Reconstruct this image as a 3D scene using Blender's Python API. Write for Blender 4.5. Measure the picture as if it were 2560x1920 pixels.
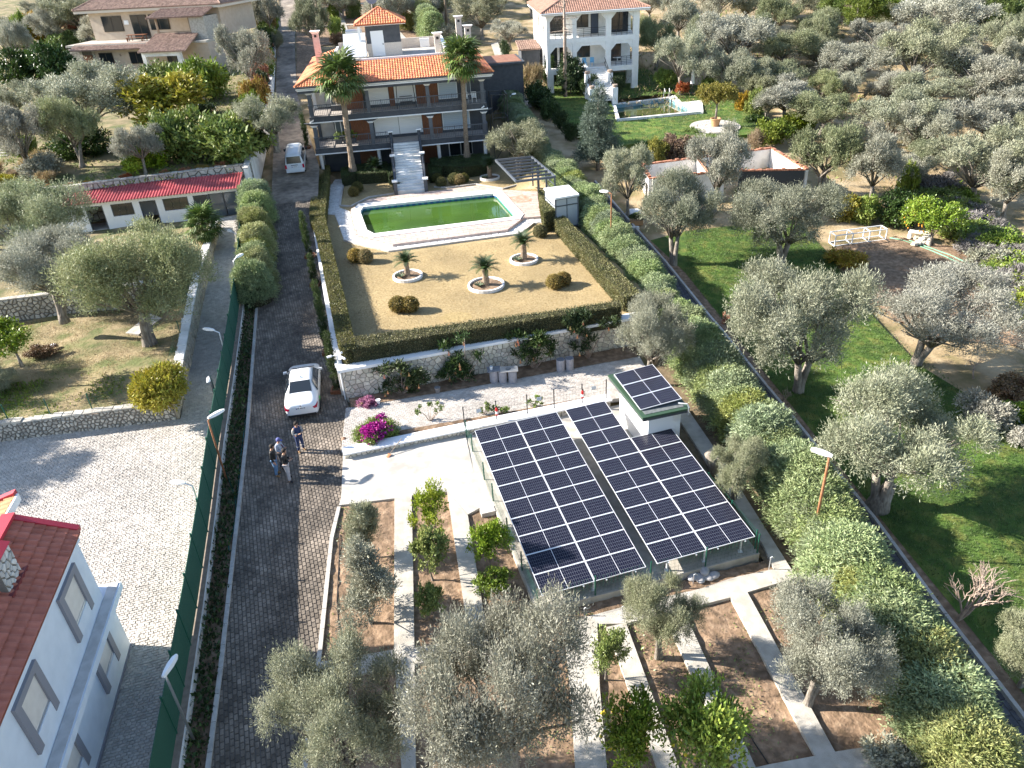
import bpy, bmesh, math, random
import numpy as np
from mathutils import Vector, Matrix
rnd = random.Random(7)
NR = np.random.default_rng(11)
for o in list(bpy.data.objects):
    bpy.data.objects.remove(o)
scn = bpy.context.scene
COL = scn.collection

# ------------------------------------------------------------------ camera
PITCH, ROLL, FPX, CZ = math.radians(30.83), math.radians(-3.58), 1880.0, 22.0
cp, sp, cr, sr = math.cos(PITCH), math.sin(PITCH), math.cos(ROLL), math.sin(ROLL)
FWD = Vector((0, cp, -sp)); UP0 = Vector((0, sp, cp)); RT0 = Vector((1, 0, 0))
RT = RT0 * cr + UP0 * sr
UPV = RT0 * -sr + UP0 * cr
cam_d = bpy.data.cameras.new('camera'); cam = bpy.data.objects.new('camera', cam_d); COL.objects.link(cam)
mw = Matrix.Identity(4)
for i in range(3):
    mw[i][0] = RT[i]; mw[i][1] = UPV[i]; mw[i][2] = -FWD[i]
mw[2][3] = CZ
cam.matrix_world = mw
cam_d.sensor_width = 36; cam_d.lens = 36 * FPX / 2560
cam_d.clip_start = 0.5; cam_d.clip_end = 3000
scn.camera = cam
# ------------------------------------------------------------------ sky and sun
SUN_EL = math.radians(29); SUN_TO = Vector((math.cos(SUN_EL), -0.14 * math.cos(SUN_EL), -math.sin(SUN_EL)))
w = bpy.data.worlds.new('World'); scn.world = w; w.use_nodes = True
nt = w.node_tree; nt.nodes.clear()
sky = nt.nodes.new('ShaderNodeTexSky'); sky.sky_type = 'NISHITA'; sky.sun_disc = False
sky.sun_elevation = SUN_EL
frm = -SUN_TO
sky.sun_rotation = math.atan2(frm.x, frm.y)
sky.air_density = 1.0; sky.dust_density = 0.6; sky.ozone_density = 1.0
bg = nt.nodes.new('ShaderNodeBackground'); bg.inputs[1].default_value = 0.097
wo = nt.nodes.new('ShaderNodeOutputWorld')
nt.links.new(sky.outputs[0], bg.inputs[0]); nt.links.new(bg.outputs[0], wo.inputs[0])
sl = bpy.data.lights.new('sun', 'SUN'); sl.energy = 5.0; sl.angle = math.radians(0.53); sl.color = (1.0, 0.94, 0.85)
sun = bpy.data.objects.new('sun', sl); COL.objects.link(sun)
sun.rotation_euler = SUN_TO.to_track_quat('-Z', 'Y').to_euler(); sun.location = (-60, 20, 60)
scn.view_settings.view_transform = 'Standard'; scn.view_settings.look = 'None'
scn.view_settings.exposure = 1.68; scn.view_settings.gamma = 1.0; scn.view_settings.use_curve_mapping = False
scn.render.engine = 'CYCLES'
scn.cycles.max_bounces = 5; scn.cycles.transparent_max_bounces = 6
scn.cycles.diffuse_bounces = 3; scn.cycles.glossy_bounces = 2; scn.cycles.transmission_bounces = 2

# ------------------------------------------------------------------ survey of the photograph: sight lines to real places
SC = 2560 / 2212
YW = math.radians(14.12); cy_, sy_ = math.cos(YW), math.sin(YW)
RM = np.array([list(RT), list(UPV), list(FWD)])
def Z(zx, zy, ox, oy):                      # spot read in an enlarged crop
    return ((ox + zx / 3.0722) / SC, (oy + zy / 3.0722) / SC)
def ray(q):
    return np.array([(q[0] * SC - 1280) / FPX, -(q[1] * SC - 960) / FPX, 1.0]) @ RM
def P(q, z):
    d = ray(q); k = (z - CZ) / d[2]
    return Vector((d[0] * k, d[1] * k, z))
def uv(p): return (p[0] * cy_ + p[1] * sy_, -p[0] * sy_ + p[1] * cy_)
def U(u, v, z=0.0): return Vector((u * cy_ - v * sy_, u * sy_ + v * cy_, z))
TV = [-400, -60, 0, 20, 30, 38, 50, 60, 70, 80, 90, 120, 160, 300, 600]
TZ = [-8, -3, -.4, 0, .2, .6, 1.7, 2.7, 3.8, 4.9, 6.0, 9.4, 14.2, 31, 60]
def T(x, y): return np.interp(-x * sy_ + y * cy_, TV, TZ)          # natural slope
def TU(x, y): return np.interp(-x * sy_ + y * cy_, [40, 66, 90, 120, 160, 300], [5.0, 5.85, 7.5, 9.5, 14.3, 31])   # garden above the shed
KS = np.linspace(8, 420, 3300)
def G(q, dz=0.0, zf=T):
    d = ray(q); Pp = d[None] * KS[:, None]
    h = Pp[:, 2] + CZ - zf(Pp[:, 0], Pp[:, 1]) - dz
    i = int(np.argmax(h < 0))
    if i == 0: i = len(KS) - 1
    a, b = h[i - 1], -h[i]
    k = KS[i - 1] + (KS[i] - KS[i - 1]) * (a / (a + b) if a + b else 0)
    p = d * k
    return Vector((p[0], p[1], p[2] + CZ))
def depth(p): return (Vector(p) - Vector((0, 0, CZ))).dot(FWD)
def ppm(p): return FPX / SC / depth(p)      # survey pixels per metre at p

# ------------------------------------------------------------------ materials
MATS = {}
def M(name, c1, c2=None, scale=6.0, rough=.7, bump=0, bscale=40, isl=0.0, metal=0, spec=.4, big=.0, bigscale=.25, hue=0.0, c3=None, detail=5, trans=0, stretch=None, coat=0, thr=(.35,.65)):
    if name in MATS: return MATS[name]
    m = bpy.data.materials.new(name); m.use_nodes = True; n = m.node_tree; N = n.nodes; Lk = n.links
    b = N['Principled BSDF']
    b.inputs['Roughness'].default_value = rough; b.inputs['Metallic'].default_value = metal
    b.inputs['Specular IOR Level'].default_value = spec
    if coat: b.inputs['Coat Weight'].default_value = coat; b.inputs['Coat Roughness'].default_value = .08
    tc = N.new('ShaderNodeTexCoord'); src = tc.outputs['Object']
    if stretch:
        mp = N.new('ShaderNodeMapping'); mp.inputs['Scale'].default_value = stretch
        Lk.new(src, mp.inputs[0]); src = mp.outputs[0]
    col = None
    if c2 is not None:
        t = N.new('ShaderNodeTexNoise'); t.inputs['Scale'].default_value = scale; t.inputs['Detail'].default_value = detail
        Lk.new(src, t.inputs['Vector'])
        r = N.new('ShaderNodeValToRGB'); e = r.color_ramp.elements
        e[0].position = thr[0]; e[0].color = (*c1, 1); e[1].position = thr[1]; e[1].color = (*c2, 1)
        if c3 is not None:
            k = e.new((thr[0] + thr[1]) / 2); k.color = (*c3, 1)
        Lk.new(t.outputs[0], r.inputs[0]); col = r.outputs[0]
    else:
        rgb = N.new('ShaderNodeRGB'); rgb.outputs[0].default_value = (*c1, 1); col = rgb.outputs[0]
    val = None
    if isl or hue:
        g = N.new('ShaderNodeNewGeometry'); oi = N.new('ShaderNodeObjectInfo')
        ad = N.new('ShaderNodeMath'); ad.operation = 'ADD'; Lk.new(g.outputs['Random Per Island'], ad.inputs[0]); Lk.new(oi.outputs['Random'], ad.inputs[1])
        fr = N.new('ShaderNodeMath'); fr.operation = 'FRACT'; Lk.new(ad.outputs[0], fr.inputs[0])
        hs = N.new('ShaderNodeHueSaturation')
        mr = N.new('ShaderNodeMapRange'); mr.inputs['To Min'].default_value = 1 - isl; mr.inputs['To Max'].default_value = 1 + isl
        Lk.new(fr.outputs[0], mr.inputs[0]); Lk.new(mr.outputs[0], hs.inputs['Value'])
        if hue:
            m2 = N.new('ShaderNodeMapRange'); m2.inputs['To Min'].default_value = .5 - hue; m2.inputs['To Max'].default_value = .5 + hue
            x = N.new('ShaderNodeMath'); x.operation = 'MULTIPLY'; x.inputs[1].default_value = 7.31; Lk.new(fr.outputs[0], x.inputs[0])
            f2 = N.new('ShaderNodeMath'); f2.operation = 'FRACT'; Lk.new(x.outputs[0], f2.inputs[0])
            Lk.new(f2.outputs[0], m2.inputs[0]); Lk.new(m2.outputs[0], hs.inputs['Hue'])
        Lk.new(col, hs.inputs['Color']); col = hs.outputs[0]
    if big:
        t2 = N.new('ShaderNodeTexNoise'); t2.inputs['Scale'].default_value = bigscale; t2.inputs['Detail'].default_value = 3
        Lk.new(tc.outputs['Object'], t2.inputs['Vector'])
        mr = N.new('ShaderNodeMapRange'); mr.inputs['From Min'].default_value = .3; mr.inputs['From Max'].default_value = .7
        mr.inputs['To Min'].default_value = 1 - big; mr.inputs['To Max'].default_value = 1 + big
        Lk.new(t2.outputs[0], mr.inputs[0])
        hs = N.new('ShaderNodeHueSaturation'); Lk.new(mr.outputs[0], hs.inputs['Value']); Lk.new(col, hs.inputs['Color']); col = hs.outputs[0]
    if trans:                                # plant to plant variation
        o2 = N.new('ShaderNodeObjectInfo'); h2 = N.new('ShaderNodeHueSaturation'); Lk.new(col, h2.inputs['Color'])
        for k, (lo, hi) in {'Value': (.82, 1.16), 'Hue': (.489, .511), 'Saturation': (.78, 1.08)}.items():
            mu = N.new('ShaderNodeMath'); mu.operation = 'MULTIPLY'; mu.inputs[1].default_value = {'Value': 1, 'Hue': 13.7, 'Saturation': 29.3}[k]; Lk.new(o2.outputs['Random'], mu.inputs[0])
            fq = N.new('ShaderNodeMath'); fq.operation = 'FRACT'; Lk.new(mu.outputs[0], fq.inputs[0])
            mq = N.new('ShaderNodeMapRange'); mq.inputs['To Min'].default_value = lo; mq.inputs['To Max'].default_value = hi; Lk.new(fq.outputs[0], mq.inputs[0]); Lk.new(mq.outputs[0], h2.inputs[k])
        col = h2.outputs[0]
    Lk.new(col, b.inputs['Base Color'])
    if bump:
        t3 = N.new('ShaderNodeTexNoise'); t3.inputs['Scale'].default_value = bscale; t3.inputs['Detail'].default_value = 4
        Lk.new(src, t3.inputs['Vector'])
        bp = N.new('ShaderNodeBump'); bp.inputs['Strength'].default_value = min(1, bump); bp.inputs['Distance'].default_value = .03 * max(1, bump)
        Lk.new(t3.outputs[0], bp.inputs['Height']); Lk.new(bp.outputs[0], b.inputs['Normal'])
    if trans:
        tl = N.new('ShaderNodeBsdfTranslucent'); Lk.new(col, tl.inputs[0])
        mx = N.new('ShaderNodeMixShader'); mx.inputs[0].default_value = trans
        Lk.new(b.outputs[0], mx.inputs[1]); Lk.new(tl.outputs[0], mx.inputs[2])
        Lk.new(mx.outputs[0], N['Material Output'].inputs['Surface'])
    MATS[name] = m
    return m

soil = M('soil', (.15, .10, .06), (.29, .20, .13), 3.5, .95, 1.8, 7, big=.28, bigscale=.5, c3=(.215, .14, .088))
dry = M('dry_ground', (.17, .14, .06), (.40, .31, .19), .55, .95, 1.5, 5, big=.2, c3=(.30, .22, .12))
dryl = M('dry_garden_ground', (.10, .115, .035), (.29, .225, .125), .7, .95, 1.8, 6, big=.25, c3=(.20, .165, .08))
straw = M('dormant_turf', (.31, .225, .105), (.42, .32, .17), 7, .95, 1.2, 60, big=.17, bigscale=.33)
turf = M('green_turf', (.05, .10, .014), (.15, .17, .035), 1.3, .9, 1.5, 45, big=.35, bigscale=.35, c3=(.075, .135, .018))
concrete = M('concrete', (.38, .355, .315), (.52, .49, .445), 1.6, .9, .5, 50, big=.1, bigscale=.4)
conc_path = M('path_concrete', (.37, .34, .29), (.49, .455, .40), 2.5, .9, .6, 40, big=.12, bigscale=.5)
render_w = M('white_render', (.80, .79, .76), (.86, .85, .83), 2, .8, .3, 60, big=.05, bigscale=.5)
white_p = M('white_paint', (.82, .82, .82), rough=.45)
white_dirty = M('weathered_white', (.62, .60, .56), (.82, .80, .77), 1.1, .85, .4, 40, big=.1)
charcoal = M('charcoal_render', (.055, .06, .07), (.075, .08, .09), 3, .7, .2, 60)
grey_metal = M('grey_metal', (.11, .125, .15), rough=.45, metal=.3)
steel = M('galvanised_steel', (.55, .57, .6), rough=.35, metal=.7)
alu = M('aluminium', (.80, .81, .83), rough=.35, metal=.35)
green_metal = M('green_fence_paint', (.012, .085, .055), rough=.4)
green_net = M('green_shade_net', (.02, .085, .055), (.03, .115, .078), 30, .8, .4, 90)
rust = M('rusty_steel', (.30, .12, .05), (.40, .19, .10), 8, .8)
wood_brown = M('brown_timber', (.16, .058, .026), (.23, .09, .042), 4, .6, .3, 30, stretch=(8, 8, 1))
wood_grey = M('weathered_timber', (.22, .16, .11), (.34, .27, .2), 4, .85, .4, 30, stretch=(6, 6, 1))
glass_d = M('dark_glass', (.02, .025, .03), rough=.08, spec=.8)
glass_g = M('grey_glass', (.10, .125, .15), rough=.12, spec=.7)
black = M('black_plastic', (.02, .02, .022), rough=.5)
rubber = M('rubber', (.018, .018, .018), rough=.85)
red_p = M('red_paint', (.55, .02, .02), rough=.35)
blue_p = M('blue_plastic', (.03, .22, .45), rough=.4)
tile_o = M('orange_roof_tile', (.55, .17, .07), (.68, .28, .14), 3, .75, .3, 30, isl=.16, hue=.012)
tile_b = M('shaded_roof_tile', (.34, .105, .065), (.42, .145, .095), 3, .7, .3, 30, isl=.12)  # slope turned from the sun, its shade put into a darker tile colour
tile_o2 = M('sunlit_roof_tile', (.50, .18, .07), (.58, .24, .10), 3, .7, .3, 30, isl=.12)  # sunlit second roof, the light put into a brighter tile colour
tile_g = M('weathered_roof_tile', (.22, .14, .105), (.34, .23, .18), 3, .85, .4, 20, isl=.25)
tile_m = M('brown_roof_tile', (.27, .15, .105), (.36, .21, .155), 3, .8, .3, 20, isl=.15)
tin_red = M('red_corrugated_sheet', (.34, .06, .068), (.44, .10, .105), 2.2, .6, big=.25, bigscale=.6)
flash_red = M('red_flashing', (.42, .03, .05), rough=.5)
mortar_w = M('pale_mortar', (.27, .24, .19), (.34, .31, .26), 6, .95, .4, 60)
stone_w = M('cream_wall_stone', (.54, .48, .38), (.68, .63, .54), 5, .9, .5, 35, isl=.2, hue=.018)
mortar_d = M('dark_mortar', (.13, .12, .105), (.19, .175, .15), 6, .95, .5, 40)
stone_g = M('grey_field_stone', (.36, .335, .295), (.52, .49, .43), 4, .92, .7, 25, isl=.22)
paver_m = M('road_paver', (.135, .11, .086), (.22, .182, .145), 2.2, .85, .5, 40, isl=.28, big=.45, bigscale=.5)
paver_j = M('road_joint', (.085, .076, .066), (.12, .107, .095), 3, .95)
paver_l = M('light_paver', (.44, .40, .36), (.55, .51, .465), 3, .88, .4, 40, isl=.12, big=.1)
sett_m = M('granite_sett', (.41, .375, .335), (.52, .48, .435), 3, .85, .5, 35, isl=.12, big=.14, bigscale=.25)
sett_j = M('sett_joint', (.35, .32, .28), (.44, .40, .355), 4, .95)
deck_pink = M('pink_deck_stone', (.44, .335, .285), (.54, .43, .375), 3, .8, .3, 30, isl=.1, big=.08)
slab_w = M('white_slate_slab', (.56, .54, .51), (.72, .70, .67), 4, .85, .6, 25, isl=.14)
kerb_m = M('kerb_concrete', (.42, .39, .35), (.52, .49, .45), 4, .9, .4, 40, isl=.1)
dark_path = M('dark_pavers', (.085, .085, .095), (.13, .13, .14), 3, .85, .4, 40, isl=.2)
bark_o = M('olive_bark', (.15, .125, .10), (.29, .255, .215), 9, .95, 1.2, 18, stretch=(1, 1, .4))
bark_p = M('palm_bark', (.19, .135, .09), (.33, .255, .185), 7, .95, 1.2, 14, stretch=(1, 1, 3))
bark_d = M('dead_twigs', (.26, .19, .15), (.40, .32, .26), 6, .95)
bark_r = M('red_twigs', (.30, .12, .075), (.40, .18, .11), 6, .95)
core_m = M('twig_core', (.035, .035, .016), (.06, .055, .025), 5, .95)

def leaf(name, a, b, isl=.28, hue=.018, trans=.22, rough=.55):
    return M(name, a, b, .9, rough, isl=isl, hue=hue, trans=trans, spec=.35, detail=3)
L_olive = leaf('olive_leaf', (.225, .24, .14), (.33, .335, .225))
L_olive2 = leaf('olive_leaf_silver', (.28, .28, .205), (.40, .395, .31))
L_olive3 = leaf('olive_leaf_green', (.185, .215, .095), (.28, .30, .16))
L_con = leaf('conifer_frond', (.225, .29, .105), (.325, .385, .17))
L_con2 = leaf('conifer_frond_blue', (.21, .265, .125), (.305, .36, .195))
L_con3 = leaf('conifer_frond_gold', (.25, .285, .075), (.36, .37, .13))
L_box = leaf('clipped_leaf', (.11, .115, .03), (.185, .165, .055), isl=.35)
L_boxg = leaf('clipped_leaf_green', (.04, .07, .018), (.075, .115, .03), isl=.3)
L_ball = leaf('tan_clipped_leaf', (.24, .165, .04), (.32, .235, .07), isl=.3)
L_cit = leaf('citrus_leaf', (.12, .185, .022), (.22, .29, .045), isl=.35, rough=.4)
L_yel = leaf('yellow_leaf', (.23, .225, .02), (.36, .32, .04), isl=.3)
L_lime = leaf('lime_leaf', (.16, .23, .02), (.28, .33, .05), isl=.3)
L_gold = leaf('autumn_leaf', (.28, .19, .02), (.38, .26, .03), isl=.35, hue=.03)
L_orange = leaf('orange_red_leaf', (.34, .10, .03), (.45, .17, .05), isl=.3)
L_dark = leaf('dark_leaf', (.03, .06, .015), (.06, .10, .025), isl=.35, rough=.4)
L_pine = leaf('pine_needle', (.10, .15, .022), (.19, .235, .04), isl=.3)
L_mag = leaf('magenta_bract', (.32, .03, .22), (.45, .07, .33), isl=.3)
L_pink = leaf('pink_flower', (.34, .10, .20), (.45, .16, .27), isl=.3)
L_palm = leaf('palm_blade', (.055, .10, .02), (.11, .165, .035), isl=.25)
L_cyc = leaf('cycad_leaflet', (.03, .065, .02), (.06, .10, .03), isl=.3, trans=.1)
L_grass = leaf('grass_blade', (.06, .115, .014), (.13, .17, .03), isl=.35)
L_straw = leaf('straw_blade', (.30, .22, .11), (.42, .32, .17), isl=.3)

# ------------------------------------------------------------------ mesh helpers
ORG = {}
def props(o, label=None, cat=None, group=None, kind=None):
    if label: o['label'] = label
    if cat: o['category'] = cat
    if group: o['group'] = group
    if kind: o['kind'] = kind
    return o
def thing(name, label, cat, loc, group=None, rz=0.0):
    o = bpy.data.objects.new(name, None); COL.objects.link(o); o.empty_display_size = .2
    o.location = loc; o.rotation_euler = (0, 0, rz)
    ORG[o.name] = Vector(loc)
    return props(o, label, cat, group)
def link(name, me, mat, parent=None, loc=None, kind=None, label=None):
    o = bpy.data.objects.new(name, me); COL.objects.link(o)
    for m in (mat if isinstance(mat, (list, tuple)) else [mat]):
        if len(me.materials) < (len(mat) if isinstance(mat, (list, tuple)) else 1): me.materials.append(m)
    if parent is not None: o.parent = parent; ORG[o.name] = ORG.get(parent.name, Vector()).copy()
    if loc is not None: o.location = loc; 
    if kind: o['kind'] = kind
    if label: o['label'] = label
    return o
class MB:
    def __init__(s): s.v = []; s.f = []; s.mi = []
    def add(s, vs, fs, mi=0):
        o = len(s.v); s.v += [tuple(p) for p in vs]; s.f += [tuple(i + o for i in f) for f in fs]; s.mi += [mi] * len(fs); return s
    def hexa(s, b, t, mi=0):
        n = len(b)
        fs = [tuple(range(n - 1, -1, -1)), tuple(range(n, 2 * n))] + [(i, (i + 1) % n, n + (i + 1) % n, n + i) for i in range(n)]
        return s.add(list(b) + list(t), fs, mi)
    def box(s, x0, y0, z0, x1, y1, z1, mi=0):
        b = [(x0, y0, z0), (x1, y0, z0), (x1, y1, z0), (x0, y1, z0)]; t = [(p[0], p[1], z1) for p in b]
        return s.hexa(b, t, mi)
    def beam(s, a, b, w, h, mi=0, up=Vector((0, 0, 1))):
        a, b = Vector(a), Vector(b); d = (b - a).normalized()
        sd = d.cross(up)
        if sd.length < 1e-4: sd = Vector((1, 0, 0))
        sd.normalize(); u = sd.cross(d).normalized(); sd *= w / 2; u *= h / 2
        return s.hexa([a - sd - u, a + sd - u, a + sd + u, a - sd + u], [b - sd - u, b + sd - u, b + sd + u, b - sd + u], mi)
    def prism(s, poly, z0, z1, mi=0):
        f0 = z0 if callable(z0) else (lambda x, y: z0); f1 = z1 if callable(z1) else (lambda x, y: z1)
        return s.hexa([(p[0], p[1], f0(p[0], p[1])) for p in poly], [(p[0], p[1], f1(p[0], p[1])) for p in poly], mi)
    def tube(s, pts, r, n=7, mi=0, cap=True):
        pts = [Vector(p) for p in pts]; m = len(pts)
        if not isinstance(r, (list, tuple)): r = [r] * m
        o = len(s.v); vs = []; ref = None
        for i, p in enumerate(pts):
            d = (pts[min(i + 1, m - 1)] - pts[max(i - 1, 0)])
            if d.length < 1e-6: d = Vector((0, 0, 1))
            d.normalize()
            if ref is None:
                ref = d.cross(Vector((0.3, 1, 0.2)))
                if ref.length < .1: ref = d.cross(Vector((1, 0, 0)))
            ref = (ref - d * ref.dot(d)).normalized(); e = d.cross(ref)
            for k in range(n):
                a = 2 * math.pi * k / n
                vs.append(p + (ref * math.cos(a) + e * math.sin(a)) * r[i])
        fs = [(i * n + k, i * n + (k + 1) % n, (i + 1) * n + (k + 1) % n, (i + 1) * n + k) for i in range(m - 1) for k in range(n)]
        if cap: fs += [tuple(range(n - 1, -1, -1)), tuple((m - 1) * n + k for k in range(n))]
        return s.add(vs, fs, mi)
    def lathe(s, prof, c=(0, 0, 0), n=16, mi=0, caps=True):
        vs = []
        for r, z in prof:
            for k in range(n):
                a = 2 * math.pi * k / n; vs.append((c[0] + r * math.cos(a), c[1] + r * math.sin(a), c[2] + z))
        m = len(prof)
        fs = [(i * n + k, i * n + (k + 1) % n, (i + 1) * n + (k + 1) % n, (i + 1) * n + k) for i in range(m - 1) for k in range(n)]
        if caps: fs += [tuple(range(n - 1, -1, -1)), tuple((m - 1) * n + k for k in range(n))]
        return s.add(vs, fs, mi)
    def quad(s, a, b, c, d, mi=0): return s.add([a, b, c, d], [(0, 1, 2, 3)], mi)
    def mesh(s, name, org=None, smooth=False):
        me = bpy.data.meshes.new(name)
        vs = s.v if org is None else [(p[0] - org[0], p[1] - org[1], p[2] - org[2]) for p in s.v]
        me.from_pydata(vs, [], s.f)
        if any(s.mi): me.polygons.foreach_set('material_index', s.mi)
        if smooth: me.polygons.foreach_set('use_smooth', [True] * len(me.polygons))
        me.update(); return me
    def build(s, name, mat, parent=None, smooth=False, kind=None, label=None, local=False):
        """world coordinates unless local; a child is measured from its thing's base"""
        if parent is not None:
            org = None if local else ORG.get(parent.name, Vector())
            return link(name, s.mesh(name, org, smooth), mat, parent, None, kind, label)
        a = np.array(s.v); c = Vector(((a[:, 0].min() + a[:, 0].max()) / 2, (a[:, 1].min() + a[:, 1].max()) / 2, a[:, 2].min()))
        if kind == 'structure': c = Vector((0, 0, 0))
        o = link(name, s.mesh(name, c, smooth), mat, None, c, kind, label); ORG[o.name] = c
        return o
def bevel(o, wd=.02, seg=2):
    b = o.modifiers.new('bevel', 'BEVEL'); b.width = wd; b.segments = seg; b.limit_method = 'ANGLE'; b.angle_limit = .6
    return o
def copy_tree(o, parent=None):
    c = o.copy(); COL.objects.link(c)
    if parent is not None: c.parent = parent
    for ch in o.children: copy_tree(ch, c)
    return c
def fastmesh(name, V, k=4):
    n = len(V) // k; me = bpy.data.meshes.new(name)
    me.vertices.add(len(V)); me.vertices.foreach_set('co', np.asarray(V, np.float32).ravel())
    me.loops.add(len(V)); me.loops.foreach_set('vertex_index', np.arange(len(V), dtype=np.int32))
    me.polygons.add(n); me.polygons.foreach_set('loop_start', np.arange(0, len(V), k, dtype=np.int32))
    me.update(calc_edges=True); return me

# polygon tools (xy)
def inside(p, poly):
    x, y = p[0], p[1]; c = False; n = len(poly)
    for i in range(n):
        x1, y1 = poly[i][0], poly[i][1]; x2, y2 = poly[i - 1][0], poly[i - 1][1]
        if (y1 > y) != (y2 > y) and x < (x2 - x1) * (y - y1) / (y2 - y1) + x1: c = not c
    return c
def clip_half(poly, a, b, c):               # keep a*x+b*y<=c
    out = []; n = len(poly)
    for i in range(n):
        p, q = poly[i], poly[(i + 1) % n]; dp, dq = a * p[0] + b * p[1] - c, a * q[0] + b * q[1] - c
        if dp <= 0: out.append(p)
        if (dp < 0 < dq) or (dq < 0 < dp):
            t = dp / (dp - dq); out.append((p[0] + (q[0] - p[0]) * t, p[1] + (q[1] - p[1]) * t))
    return out
def clip_rect(poly, x0, y0, x1, y1):
    for a, b, c in ((-1, 0, -x0), (1, 0, x1), (0, -1, -y0), (0, 1, y1)):
        poly = clip_half(poly, a, b, c)
        if len(poly) < 3: return []
    return poly
def area(p): return sum(p[i - 1][0] * p[i][1] - p[i][0] * p[i - 1][1] for i in range(len(p))) / 2
def ccw(p): p = [(q[0], q[1]) for q in p]; return p if area(p) > 0 else p[::-1]
def clean(p, e=.015):
    out = []
    for q in p:
        if not out or math.hypot(q[0] - out[-1][0], q[1] - out[-1][1]) > e: out.append(q)
    if len(out) > 1 and math.hypot(out[0][0] - out[-1][0], out[0][1] - out[-1][1]) < e: out.pop()
    return out
def shrink(p, g):                            # inset a convex ccw polygon
    q = list(p); n = len(p); c = (sum(v[0] for v in p) / n, sum(v[1] for v in p) / n)
    for i in range(n):
        a, b = p[i], p[(i + 1) % n]; dx, dy = b[0] - a[0], b[1] - a[1]; l = math.hypot(dx, dy)
        if l < 1e-5: continue
        nx, ny = dy / l, -dx / l
        q = clip_half(q, nx, ny, nx * a[0] + ny * a[1] - g)
        if len(q) < 3: return []
    return q
def drape(name, poly, mat, zf=T, off=.03, cell=1.5, kind='structure', skirt=0.0, rough=0.0, hole=None):
    """a ground sheet cut to an outline and laid on the slope"""
    poly = ccw(poly); xs = [p[0] for p in poly]; ys = [p[1] for p in poly]
    V, F, idx = [], [], {}
    def vid(x, y):
        k = (round(x, 3), round(y, 3))
        if k not in idx:
            idx[k] = len(V); V.append((x, y, float(zf(x, y)) + off + (rnd.uniform(-rough, rough) if rough else 0)))
        return idx[k]
    for i in range(int(math.floor(min(xs) / cell)), int(math.ceil(max(xs) / cell))):
        for j in range(int(math.floor(min(ys) / cell)), int(math.ceil(max(ys) / cell))):
            c = clean(clip_rect(poly, i * cell, j * cell, (i + 1) * cell, (j + 1) * cell), .002)
            if hole and inside(((i + .5) * cell, (j + .5) * cell), hole): continue
            if len(c) >= 3 and abs(area(c)) > 1e-4:
                f = [vid(*p) for p in c]
                if len(set(f)) == len(f): F.append(f)
    mb = MB(); mb.v = V; mb.f = [tuple(f) for f in F]; mb.mi = [0] * len(F)
    if skirt:
        n = len(poly)
        for i in range(n):
            a, b = poly[i], poly[(i + 1) % n]; L = math.hypot(b[0] - a[0], b[1] - a[1]); k = max(1, int(L / cell))
            for t in range(k):
                p = (a[0] + (b[0] - a[0]) * t / k, a[1] + (b[1] - a[1]) * t / k); q = (a[0] + (b[0] - a[0]) * (t + 1) / k, a[1] + (b[1] - a[1]) * (t + 1) / k)
                z1, z2 = float(zf(*p)) + off, float(zf(*q)) + off
                mb.add([(p[0], p[1], z1 - skirt), (q[0], q[1], z2 - skirt), (q[0], q[1], z2), (p[0], p[1], z1)], [(0, 1, 2, 3)])
    return mb.build(name, mat, kind=kind)
def pieces(parent, name, polys, mat, zf, base, thick, gap, maxn=300, jit=.004, edge=.008, stuff=None):
    """lay flat pieces (convex outlines); the nearest ones single, the rest joined"""
    items = []
    for p in polys:
        p = clean(shrink(ccw(p), gap / 2), .01)
        if len(p) < 3 or abs(area(p)) < .0008: continue
        c = (sum(q[0] for q in p) / len(p), sum(q[1] for q in p) / len(p)); items.append((math.hypot(c[0], c[1]), c, p))
    items.sort(key=lambda t: t[0])
    rest = MB()
    for k, (d, c, p) in enumerate(items):
        t = thick + rnd.uniform(-jit, jit)
        top = clean(shrink(p, edge), .004) or p
        if len(top) != len(p): top = p
        b = [(q[0], q[1], float(zf(q[0], q[1])) + base) for q in p]; tp = [(q[0], q[1], float(zf(q[0], q[1])) + base + t) for q in top]
        n = len(p); mb = rest if k >= maxn else MB()
        mb.add(b + tp, [tuple(range(n, 2 * n))] + [(i, (i + 1) % n, n + (i + 1) % n, n + i) for i in range(n)])
        if k < maxn: mb.build(name, mat, parent)
    if rest.v: rest.build(stuff or name + 's', mat, parent, kind='stuff')
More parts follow.
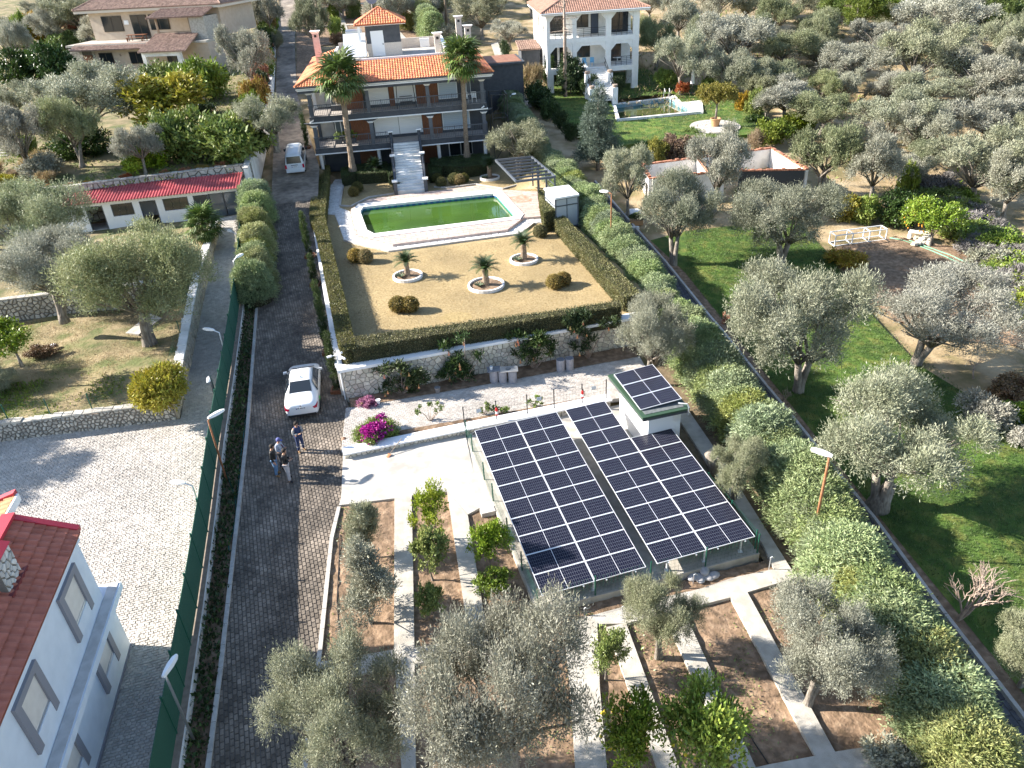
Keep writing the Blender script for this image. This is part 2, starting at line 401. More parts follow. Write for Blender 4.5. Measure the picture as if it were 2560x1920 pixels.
def grid_polys(poly, ang, w, h, stagger=.5, jit=0.0, o=(0, 0), dist=None):
    """rectangles (or jittered quads) in rows across an outline"""
    poly = ccw(poly); ca, sa = math.cos(ang), math.sin(ang)
    loc = [((p[0] - o[0]) * ca + (p[1] - o[1]) * sa, -(p[0] - o[0]) * sa + (p[1] - o[1]) * ca) for p in poly]
    x0, x1 = min(p[0] for p in loc), max(p[0] for p in loc); y0, y1 = min(p[1] for p in loc), max(p[1] for p in loc)
    out = []; r = random.Random(5); J = {}
    def jp(i, j):
        if (i, j) not in J: J[(i, j)] = (r.uniform(-jit, jit), r.uniform(-jit, jit))
        return J[(i, j)]
    for j in range(int(y0 // h), int(y1 // h) + 1):
        s = stagger * w * (j % 2)
        for i in range(int((x0 - s) // w), int((x1 - s) // w) + 1):
            q = [(i * w + s, j * h), (i * w + w + s, j * h), (i * w + w + s, j * h + h), (i * w + s, j * h + h)]
            if jit:
                ks = [(i, j, 0), (i, j, 1), (i, j, 2), (i, j, 3)]
                q = [(a + jp(k[0] * 10 + k[2], k[1])[0], b + jp(k[0] * 10 + k[2], k[1])[1]) for (a, b), k in zip(q, ks)]
            ins = [inside(v, loc) for v in q]
            if not any(ins) and not inside((i * w + w / 2 + s, j * h + h / 2), loc): continue
            if not all(ins):
                q = clip_rect(loc, i * w + s, j * h, i * w + w + s, j * h + h)
                if len(q) < 3 or abs(area(q)) < .12 * w * h: continue
            out.append([(o[0] + a * ca - b * sa, o[1] + a * sa + b * ca) for a, b in q])
    return out
def voronoi(w, h, n, r, jit=.42):
    nx = max(1, int(round(math.sqrt(n * w / h)))); ny = max(1, int(round(n / nx))); S = []
    for j in range(ny):
        for i in range(nx):
            S.append(((i + .5 + (.5 if j % 2 else 0) * .9 - .2 + r.uniform(-jit, jit)) * w / nx, (j + .5 + r.uniform(-jit, jit)) * h / ny))
    R = 3.2 * max(w / nx, h / ny); out = []
    for a in S:
        p = [(0, 0), (w, 0), (w, h), (0, h)]
        for b in S:
            dx, dy = b[0] - a[0], b[1] - a[1]
            if (dx or dy) and dx * dx + dy * dy < R * R * 1.6:
                p = clip_half(p, dx, dy, (b[0] ** 2 + b[1] ** 2 - a[0] ** 2 - a[1] ** 2) / 2)
                if len(p) < 3: break
        if len(p) >= 3: out.append(p)
    return out
def stone_face(parent, A, B, C, D, n, mat, gap=.03, proud=.03, name='stone', maxn=300, seed=3, rough=.015):
    """irregular stones over the face A(bottom left) B(bottom right) C(top right) D(top left), standing proud of it"""
    A, B, C, D = map(Vector, (A, B, C, D)); w = ((B - A).length + (C - D).length) / 2; h = ((D - A).length + (C - B).length) / 2
    nrm = (B - A).cross(D - A).normalized(); r = random.Random(seed)
    def at(s, t, o): 
        s /= w; t /= h
        return (A * (1 - s) + B * s) * (1 - t) + (D * (1 - s) + C * s) * t + nrm * o
    items = []
    for p in voronoi(w, h, n, r):
        p = clean(shrink(ccw(p), gap / 2 * r.uniform(.8, 1.5)), .02)
        if len(p) < 3 or abs(area(p)) < .002: continue
        c = at(sum(q[0] for q in p) / len(p), sum(q[1] for q in p) / len(p), 0); items.append((c.length, p))
    items.sort(key=lambda t: t[0]); rest = MB()
    for k, (d, p) in enumerate(items):
        o = proud + r.uniform(-rough, rough); tp = shrink(p, gap * .45); tp = clean(tp, .01)
        if len(tp) != len(p): tp = p
        m = len(p); mb = rest if k >= maxn else MB()
        mb.add([at(q[0], q[1], -.01) for q in p] + [at(q[0], q[1], o) for q in tp], [tuple(range(m, 2 * m))] + [(i, (i + 1) % m, m + (i + 1) % m, m + i) for i in range(m)])
        if k < maxn: mb.build(name, mat, parent)
    if rest.v: rest.build('stones', mat, parent, kind='stuff')
# ================================================================== THE LAND
xy = lambda L, f=G: [(p.x, p.y) for p in (f(q) for q in L)]
uvp = lambda L: [(p.x, p.y) for p in (U(a, b) for a, b in L)]
PROP = [(-.2, 12), (17.0, 12), (18.3, 36), (19.0, 60), (18.4, 84), (1.2, 86), (.4, 62), (-.1, 37)]
MPOOL = [P(q, 4.6) for q in (Z(1010, 800, 1200, 0), Z(1460, 745, 1200, 0), Z(1690, 860, 1200, 0), Z(1050, 920, 1200, 0))]
MPOOLxy = [(p.x, p.y) for p in MPOOL]
def TM(x, y): return 4.72 + (-x * sy_ + y * cy_ - 79) * .045        # the mansion's levelled garden
ML = [(1150, 195), (1230, 160), (1390, 148), (1460, 170), (1530, 190), (1600, 205), (1655, 245), (1640, 290), (1500, 300), (1405, 305), (1330, 318), (1250, 292), (1195, 235)]
MLxy = [(p.x, p.y) for p in (G(q, 0, TM) for q in ML)]
def land(x, y):
    z = np.interp(-x * sy_ + y * cy_, TV, TZ) - .06
    u, v = uv((x, y))
    if inside((u, v), PROP) and v > 34: z = min(z, 1.5)
    elif inside((u, v), PROP): z -= .25
    if inside((x, y), MLxy): z = min(z, TM(x, y) - .5)
    if inside((x, y), MPOOLxy): z = min(z, 3.4)
    if u < -9.3 and 37 < v < 66: z -= .5
    if u < -3 and v > 64: z -= .5
    if -5.7 + max(0, v - 15) * .03 < u < -.8: z -= .15
    if u < -6.5 and v < 37: z -= .2
    return z + .10 * math.sin(x * .31 + 1.3) * math.sin(y * .27) * (1 if u > 24 else 0)
GX0, GX1, GY0, GY1 = -270, 330, 0, 430
mb = MB(); st = 2.5; nx = int((GX1 - GX0) / st); ny = int((GY1 - GY0) / st)
mb.v = [(GX0 + i * st, GY0 + j * st, float(land(GX0 + i * st, GY0 + j * st))) for j in range(ny + 1) for i in range(nx + 1)]
mb.f = [(j * (nx + 1) + i, j * (nx + 1) + i + 1, (j + 1) * (nx + 1) + i + 1, (j + 1) * (nx + 1) + i) for j in range(ny) for i in range(nx)]; mb.mi = [0] * len(mb.f)
mb.build('ground', dry, kind='structure', smooth=True)
# far country round about, for the view from elsewhere
mb = MB(); o = [(-1500, -600), (1600, -600), (1600, 1500), (-1500, 1500)]
for x0, y0, x1, y1 in ((-1500, -600, GX0, 1500), (GX1, -600, 1600, 1500), (GX0, -600, GX1, GY0), (GX0, GY1, GX1, 1500)):
    n1, n2 = max(1, int((x1 - x0) / 60)), max(1, int((y1 - y0) / 60))
    for i in range(n1):
        for j in range(n2):
            q = [(x0 + (x1 - x0) * a / n1, y0 + (y1 - y0) * b / n2) for a, b in ((i, j), (i + 1, j), (i + 1, j + 1), (i, j + 1))]
            mb.add([(a, b, float(T(a, b)) - .1) for a, b in q], [(0, 1, 2, 3)])
mb.build('terrain', dry, kind='structure')

# ---- the paved road
RL = [(430, 1900), (450, 1659), (478, 1446), (506, 1192), (534, 942), (555, 668), (580, 500), (586, 440), (592, 300), (596, 200), (599, 100), (603, 22), (604, -30)]
RR = [(640, 1900), (676, 1516), (692, 1410), (717, 1166), (738, 1080), (742, 989), (745, 941), (754, 880), (749, 862), (715, 640), (686, 480), (688, 400), (690, 362), (655, 250), (641, 200), (637, 100), (640, 22), (640, -30)]
road_poly = xy(RL) + xy(RR)[::-1]
road = drape('road', road_poly, paver_j, off=.03, cell=1.0)
near = ccw([p for p in road_poly])
vcut = lambda poly, v0, v1: clip_half(clip_half(poly, -sy_, cy_, v1), sy_, -cy_, -v0)
pieces(road, 'paver', grid_polys(vcut(near, 9, 66), YW + .06 + math.pi / 2, .26, .155, .5), paver_m, T, .02, .035, .022, 300, .006, .012)
drape('upper_road_paving', vcut(near, 66, 190), paver_m, off=.05, cell=1.0)
# road kerbs: left kerb stones and right kerb stones along the beds
def kerb(name, pts, w=.16, h=.12, L=1.0, zf=T):
    par = thing(name, {'road_kerb': 'grey concrete kerb stones along the left side of the block paved road', 'bed_kerb': 'pale concrete kerb between the block paved road and the garden beds'}[name], 'kerb', pts[0])
    tot = [Vector(p) for p in pts]
    for a, b in zip(tot[:-1], tot[1:]):
        n = max(1, round((b - a).length / L)); nrm = Vector((-(b - a).y, (b - a).x, 0)).normalized() * w / 2
        for i in range(n):
            p, q = a + (b - a) * ((i + .01) / n), a + (b - a) * ((i + .99) / n); mb = MB()
            mb.hexa([p - nrm - Vector((0, 0, .1)), q - nrm - Vector((0, 0, .1)), q + nrm - Vector((0, 0, .1)), p + nrm - Vector((0, 0, .1))], [p - nrm + Vector((0, 0, h)), q - nrm + Vector((0, 0, h)), q + nrm + Vector((0, 0, h)), p + nrm + Vector((0, 0, h))])
            mb.build('kerb_stone', kerb_m, par)
    return par
kerb('road_kerb', [G(q) for q in [(446, 1700), (478, 1446), (506, 1192), (534, 942), (555, 668)]])
kerb('bed_kerb', [G(q) for q in [(655, 1700), (676, 1516), (692, 1410), (717, 1166), (733, 1098)]])

# ---- courtyard of small setts and the lane, lower left
CT = [(374, 1700), (399, 1581), (439, 1311), (461, 1147), (484, 953), (495, 900), (390, 905), (383, 907), (0, 953), (-200, 975), (-500, 1300), (-500, 1700)]
court_poly = xy(CT)
court = drape('courtyard', court_poly, sett_j, off=.02, cell=1.0)
nearc = [p for p in grid_polys(ccw(court_poly), YW + .05, .17, .125, .35, .02) if math.hypot(p[0][0], p[0][1]) < 60]
vis = []
for p in nearc:
    u, v = uv(p[0])
    if u > -19.5 and v > 14.0: vis.append(p)
pieces(court, 'sett', vis, sett_m, T, .015, .035, .011, 300, .006, .01)
lane_poly = xy([(495, 900), (510, 780), (526, 657), (532, 595), (532, 462), (475, 471), (473, 494), (442, 634), (402, 837), (390, 905)])
lane = drape('lane', lane_poly, sett_j, off=.02, cell=1.0)
pieces(lane, 'sett', grid_polys(ccw(lane_poly), YW + .09, .26, .2, .4, .025), sett_m, T, .015, .03, .02, 0, .006, .014)

# ---- garden levels on the left
LZ1, LZ2 = 1.6, 3.1
lower_garden = drape('lower_garden', uvp([(-9.05, 37.5), (-8.6, 52.3), (-21, 53.4), (-60, 54), (-60, 41.5), (-17.9, 39.1)]), dryl, lambda x, y: LZ1 + .12 * math.sin(x * .8) * math.sin(y * .7), 0, .8)
drape('shed_terrace', uvp([(-8.55, 52.2), (-7.9, 60), (-7.4, 65.2), (-5.6, 69.3), (-60, 69.3), (-60, 54), (-21, 53.2), (-12.9, 51.9)]), dryl, lambda x, y: LZ2 + .08 * math.sin(x * .9) * math.sin(y * .6), 0, 1.0)
ugp = uvp([(-4.6, 69.1), (-3.2, 84), (-2.2, 100), (-1.2, 125), (-.6, 150), (-.3, 200), (-190, 200), (-190, 69.1)])
drape('upper_garden', ugp, dryl, TU, 0, 2.0)
drape('strip_soil', xy([(446, 1700), (478, 1446), (506, 1192), (534, 942), (555, 668), (526, 657), (484, 953), (461, 1147), (439, 1311), (399, 1581), (390, 1700)]), soil, T, .035, .8)

# ---- right hand garden
drape('right_lawn', xy([(1405, 520), (1480, 500), (1720, 475), (1800, 560), (1830, 620), (1900, 700), (1985, 790), (2100, 860), (2212, 895), (2320, 930), (2400, 1700), (2260, 1560), (1925, 1150), (1720, 890), (1570, 700), (1480, 590)]), turf, T, .04, 1.0)
drape('tilled_soil', xy([(1800, 535), (1935, 512), (2060, 535), (2212, 640), (2340, 740), (2340, 800), (2180, 745), (2030, 735), (1930, 690), (1830, 600)]), soil, T, .05, .6, rough=.05)
drape('shaded_bed', xy([(1310, 420), (1405, 520), (1480, 590), (1570, 700), (1720, 890), (1925, 1150), (2260, 1560), (2300, 1700), (2235, 1640), (1885, 1130), (1690, 880), (1560, 712), (1440, 565), (1330, 440)]), soil, T, .03, .8)
mansion_lawn = drape('mansion_lawn', MLxy, turf, TM, .05, .6, hole=MPOOLxy, skirt=1.2)
drape('hedge_soil', uvp([(14.6, 9), (19.5, 9), (20.5, 22), (22, 36), (17.5, 36.2), (16.2, 31), (14.7, 27)]), M('shaded_soil', (.10, .075, .045), (.19, .14, .085), 3, .95, 1.2, 8, big=.2), T, .012, .8)  # darker copy of the soil, hedge shade put into its colour
# paved path beside the conifer hedge
KR = [G(q) for q in [(2290, 1665), (2212, 1560), (2040, 1335), (1890, 1130), (1700, 893), (1560, 720), (1440, 573), (1330, 447), (1285, 395)]]
KL = []
for i, p in enumerate(KR):
    d = (KR[min(i + 1, len(KR) - 1)] - KR[max(i - 1, 0)]).normalized(); KL.append(p + Vector((-d.y, d.x, 0)) * 1.05)
dp_poly = [(p.x, p.y) for p in KR] + [(p.x, p.y) for p in KL[::-1]]
dpath = drape('side_path', dp_poly, paver_j, T, .04, .8)
ang = math.atan2((KR[1] - KR[4]).y, (KR[1] - KR[4]).x)
pieces(dpath, 'paver', grid_polys(dp_poly, ang, .38, .26, .5), dark_path, T, .03, .035, .02, 200, .004, .01)
par = thing('path_kerb', 'long low concrete kerb edging the dark paved path beside the conifer hedge', 'kerb', KR[0])
for a, b in zip(KR[:-1], KR[1:]):
    n = max(1, round((b - a).length / 1.2))
    for i in range(n):
        mb = MB(); p, q = a + (b - a) * ((i + .01) / n), a + (b - a) * ((i + .99) / n); p = Vector((p.x, p.y, T(p.x, p.y))); q = Vector((q.x, q.y, T(q.x, q.y)))
        mb.beam(p + Vector((0, 0, .08)), q + Vector((0, 0, .08)), .14, .3); mb.build('kerb_stone', kerb_m, par)
# back garden behind the orange roofed house
drape('back_garden', xy([(640, 200), (641, 120), (640, 60), (642, -20), (880, -20), (980, 40), (1010, 120), (900, 90), (760, 90), (690, 100)]), soil, T, .05, 1.5)
bp = []
for a, b, wd in (((722, -5), (757, 105), 1.0), ((790, -5), (880, 95), 1.0), ((855, -5), (968, 100), .9), ((690, 12), (960, 2), 1.0), ((845, 62), (1000, 66), .8), ((668, 60), (800, 52), .8)):
    A, B = G(a), G(b); d = (B - A).normalized(); nn = Vector((-d.y, d.x, 0)) * wd / 2
    drape('garden_path', [(A - nn)[:2], (B - nn)[:2], (B + nn)[:2], (A + nn)[:2]], conc_path, T, .10 + .004 * len(bp), 1.5); bp.append(1)
drape('mansion_path', xy([(1060, 95), (1075, 92), (1128, 200), (1150, 232), (1135, 235), (1100, 190), (1075, 140)]), conc_path, T, .07, 1.0)
drape('wood_clearing', xy([(1720, 190), (1780, 185), (1860, 160), (1880, 190), (1830, 240), (1730, 220)]), dry, T, .02, 2.0)
# ================================================================== SOLAR YARD
A6, B6, C6, D6, E6, F6 = (620, 900), (620, 1380), (1200, 1380), (1840, 1380), (1200, 900), (1840, 900)
H4, I4 = (620, 480), (1200, 480)
zz = lambda o, *L: [Z(a, b, *o) for a, b in L]
drape('garden_soil', xy([(655, 1700), (676, 1516), (692, 1410), (717, 1166), (733, 1090), (1070, 1060), (1450, 1260), (1700, 1200), (1790, 1290), (1980, 1600), (2030, 1720), (1500, 1900), (900, 1900)]), soil, T, .025, .35, rough=.035)
yard_poly = xy([(742, 975), (1003, 930), (1040, 1100), (1000, 1122), (966, 1066), (889, 1075), (854, 1081), (733, 1096), (738, 1080)])
drape('concrete_yard', yard_poly, concrete, T, .13, .8, skirt=.2)
PATHS = [
 [(853, 1080), (890, 1074), (896, 1405), (899, 1659), (903, 1760), (870, 1760), (868, 1659), (852, 1409)],
 [(966, 1065), (1011, 1117), (1050, 1356), (1068, 1440), (1024, 1440), (1014, 1386)],
 [(690, 1436), (852, 1409), (896, 1405), (1014, 1386), (1080, 1372)] + zz(B6, (1560, 835), (1280, 880), (1125, 910)) + [(688, 1478)],
 zz(C6, (620, 575), (740, 540), (1110, 440), (1700, 300), (1900, 232)) + zz(D6, (0, 213), (290, 150), (470, 215), (85, 330)) + zz(C6, (1920, 370), (1550, 465), (1120, 570), (890, 575), (740, 610)),
 zz(E6, (1500, 430), (1730, 790), (1890, 1020), (2170, 1440)) + zz(D6, (290, 150), (470, 215)) + zz(F6, (440, 1659), (0, 960)) + zz(E6, (1990, 975), (1740, 610), (1590, 390)),
 [(1310, 1361), (1352, 1352), (1464, 1659), (1500, 1765), (1452, 1765), (1417, 1659)],
 [(1440, 1350), (1478, 1330), (1629, 1659), (1680, 1775), (1637, 1775), (1584, 1659)],
 [(1577, 1296), (1613, 1285), (1802, 1631), (1759, 1640)],
 [(1600, 1672), (1657, 1659), (1759, 1640), (1802, 1631), (1911, 1614), (1990, 1600), (2040, 1680), (1900, 1740), (1640, 1740)],
 [(1218, 1362), (1290, 1352), (1296, 1500), (1316, 1720), (1246, 1720), (1232, 1500)]]
for i, p in enumerate(PATHS):
    drape('concrete_path', xy(p), conc_path, T, .14 + .0045 * i, .8, skirt=.2)
# light paver strip behind the low wall
strip = uvp([(-.95, 31.85), (13.1, 31.7), (14.3, 31.5), (16.0, 31.0), (16.6, 35.2), (6.4, 35.35), (-.35, 35.6)])
ps = drape('paved_strip', strip, paver_l, T, .10, .6, skirt=.2)
pieces(ps, 'paver', grid_polys(strip, YW, .215, .115, .5), paver_l, T, .095, .03, .016, 300, .003, .01)
drape('planting_bed', uvp([(-.05, 35.5), (6.4, 35.25), (16.4, 35.1), (16.9, 36.35), (-.1, 36.4)]), soil, T, .16, .4, rough=.02)
drape('planting_bed', uvp([(1.2, 31.75), (13.0, 31.6), (13.0, 32.15), (4.0, 32.5), (1.4, 32.6)]), soil, T, .155, .4, rough=.015)

def uvbox(u0, u1, v0, v1): return [U(u0, v0), U(u1, v0), U(u1, v1), U(u0, v1)]
lw = thing('low_wall', 'low stone faced wall with white painted top between paved strip and concrete yard', 'wall', U(6, 31.5, .2))
MB().prism(uvbox(-.8, 13.15, 31.2, 31.72), 0, .62).build('wall_body', mortar_w, lw)
MB().prism(uvbox(-.86, 13.22, 31.12, 31.80), .62, .70).build('coping', white_p, lw)
stone_face(lw, U(-.8, 31.2, .22), U(13.15, 31.2, .22), U(13.15, 31.2, .62), U(-.8, 31.2, .62), 95, stone_w, .03, .025)
# concrete base of the array
slab = thing('array_platform', 'grey concrete platform under the solar panels', 'platform', U(9.8, 19.05, 0))
MB().prism(uvbox(5.2, 14.5, 19.0, 31.1), -.2, .33).build('slab', conc_path, slab)
MB().prism(uvbox(4.62, 5.196, 25.4, 31.08), -.1, .29).build('apron', concrete, slab)
MB().prism(uvbox(4.56, 5.19, 25.0, 25.395), -.1, .36).build('step_block', concrete, slab)
# the panels
t1, t2 = math.radians(-3.48), math.radians(1.67)
AX = Vector((math.cos(YW) * math.cos(t2), math.sin(YW) * math.cos(t2), math.sin(t2)))
BX = Vector((math.sin(YW) * math.cos(t1), -math.cos(YW) * math.cos(t1), math.sin(t1)))
NX = BX.cross(AX); NX = -NX if NX.z < 0 else NX
PW, PH, GP = 2.085, 1.042, .016
def cell_mat():
    m = bpy.data.materials.new('solar_cells'); m.use_nodes = True; n = m.node_tree; N = n.nodes; Lk = n.links; b = N['Principled BSDF']
    tc = N.new('ShaderNodeTexCoord'); se = N.new('ShaderNodeSeparateXYZ'); Lk.new(tc.outputs['UV'], se.inputs[0])
    def line(sock, n_, wd):
        m1 = N.new('ShaderNodeMath'); m1.operation = 'MULTIPLY'; m1.inputs[1].default_value = n_; Lk.new(sock, m1.inputs[0])
        m2 = N.new('ShaderNodeMath'); m2.operation = 'FRACT'; Lk.new(m1.outputs[0], m2.inputs[0])
        m3 = N.new('ShaderNodeMath'); m3.operation = 'SUBTRACT'; m3.inputs[1].default_value = .5; Lk.new(m2.outputs[0], m3.inputs[0])
        m4 = N.new('ShaderNodeMath'); m4.operation = 'ABSOLUTE'; Lk.new(m3.outputs[0], m4.inputs[0])
        m5 = N.new('ShaderNodeMath'); m5.operation = 'GREATER_THAN'; m5.inputs[1].default_value = .5 - wd; Lk.new(m4.outputs[0], m5.inputs[0]); return m5.outputs[0]
    a, c = line(se.outputs[0], 12, .032), line(se.outputs[1], 6, .022)
    mx = N.new('ShaderNodeMath'); mx.operation = 'MAXIMUM'; Lk.new(a, mx.inputs[0]); Lk.new(c, mx.inputs[1])
    mc = N.new('ShaderNodeMix'); mc.data_type = 'RGBA'; mc.inputs[6].default_value = (.007, .0075, .019, 1); mc.inputs[7].default_value = (.17, .18, .21, 1)
    Lk.new(mx.outputs[0], mc.inputs[0]); Lk.new(mc.outputs[2], b.inputs['Base Color'])
    b.inputs['Roughness'].default_value = .16; b.inputs['Specular IOR Level'].default_value = .35; b.inputs['IOR'].default_value = 1.35
    return m
cellm = cell_mat()
def panel_meshes():
    f = MB(); tk = .035; w = .021
    f.box(0, 0, 0, PW, w, tk); f.box(0, PH - w, 0, PW, PH, tk); f.box(0, w, 0, w, PH - w, tk); f.box(PW - w, w, 0, PW, PH - w, tk)
    f.box(PW / 2 - .008, w, 0, PW / 2 + .008, PH - w, tk * .97)
    frame = f.mesh('panel_frame')
    c = MB(); x0, x1 = w, PW / 2 - .008
    c.quad((x0, w, tk * .8), (x1, w, tk * .8), (x1, PH - w, tk * .8), (x0, PH - w, tk * .8)); half = c.mesh('cell_field')
    ul = half.uv_layers.new(name='uv')
    for i, q in enumerate(((0, 0), (1, 0), (1, 1), (0, 1))): ul.data[i].uv = q
    return frame, half
PFR, PCELL = panel_meshes()
def solar_panel(parent, o, ax, bx, nx):
    p = link('solar_panel', PFR, alu, parent); org = ORG[parent.name]
    m = Matrix.Identity(4)
    for i in range(3): m[i][0] = ax[i]; m[i][1] = -bx[i]; m[i][2] = nx[i]; m[i][3] = (o + bx * PH)[i] - org[i]
    p.matrix_local = m
    for k in range(2):
        c = link('cell_field', PCELL, cellm, p); c.location = (k * (PW / 2 - .013), 0, 0)
    return p
O1 = Vector((-1.95, 30.18, 1.46))
def apt(i, j, d=0): return O1 + AX * i + BX * j + NX * d
LEN = 10 * PH + 9 * GP
for nm, a0, cols, lab in (('solar_array', 0, ((0, 10), (0, 10)), 'left solar array of dark panels in two columns, nearer the concrete yard'), ('solar_array', 4.66, ((0, 10), (3, 10)), 'right solar array of dark panels with a notch cut out for the white hut')):
    t = thing(nm, lab, 'solar panels', apt(a0 + 2, LEN) - Vector((0, 0, .6)), 'solar arrays on the concrete platform')
    for c, (r0, r1) in enumerate(cols):
        for r in range(r0, r1): solar_panel(t, apt(a0 + c * (PW + .025), r * (PH + GP)), AX, BX, NX)
    mb = MB()
    for c, (r0, r1) in enumerate(cols):
        for k in (.45, PW - .45):
            mb.beam(apt(a0 + c * (PW + .025) + k, r0 * (PH + GP) + .05, -.04), apt(a0 + c * (PW + .025) + k, LEN + .06, -.04), .05, .06)
    mb.build('rail', alu, t)
    for k in (.5, 2.1, 3.7):
        for j in (LEN - .15, LEN - 3.6, LEN - 7.0, .3):
            if a0 > 1 and k > 2 and j < 3: continue
            tp = apt(a0 + k, j, -.07); mb = MB(); mb.beam((tp.x, tp.y, .33), tp, .06, .06, up=AX); mb.box(tp.x - .09, tp.y - .09, .33, tp.x + .09, tp.y + .09, .35); mb.build('leg', alu, t)
    for j in (LEN - .15, LEN - 3.6, LEN - 7.0): MB().beam(apt(a0 + .05, j, -.1), apt(a0 + 4.1, j, -.1), .05, .06).build('cross_beam', alu, t)
# hut with its own panels
hut = thing('equipment_hut', 'white hut with green edged flat roof carrying three panels, behind the array', 'hut', U(13.9, 28.2, .3))
MB().prism(uvbox(13.1, 14.75, 26.55, 29.9), .3, 2.52).build('wall', white_p, hut)
MB().prism(uvbox(14.35, 14.72, 26.53, 26.549), 1.95, 2.3).build('vent', alu, hut)
rf = MB().prism(uvbox(12.66, 14.98, 26.22, 30.35), 2.52, 2.66).build('roof_fascia', charcoal, hut)
MB().prism(uvbox(12.63, 15.0, 26.19, 30.38), 2.66, 2.76).build('roof_edge', M('green_roof_trim', (.035, .07, .04), rough=.5), hut)
MB().prism(uvbox(12.85, 14.8, 26.4, 30.2), 2.76, 2.78).build('roof_deck', M('grey_roof_felt', (.10, .11, .11), (.15, .16, .16), 6), hut)
hy, h1, h2 = math.radians(14.25), math.radians(-3.33), math.radians(4.06)
ha = Vector((math.cos(hy) * math.cos(h2), math.sin(hy) * math.cos(h2), math.sin(h2))); hb = Vector((math.sin(hy) * math.cos(h1), -math.cos(hy) * math.cos(h1), math.sin(h1)))
hn = hb.cross(ha); hn = -hn if hn.z < 0 else hn
hp = thing('panel_rack', 'tilted rack of three solar panels on the roof of the white hut', 'solar panels', U(13.8, 28.3, 2.78))
ho = Vector((5.075, 32.097, 3.0036))
for r in range(3): solar_panel(hp, ho + hb * r * (PH + GP), ha, hb, hn)
for k in (.3, 1.8):
    for j in (.2, 2.9):
        tp = ho + ha * k + hb * j - hn * .03; MB().beam((tp.x, tp.y, 2.78), tp, .05, .05, up=ha).build('leg', alu, hp)
MB().tube([U(14.55, 26.5, 2.95), U(14.85, 26.2, 3.02), U(14.9, 26.12, 2.85), U(14.9, 26.12, 2.45)], .035).build('drain_pipe', steel, hut)
# green fence round the platform
def mesh_fence(name, label, pts, h, mat, z0, ht=1.0, posts=True, wires=True, solid=None, group=None, cat='fence', post_r=.03, zf=None, step=.16, wr=.004):
    t = thing(name, label, cat, pts[0] if len(pts[0]) == 3 else (*pts[0][:2], z0), group)
    zp = lambda p: Vector((p[0], p[1], zf(p[0], p[1]) if zf else z0))
    for p in pts:
        q = zp(p); MB().tube([q, q + Vector((0, 0, h * ht))], post_r, 6).build('post', green_metal if mat is green_metal or solid else mat, t)
    mb = MB()
    for a, b in zip(pts[:-1], pts[1:]):
        a, b = zp(a), zp(b); n = max(2, int((b - a).length / step))
        if solid:
            d = (b - a); nn = Vector((-d.y, d.x, 0)).normalized() * .012
            mb.hexa([a - nn + Vector((0, 0, .05)), b - nn + Vector((0, 0, .05)), b + nn + Vector((0, 0, .05)), a + nn + Vector((0, 0, .05))], [a - nn + Vector((0, 0, h)), b - nn + Vector((0, 0, h)), b + nn + Vector((0, 0, h)), a + nn + Vector((0, 0, h))])
        else:
            for i in range(1, n):
                p = a + (b - a) * (i / n); mb.tube([p + Vector((0, 0, .04)), p + Vector((0, 0, h * .97))], wr, 3, cap=False)
            for k in range(6): mb.tube([a + Vector((0, 0, .05 + k * (h - .1) / 5)), b + Vector((0, 0, .05 + k * (h - .1) / 5))], wr, 3, cap=False)
    mb.build('net' if solid else 'wire_mesh', solid or mat, t)
    return t
mesh_fence('mesh_fence', 'low green wire fence along the left and front edges of the solar platform', [U(5.27, v) for v in (31.0, 29.7, 27.35, 25.72, 23.3, 21.2, 19.08)] + [U(u, 19.06) for u in (7.53, 9.8, 12.14, 14.42)], 1.0, green_metal, .33)
mesh_fence('mesh_fence', 'low green wire fence along the right edge of the solar platform', [U(14.46, v) for v in (19.3, 21.2, 23.2, 25.4)], 1.0, green_metal, .33)
mesh_fence('mesh_fence', 'dark wire fence with thin posts standing on the white topped low wall', [U(u, v) for u, v in ((5.31, 31.5), (7.0, 31.47), (8.64, 31.46), (10.1, 31.45), (11.64, 31.44), (12.98, 31.42))], 1.15, black, .70)
for u, lab in ((7.0, 'red fire extinguisher with white label on the second fence post'), (11.64, 'red fire extinguisher on the fence post nearer the white hut')):
    e = thing('fire_extinguisher', lab, 'extinguisher', U(u, 31.37, 1.0), 'fire extinguishers on the fence')
    c = U(u, 31.37, 1.02)
    MB().lathe([(.02, 0), (.075, .02), (.075, .38), (.05, .45), (.025, .48)], c, 12).build('cylinder', red_p, e, smooth=True)
    MB().lathe([(.0765, .12), (.0765, .26)], c, 12, caps=False).build('label', white_p, e)
    MB().box(c.x - .03, c.y - .02, c.z + .48, c.x + .05, c.y + .02, c.z + .54).tube([c + Vector((.03, -.03, .5)), c + Vector((.11, -.04, .4)), c + Vector((.10, -.04, .15))], .012, 5).build('valve', black, e)
for u in (6.1, 9.3, 12.3):
    s_ = MB().beam(U(u - .13, 31.46, 1.45), U(u + .13, 31.46, 1.45), .012, .2).build('sign', M('pale_sign', (.45, .5, .55), rough=.5))
    props(s_, {6.1: 'small grey sign plate on the wire fence beside the left extinguisher', 9.3: 'small grey sign plate at the middle of the wire fence', 12.3: 'small grey sign plate on the wire fence nearest the hut'}[u], 'sign')
# pipes / taps in the bed in front of the platform
for q, lab in (((1262, 1335), 'short bent metal standpipe before the left front corner of the solar platform'), ((1343, 1342), 'taller bent metal standpipe before the middle front of the solar platform'), ((1660, 1235), 'bent metal standpipe at the right front corner of the solar platform'), ((1497, 1262), 'thin metal standpipe beside the cement sacks')):
    p = G(q); h = .75 if 'taller' in lab or 'right' in lab else .5
    s_ = MB().tube([p, p + Vector((0, 0, h)), p + Vector((.06, 0, h + .05)), p + Vector((.14, 0, h - .02))], .02, 6).build('standpipe', steel); props(s_, lab, 'tap')
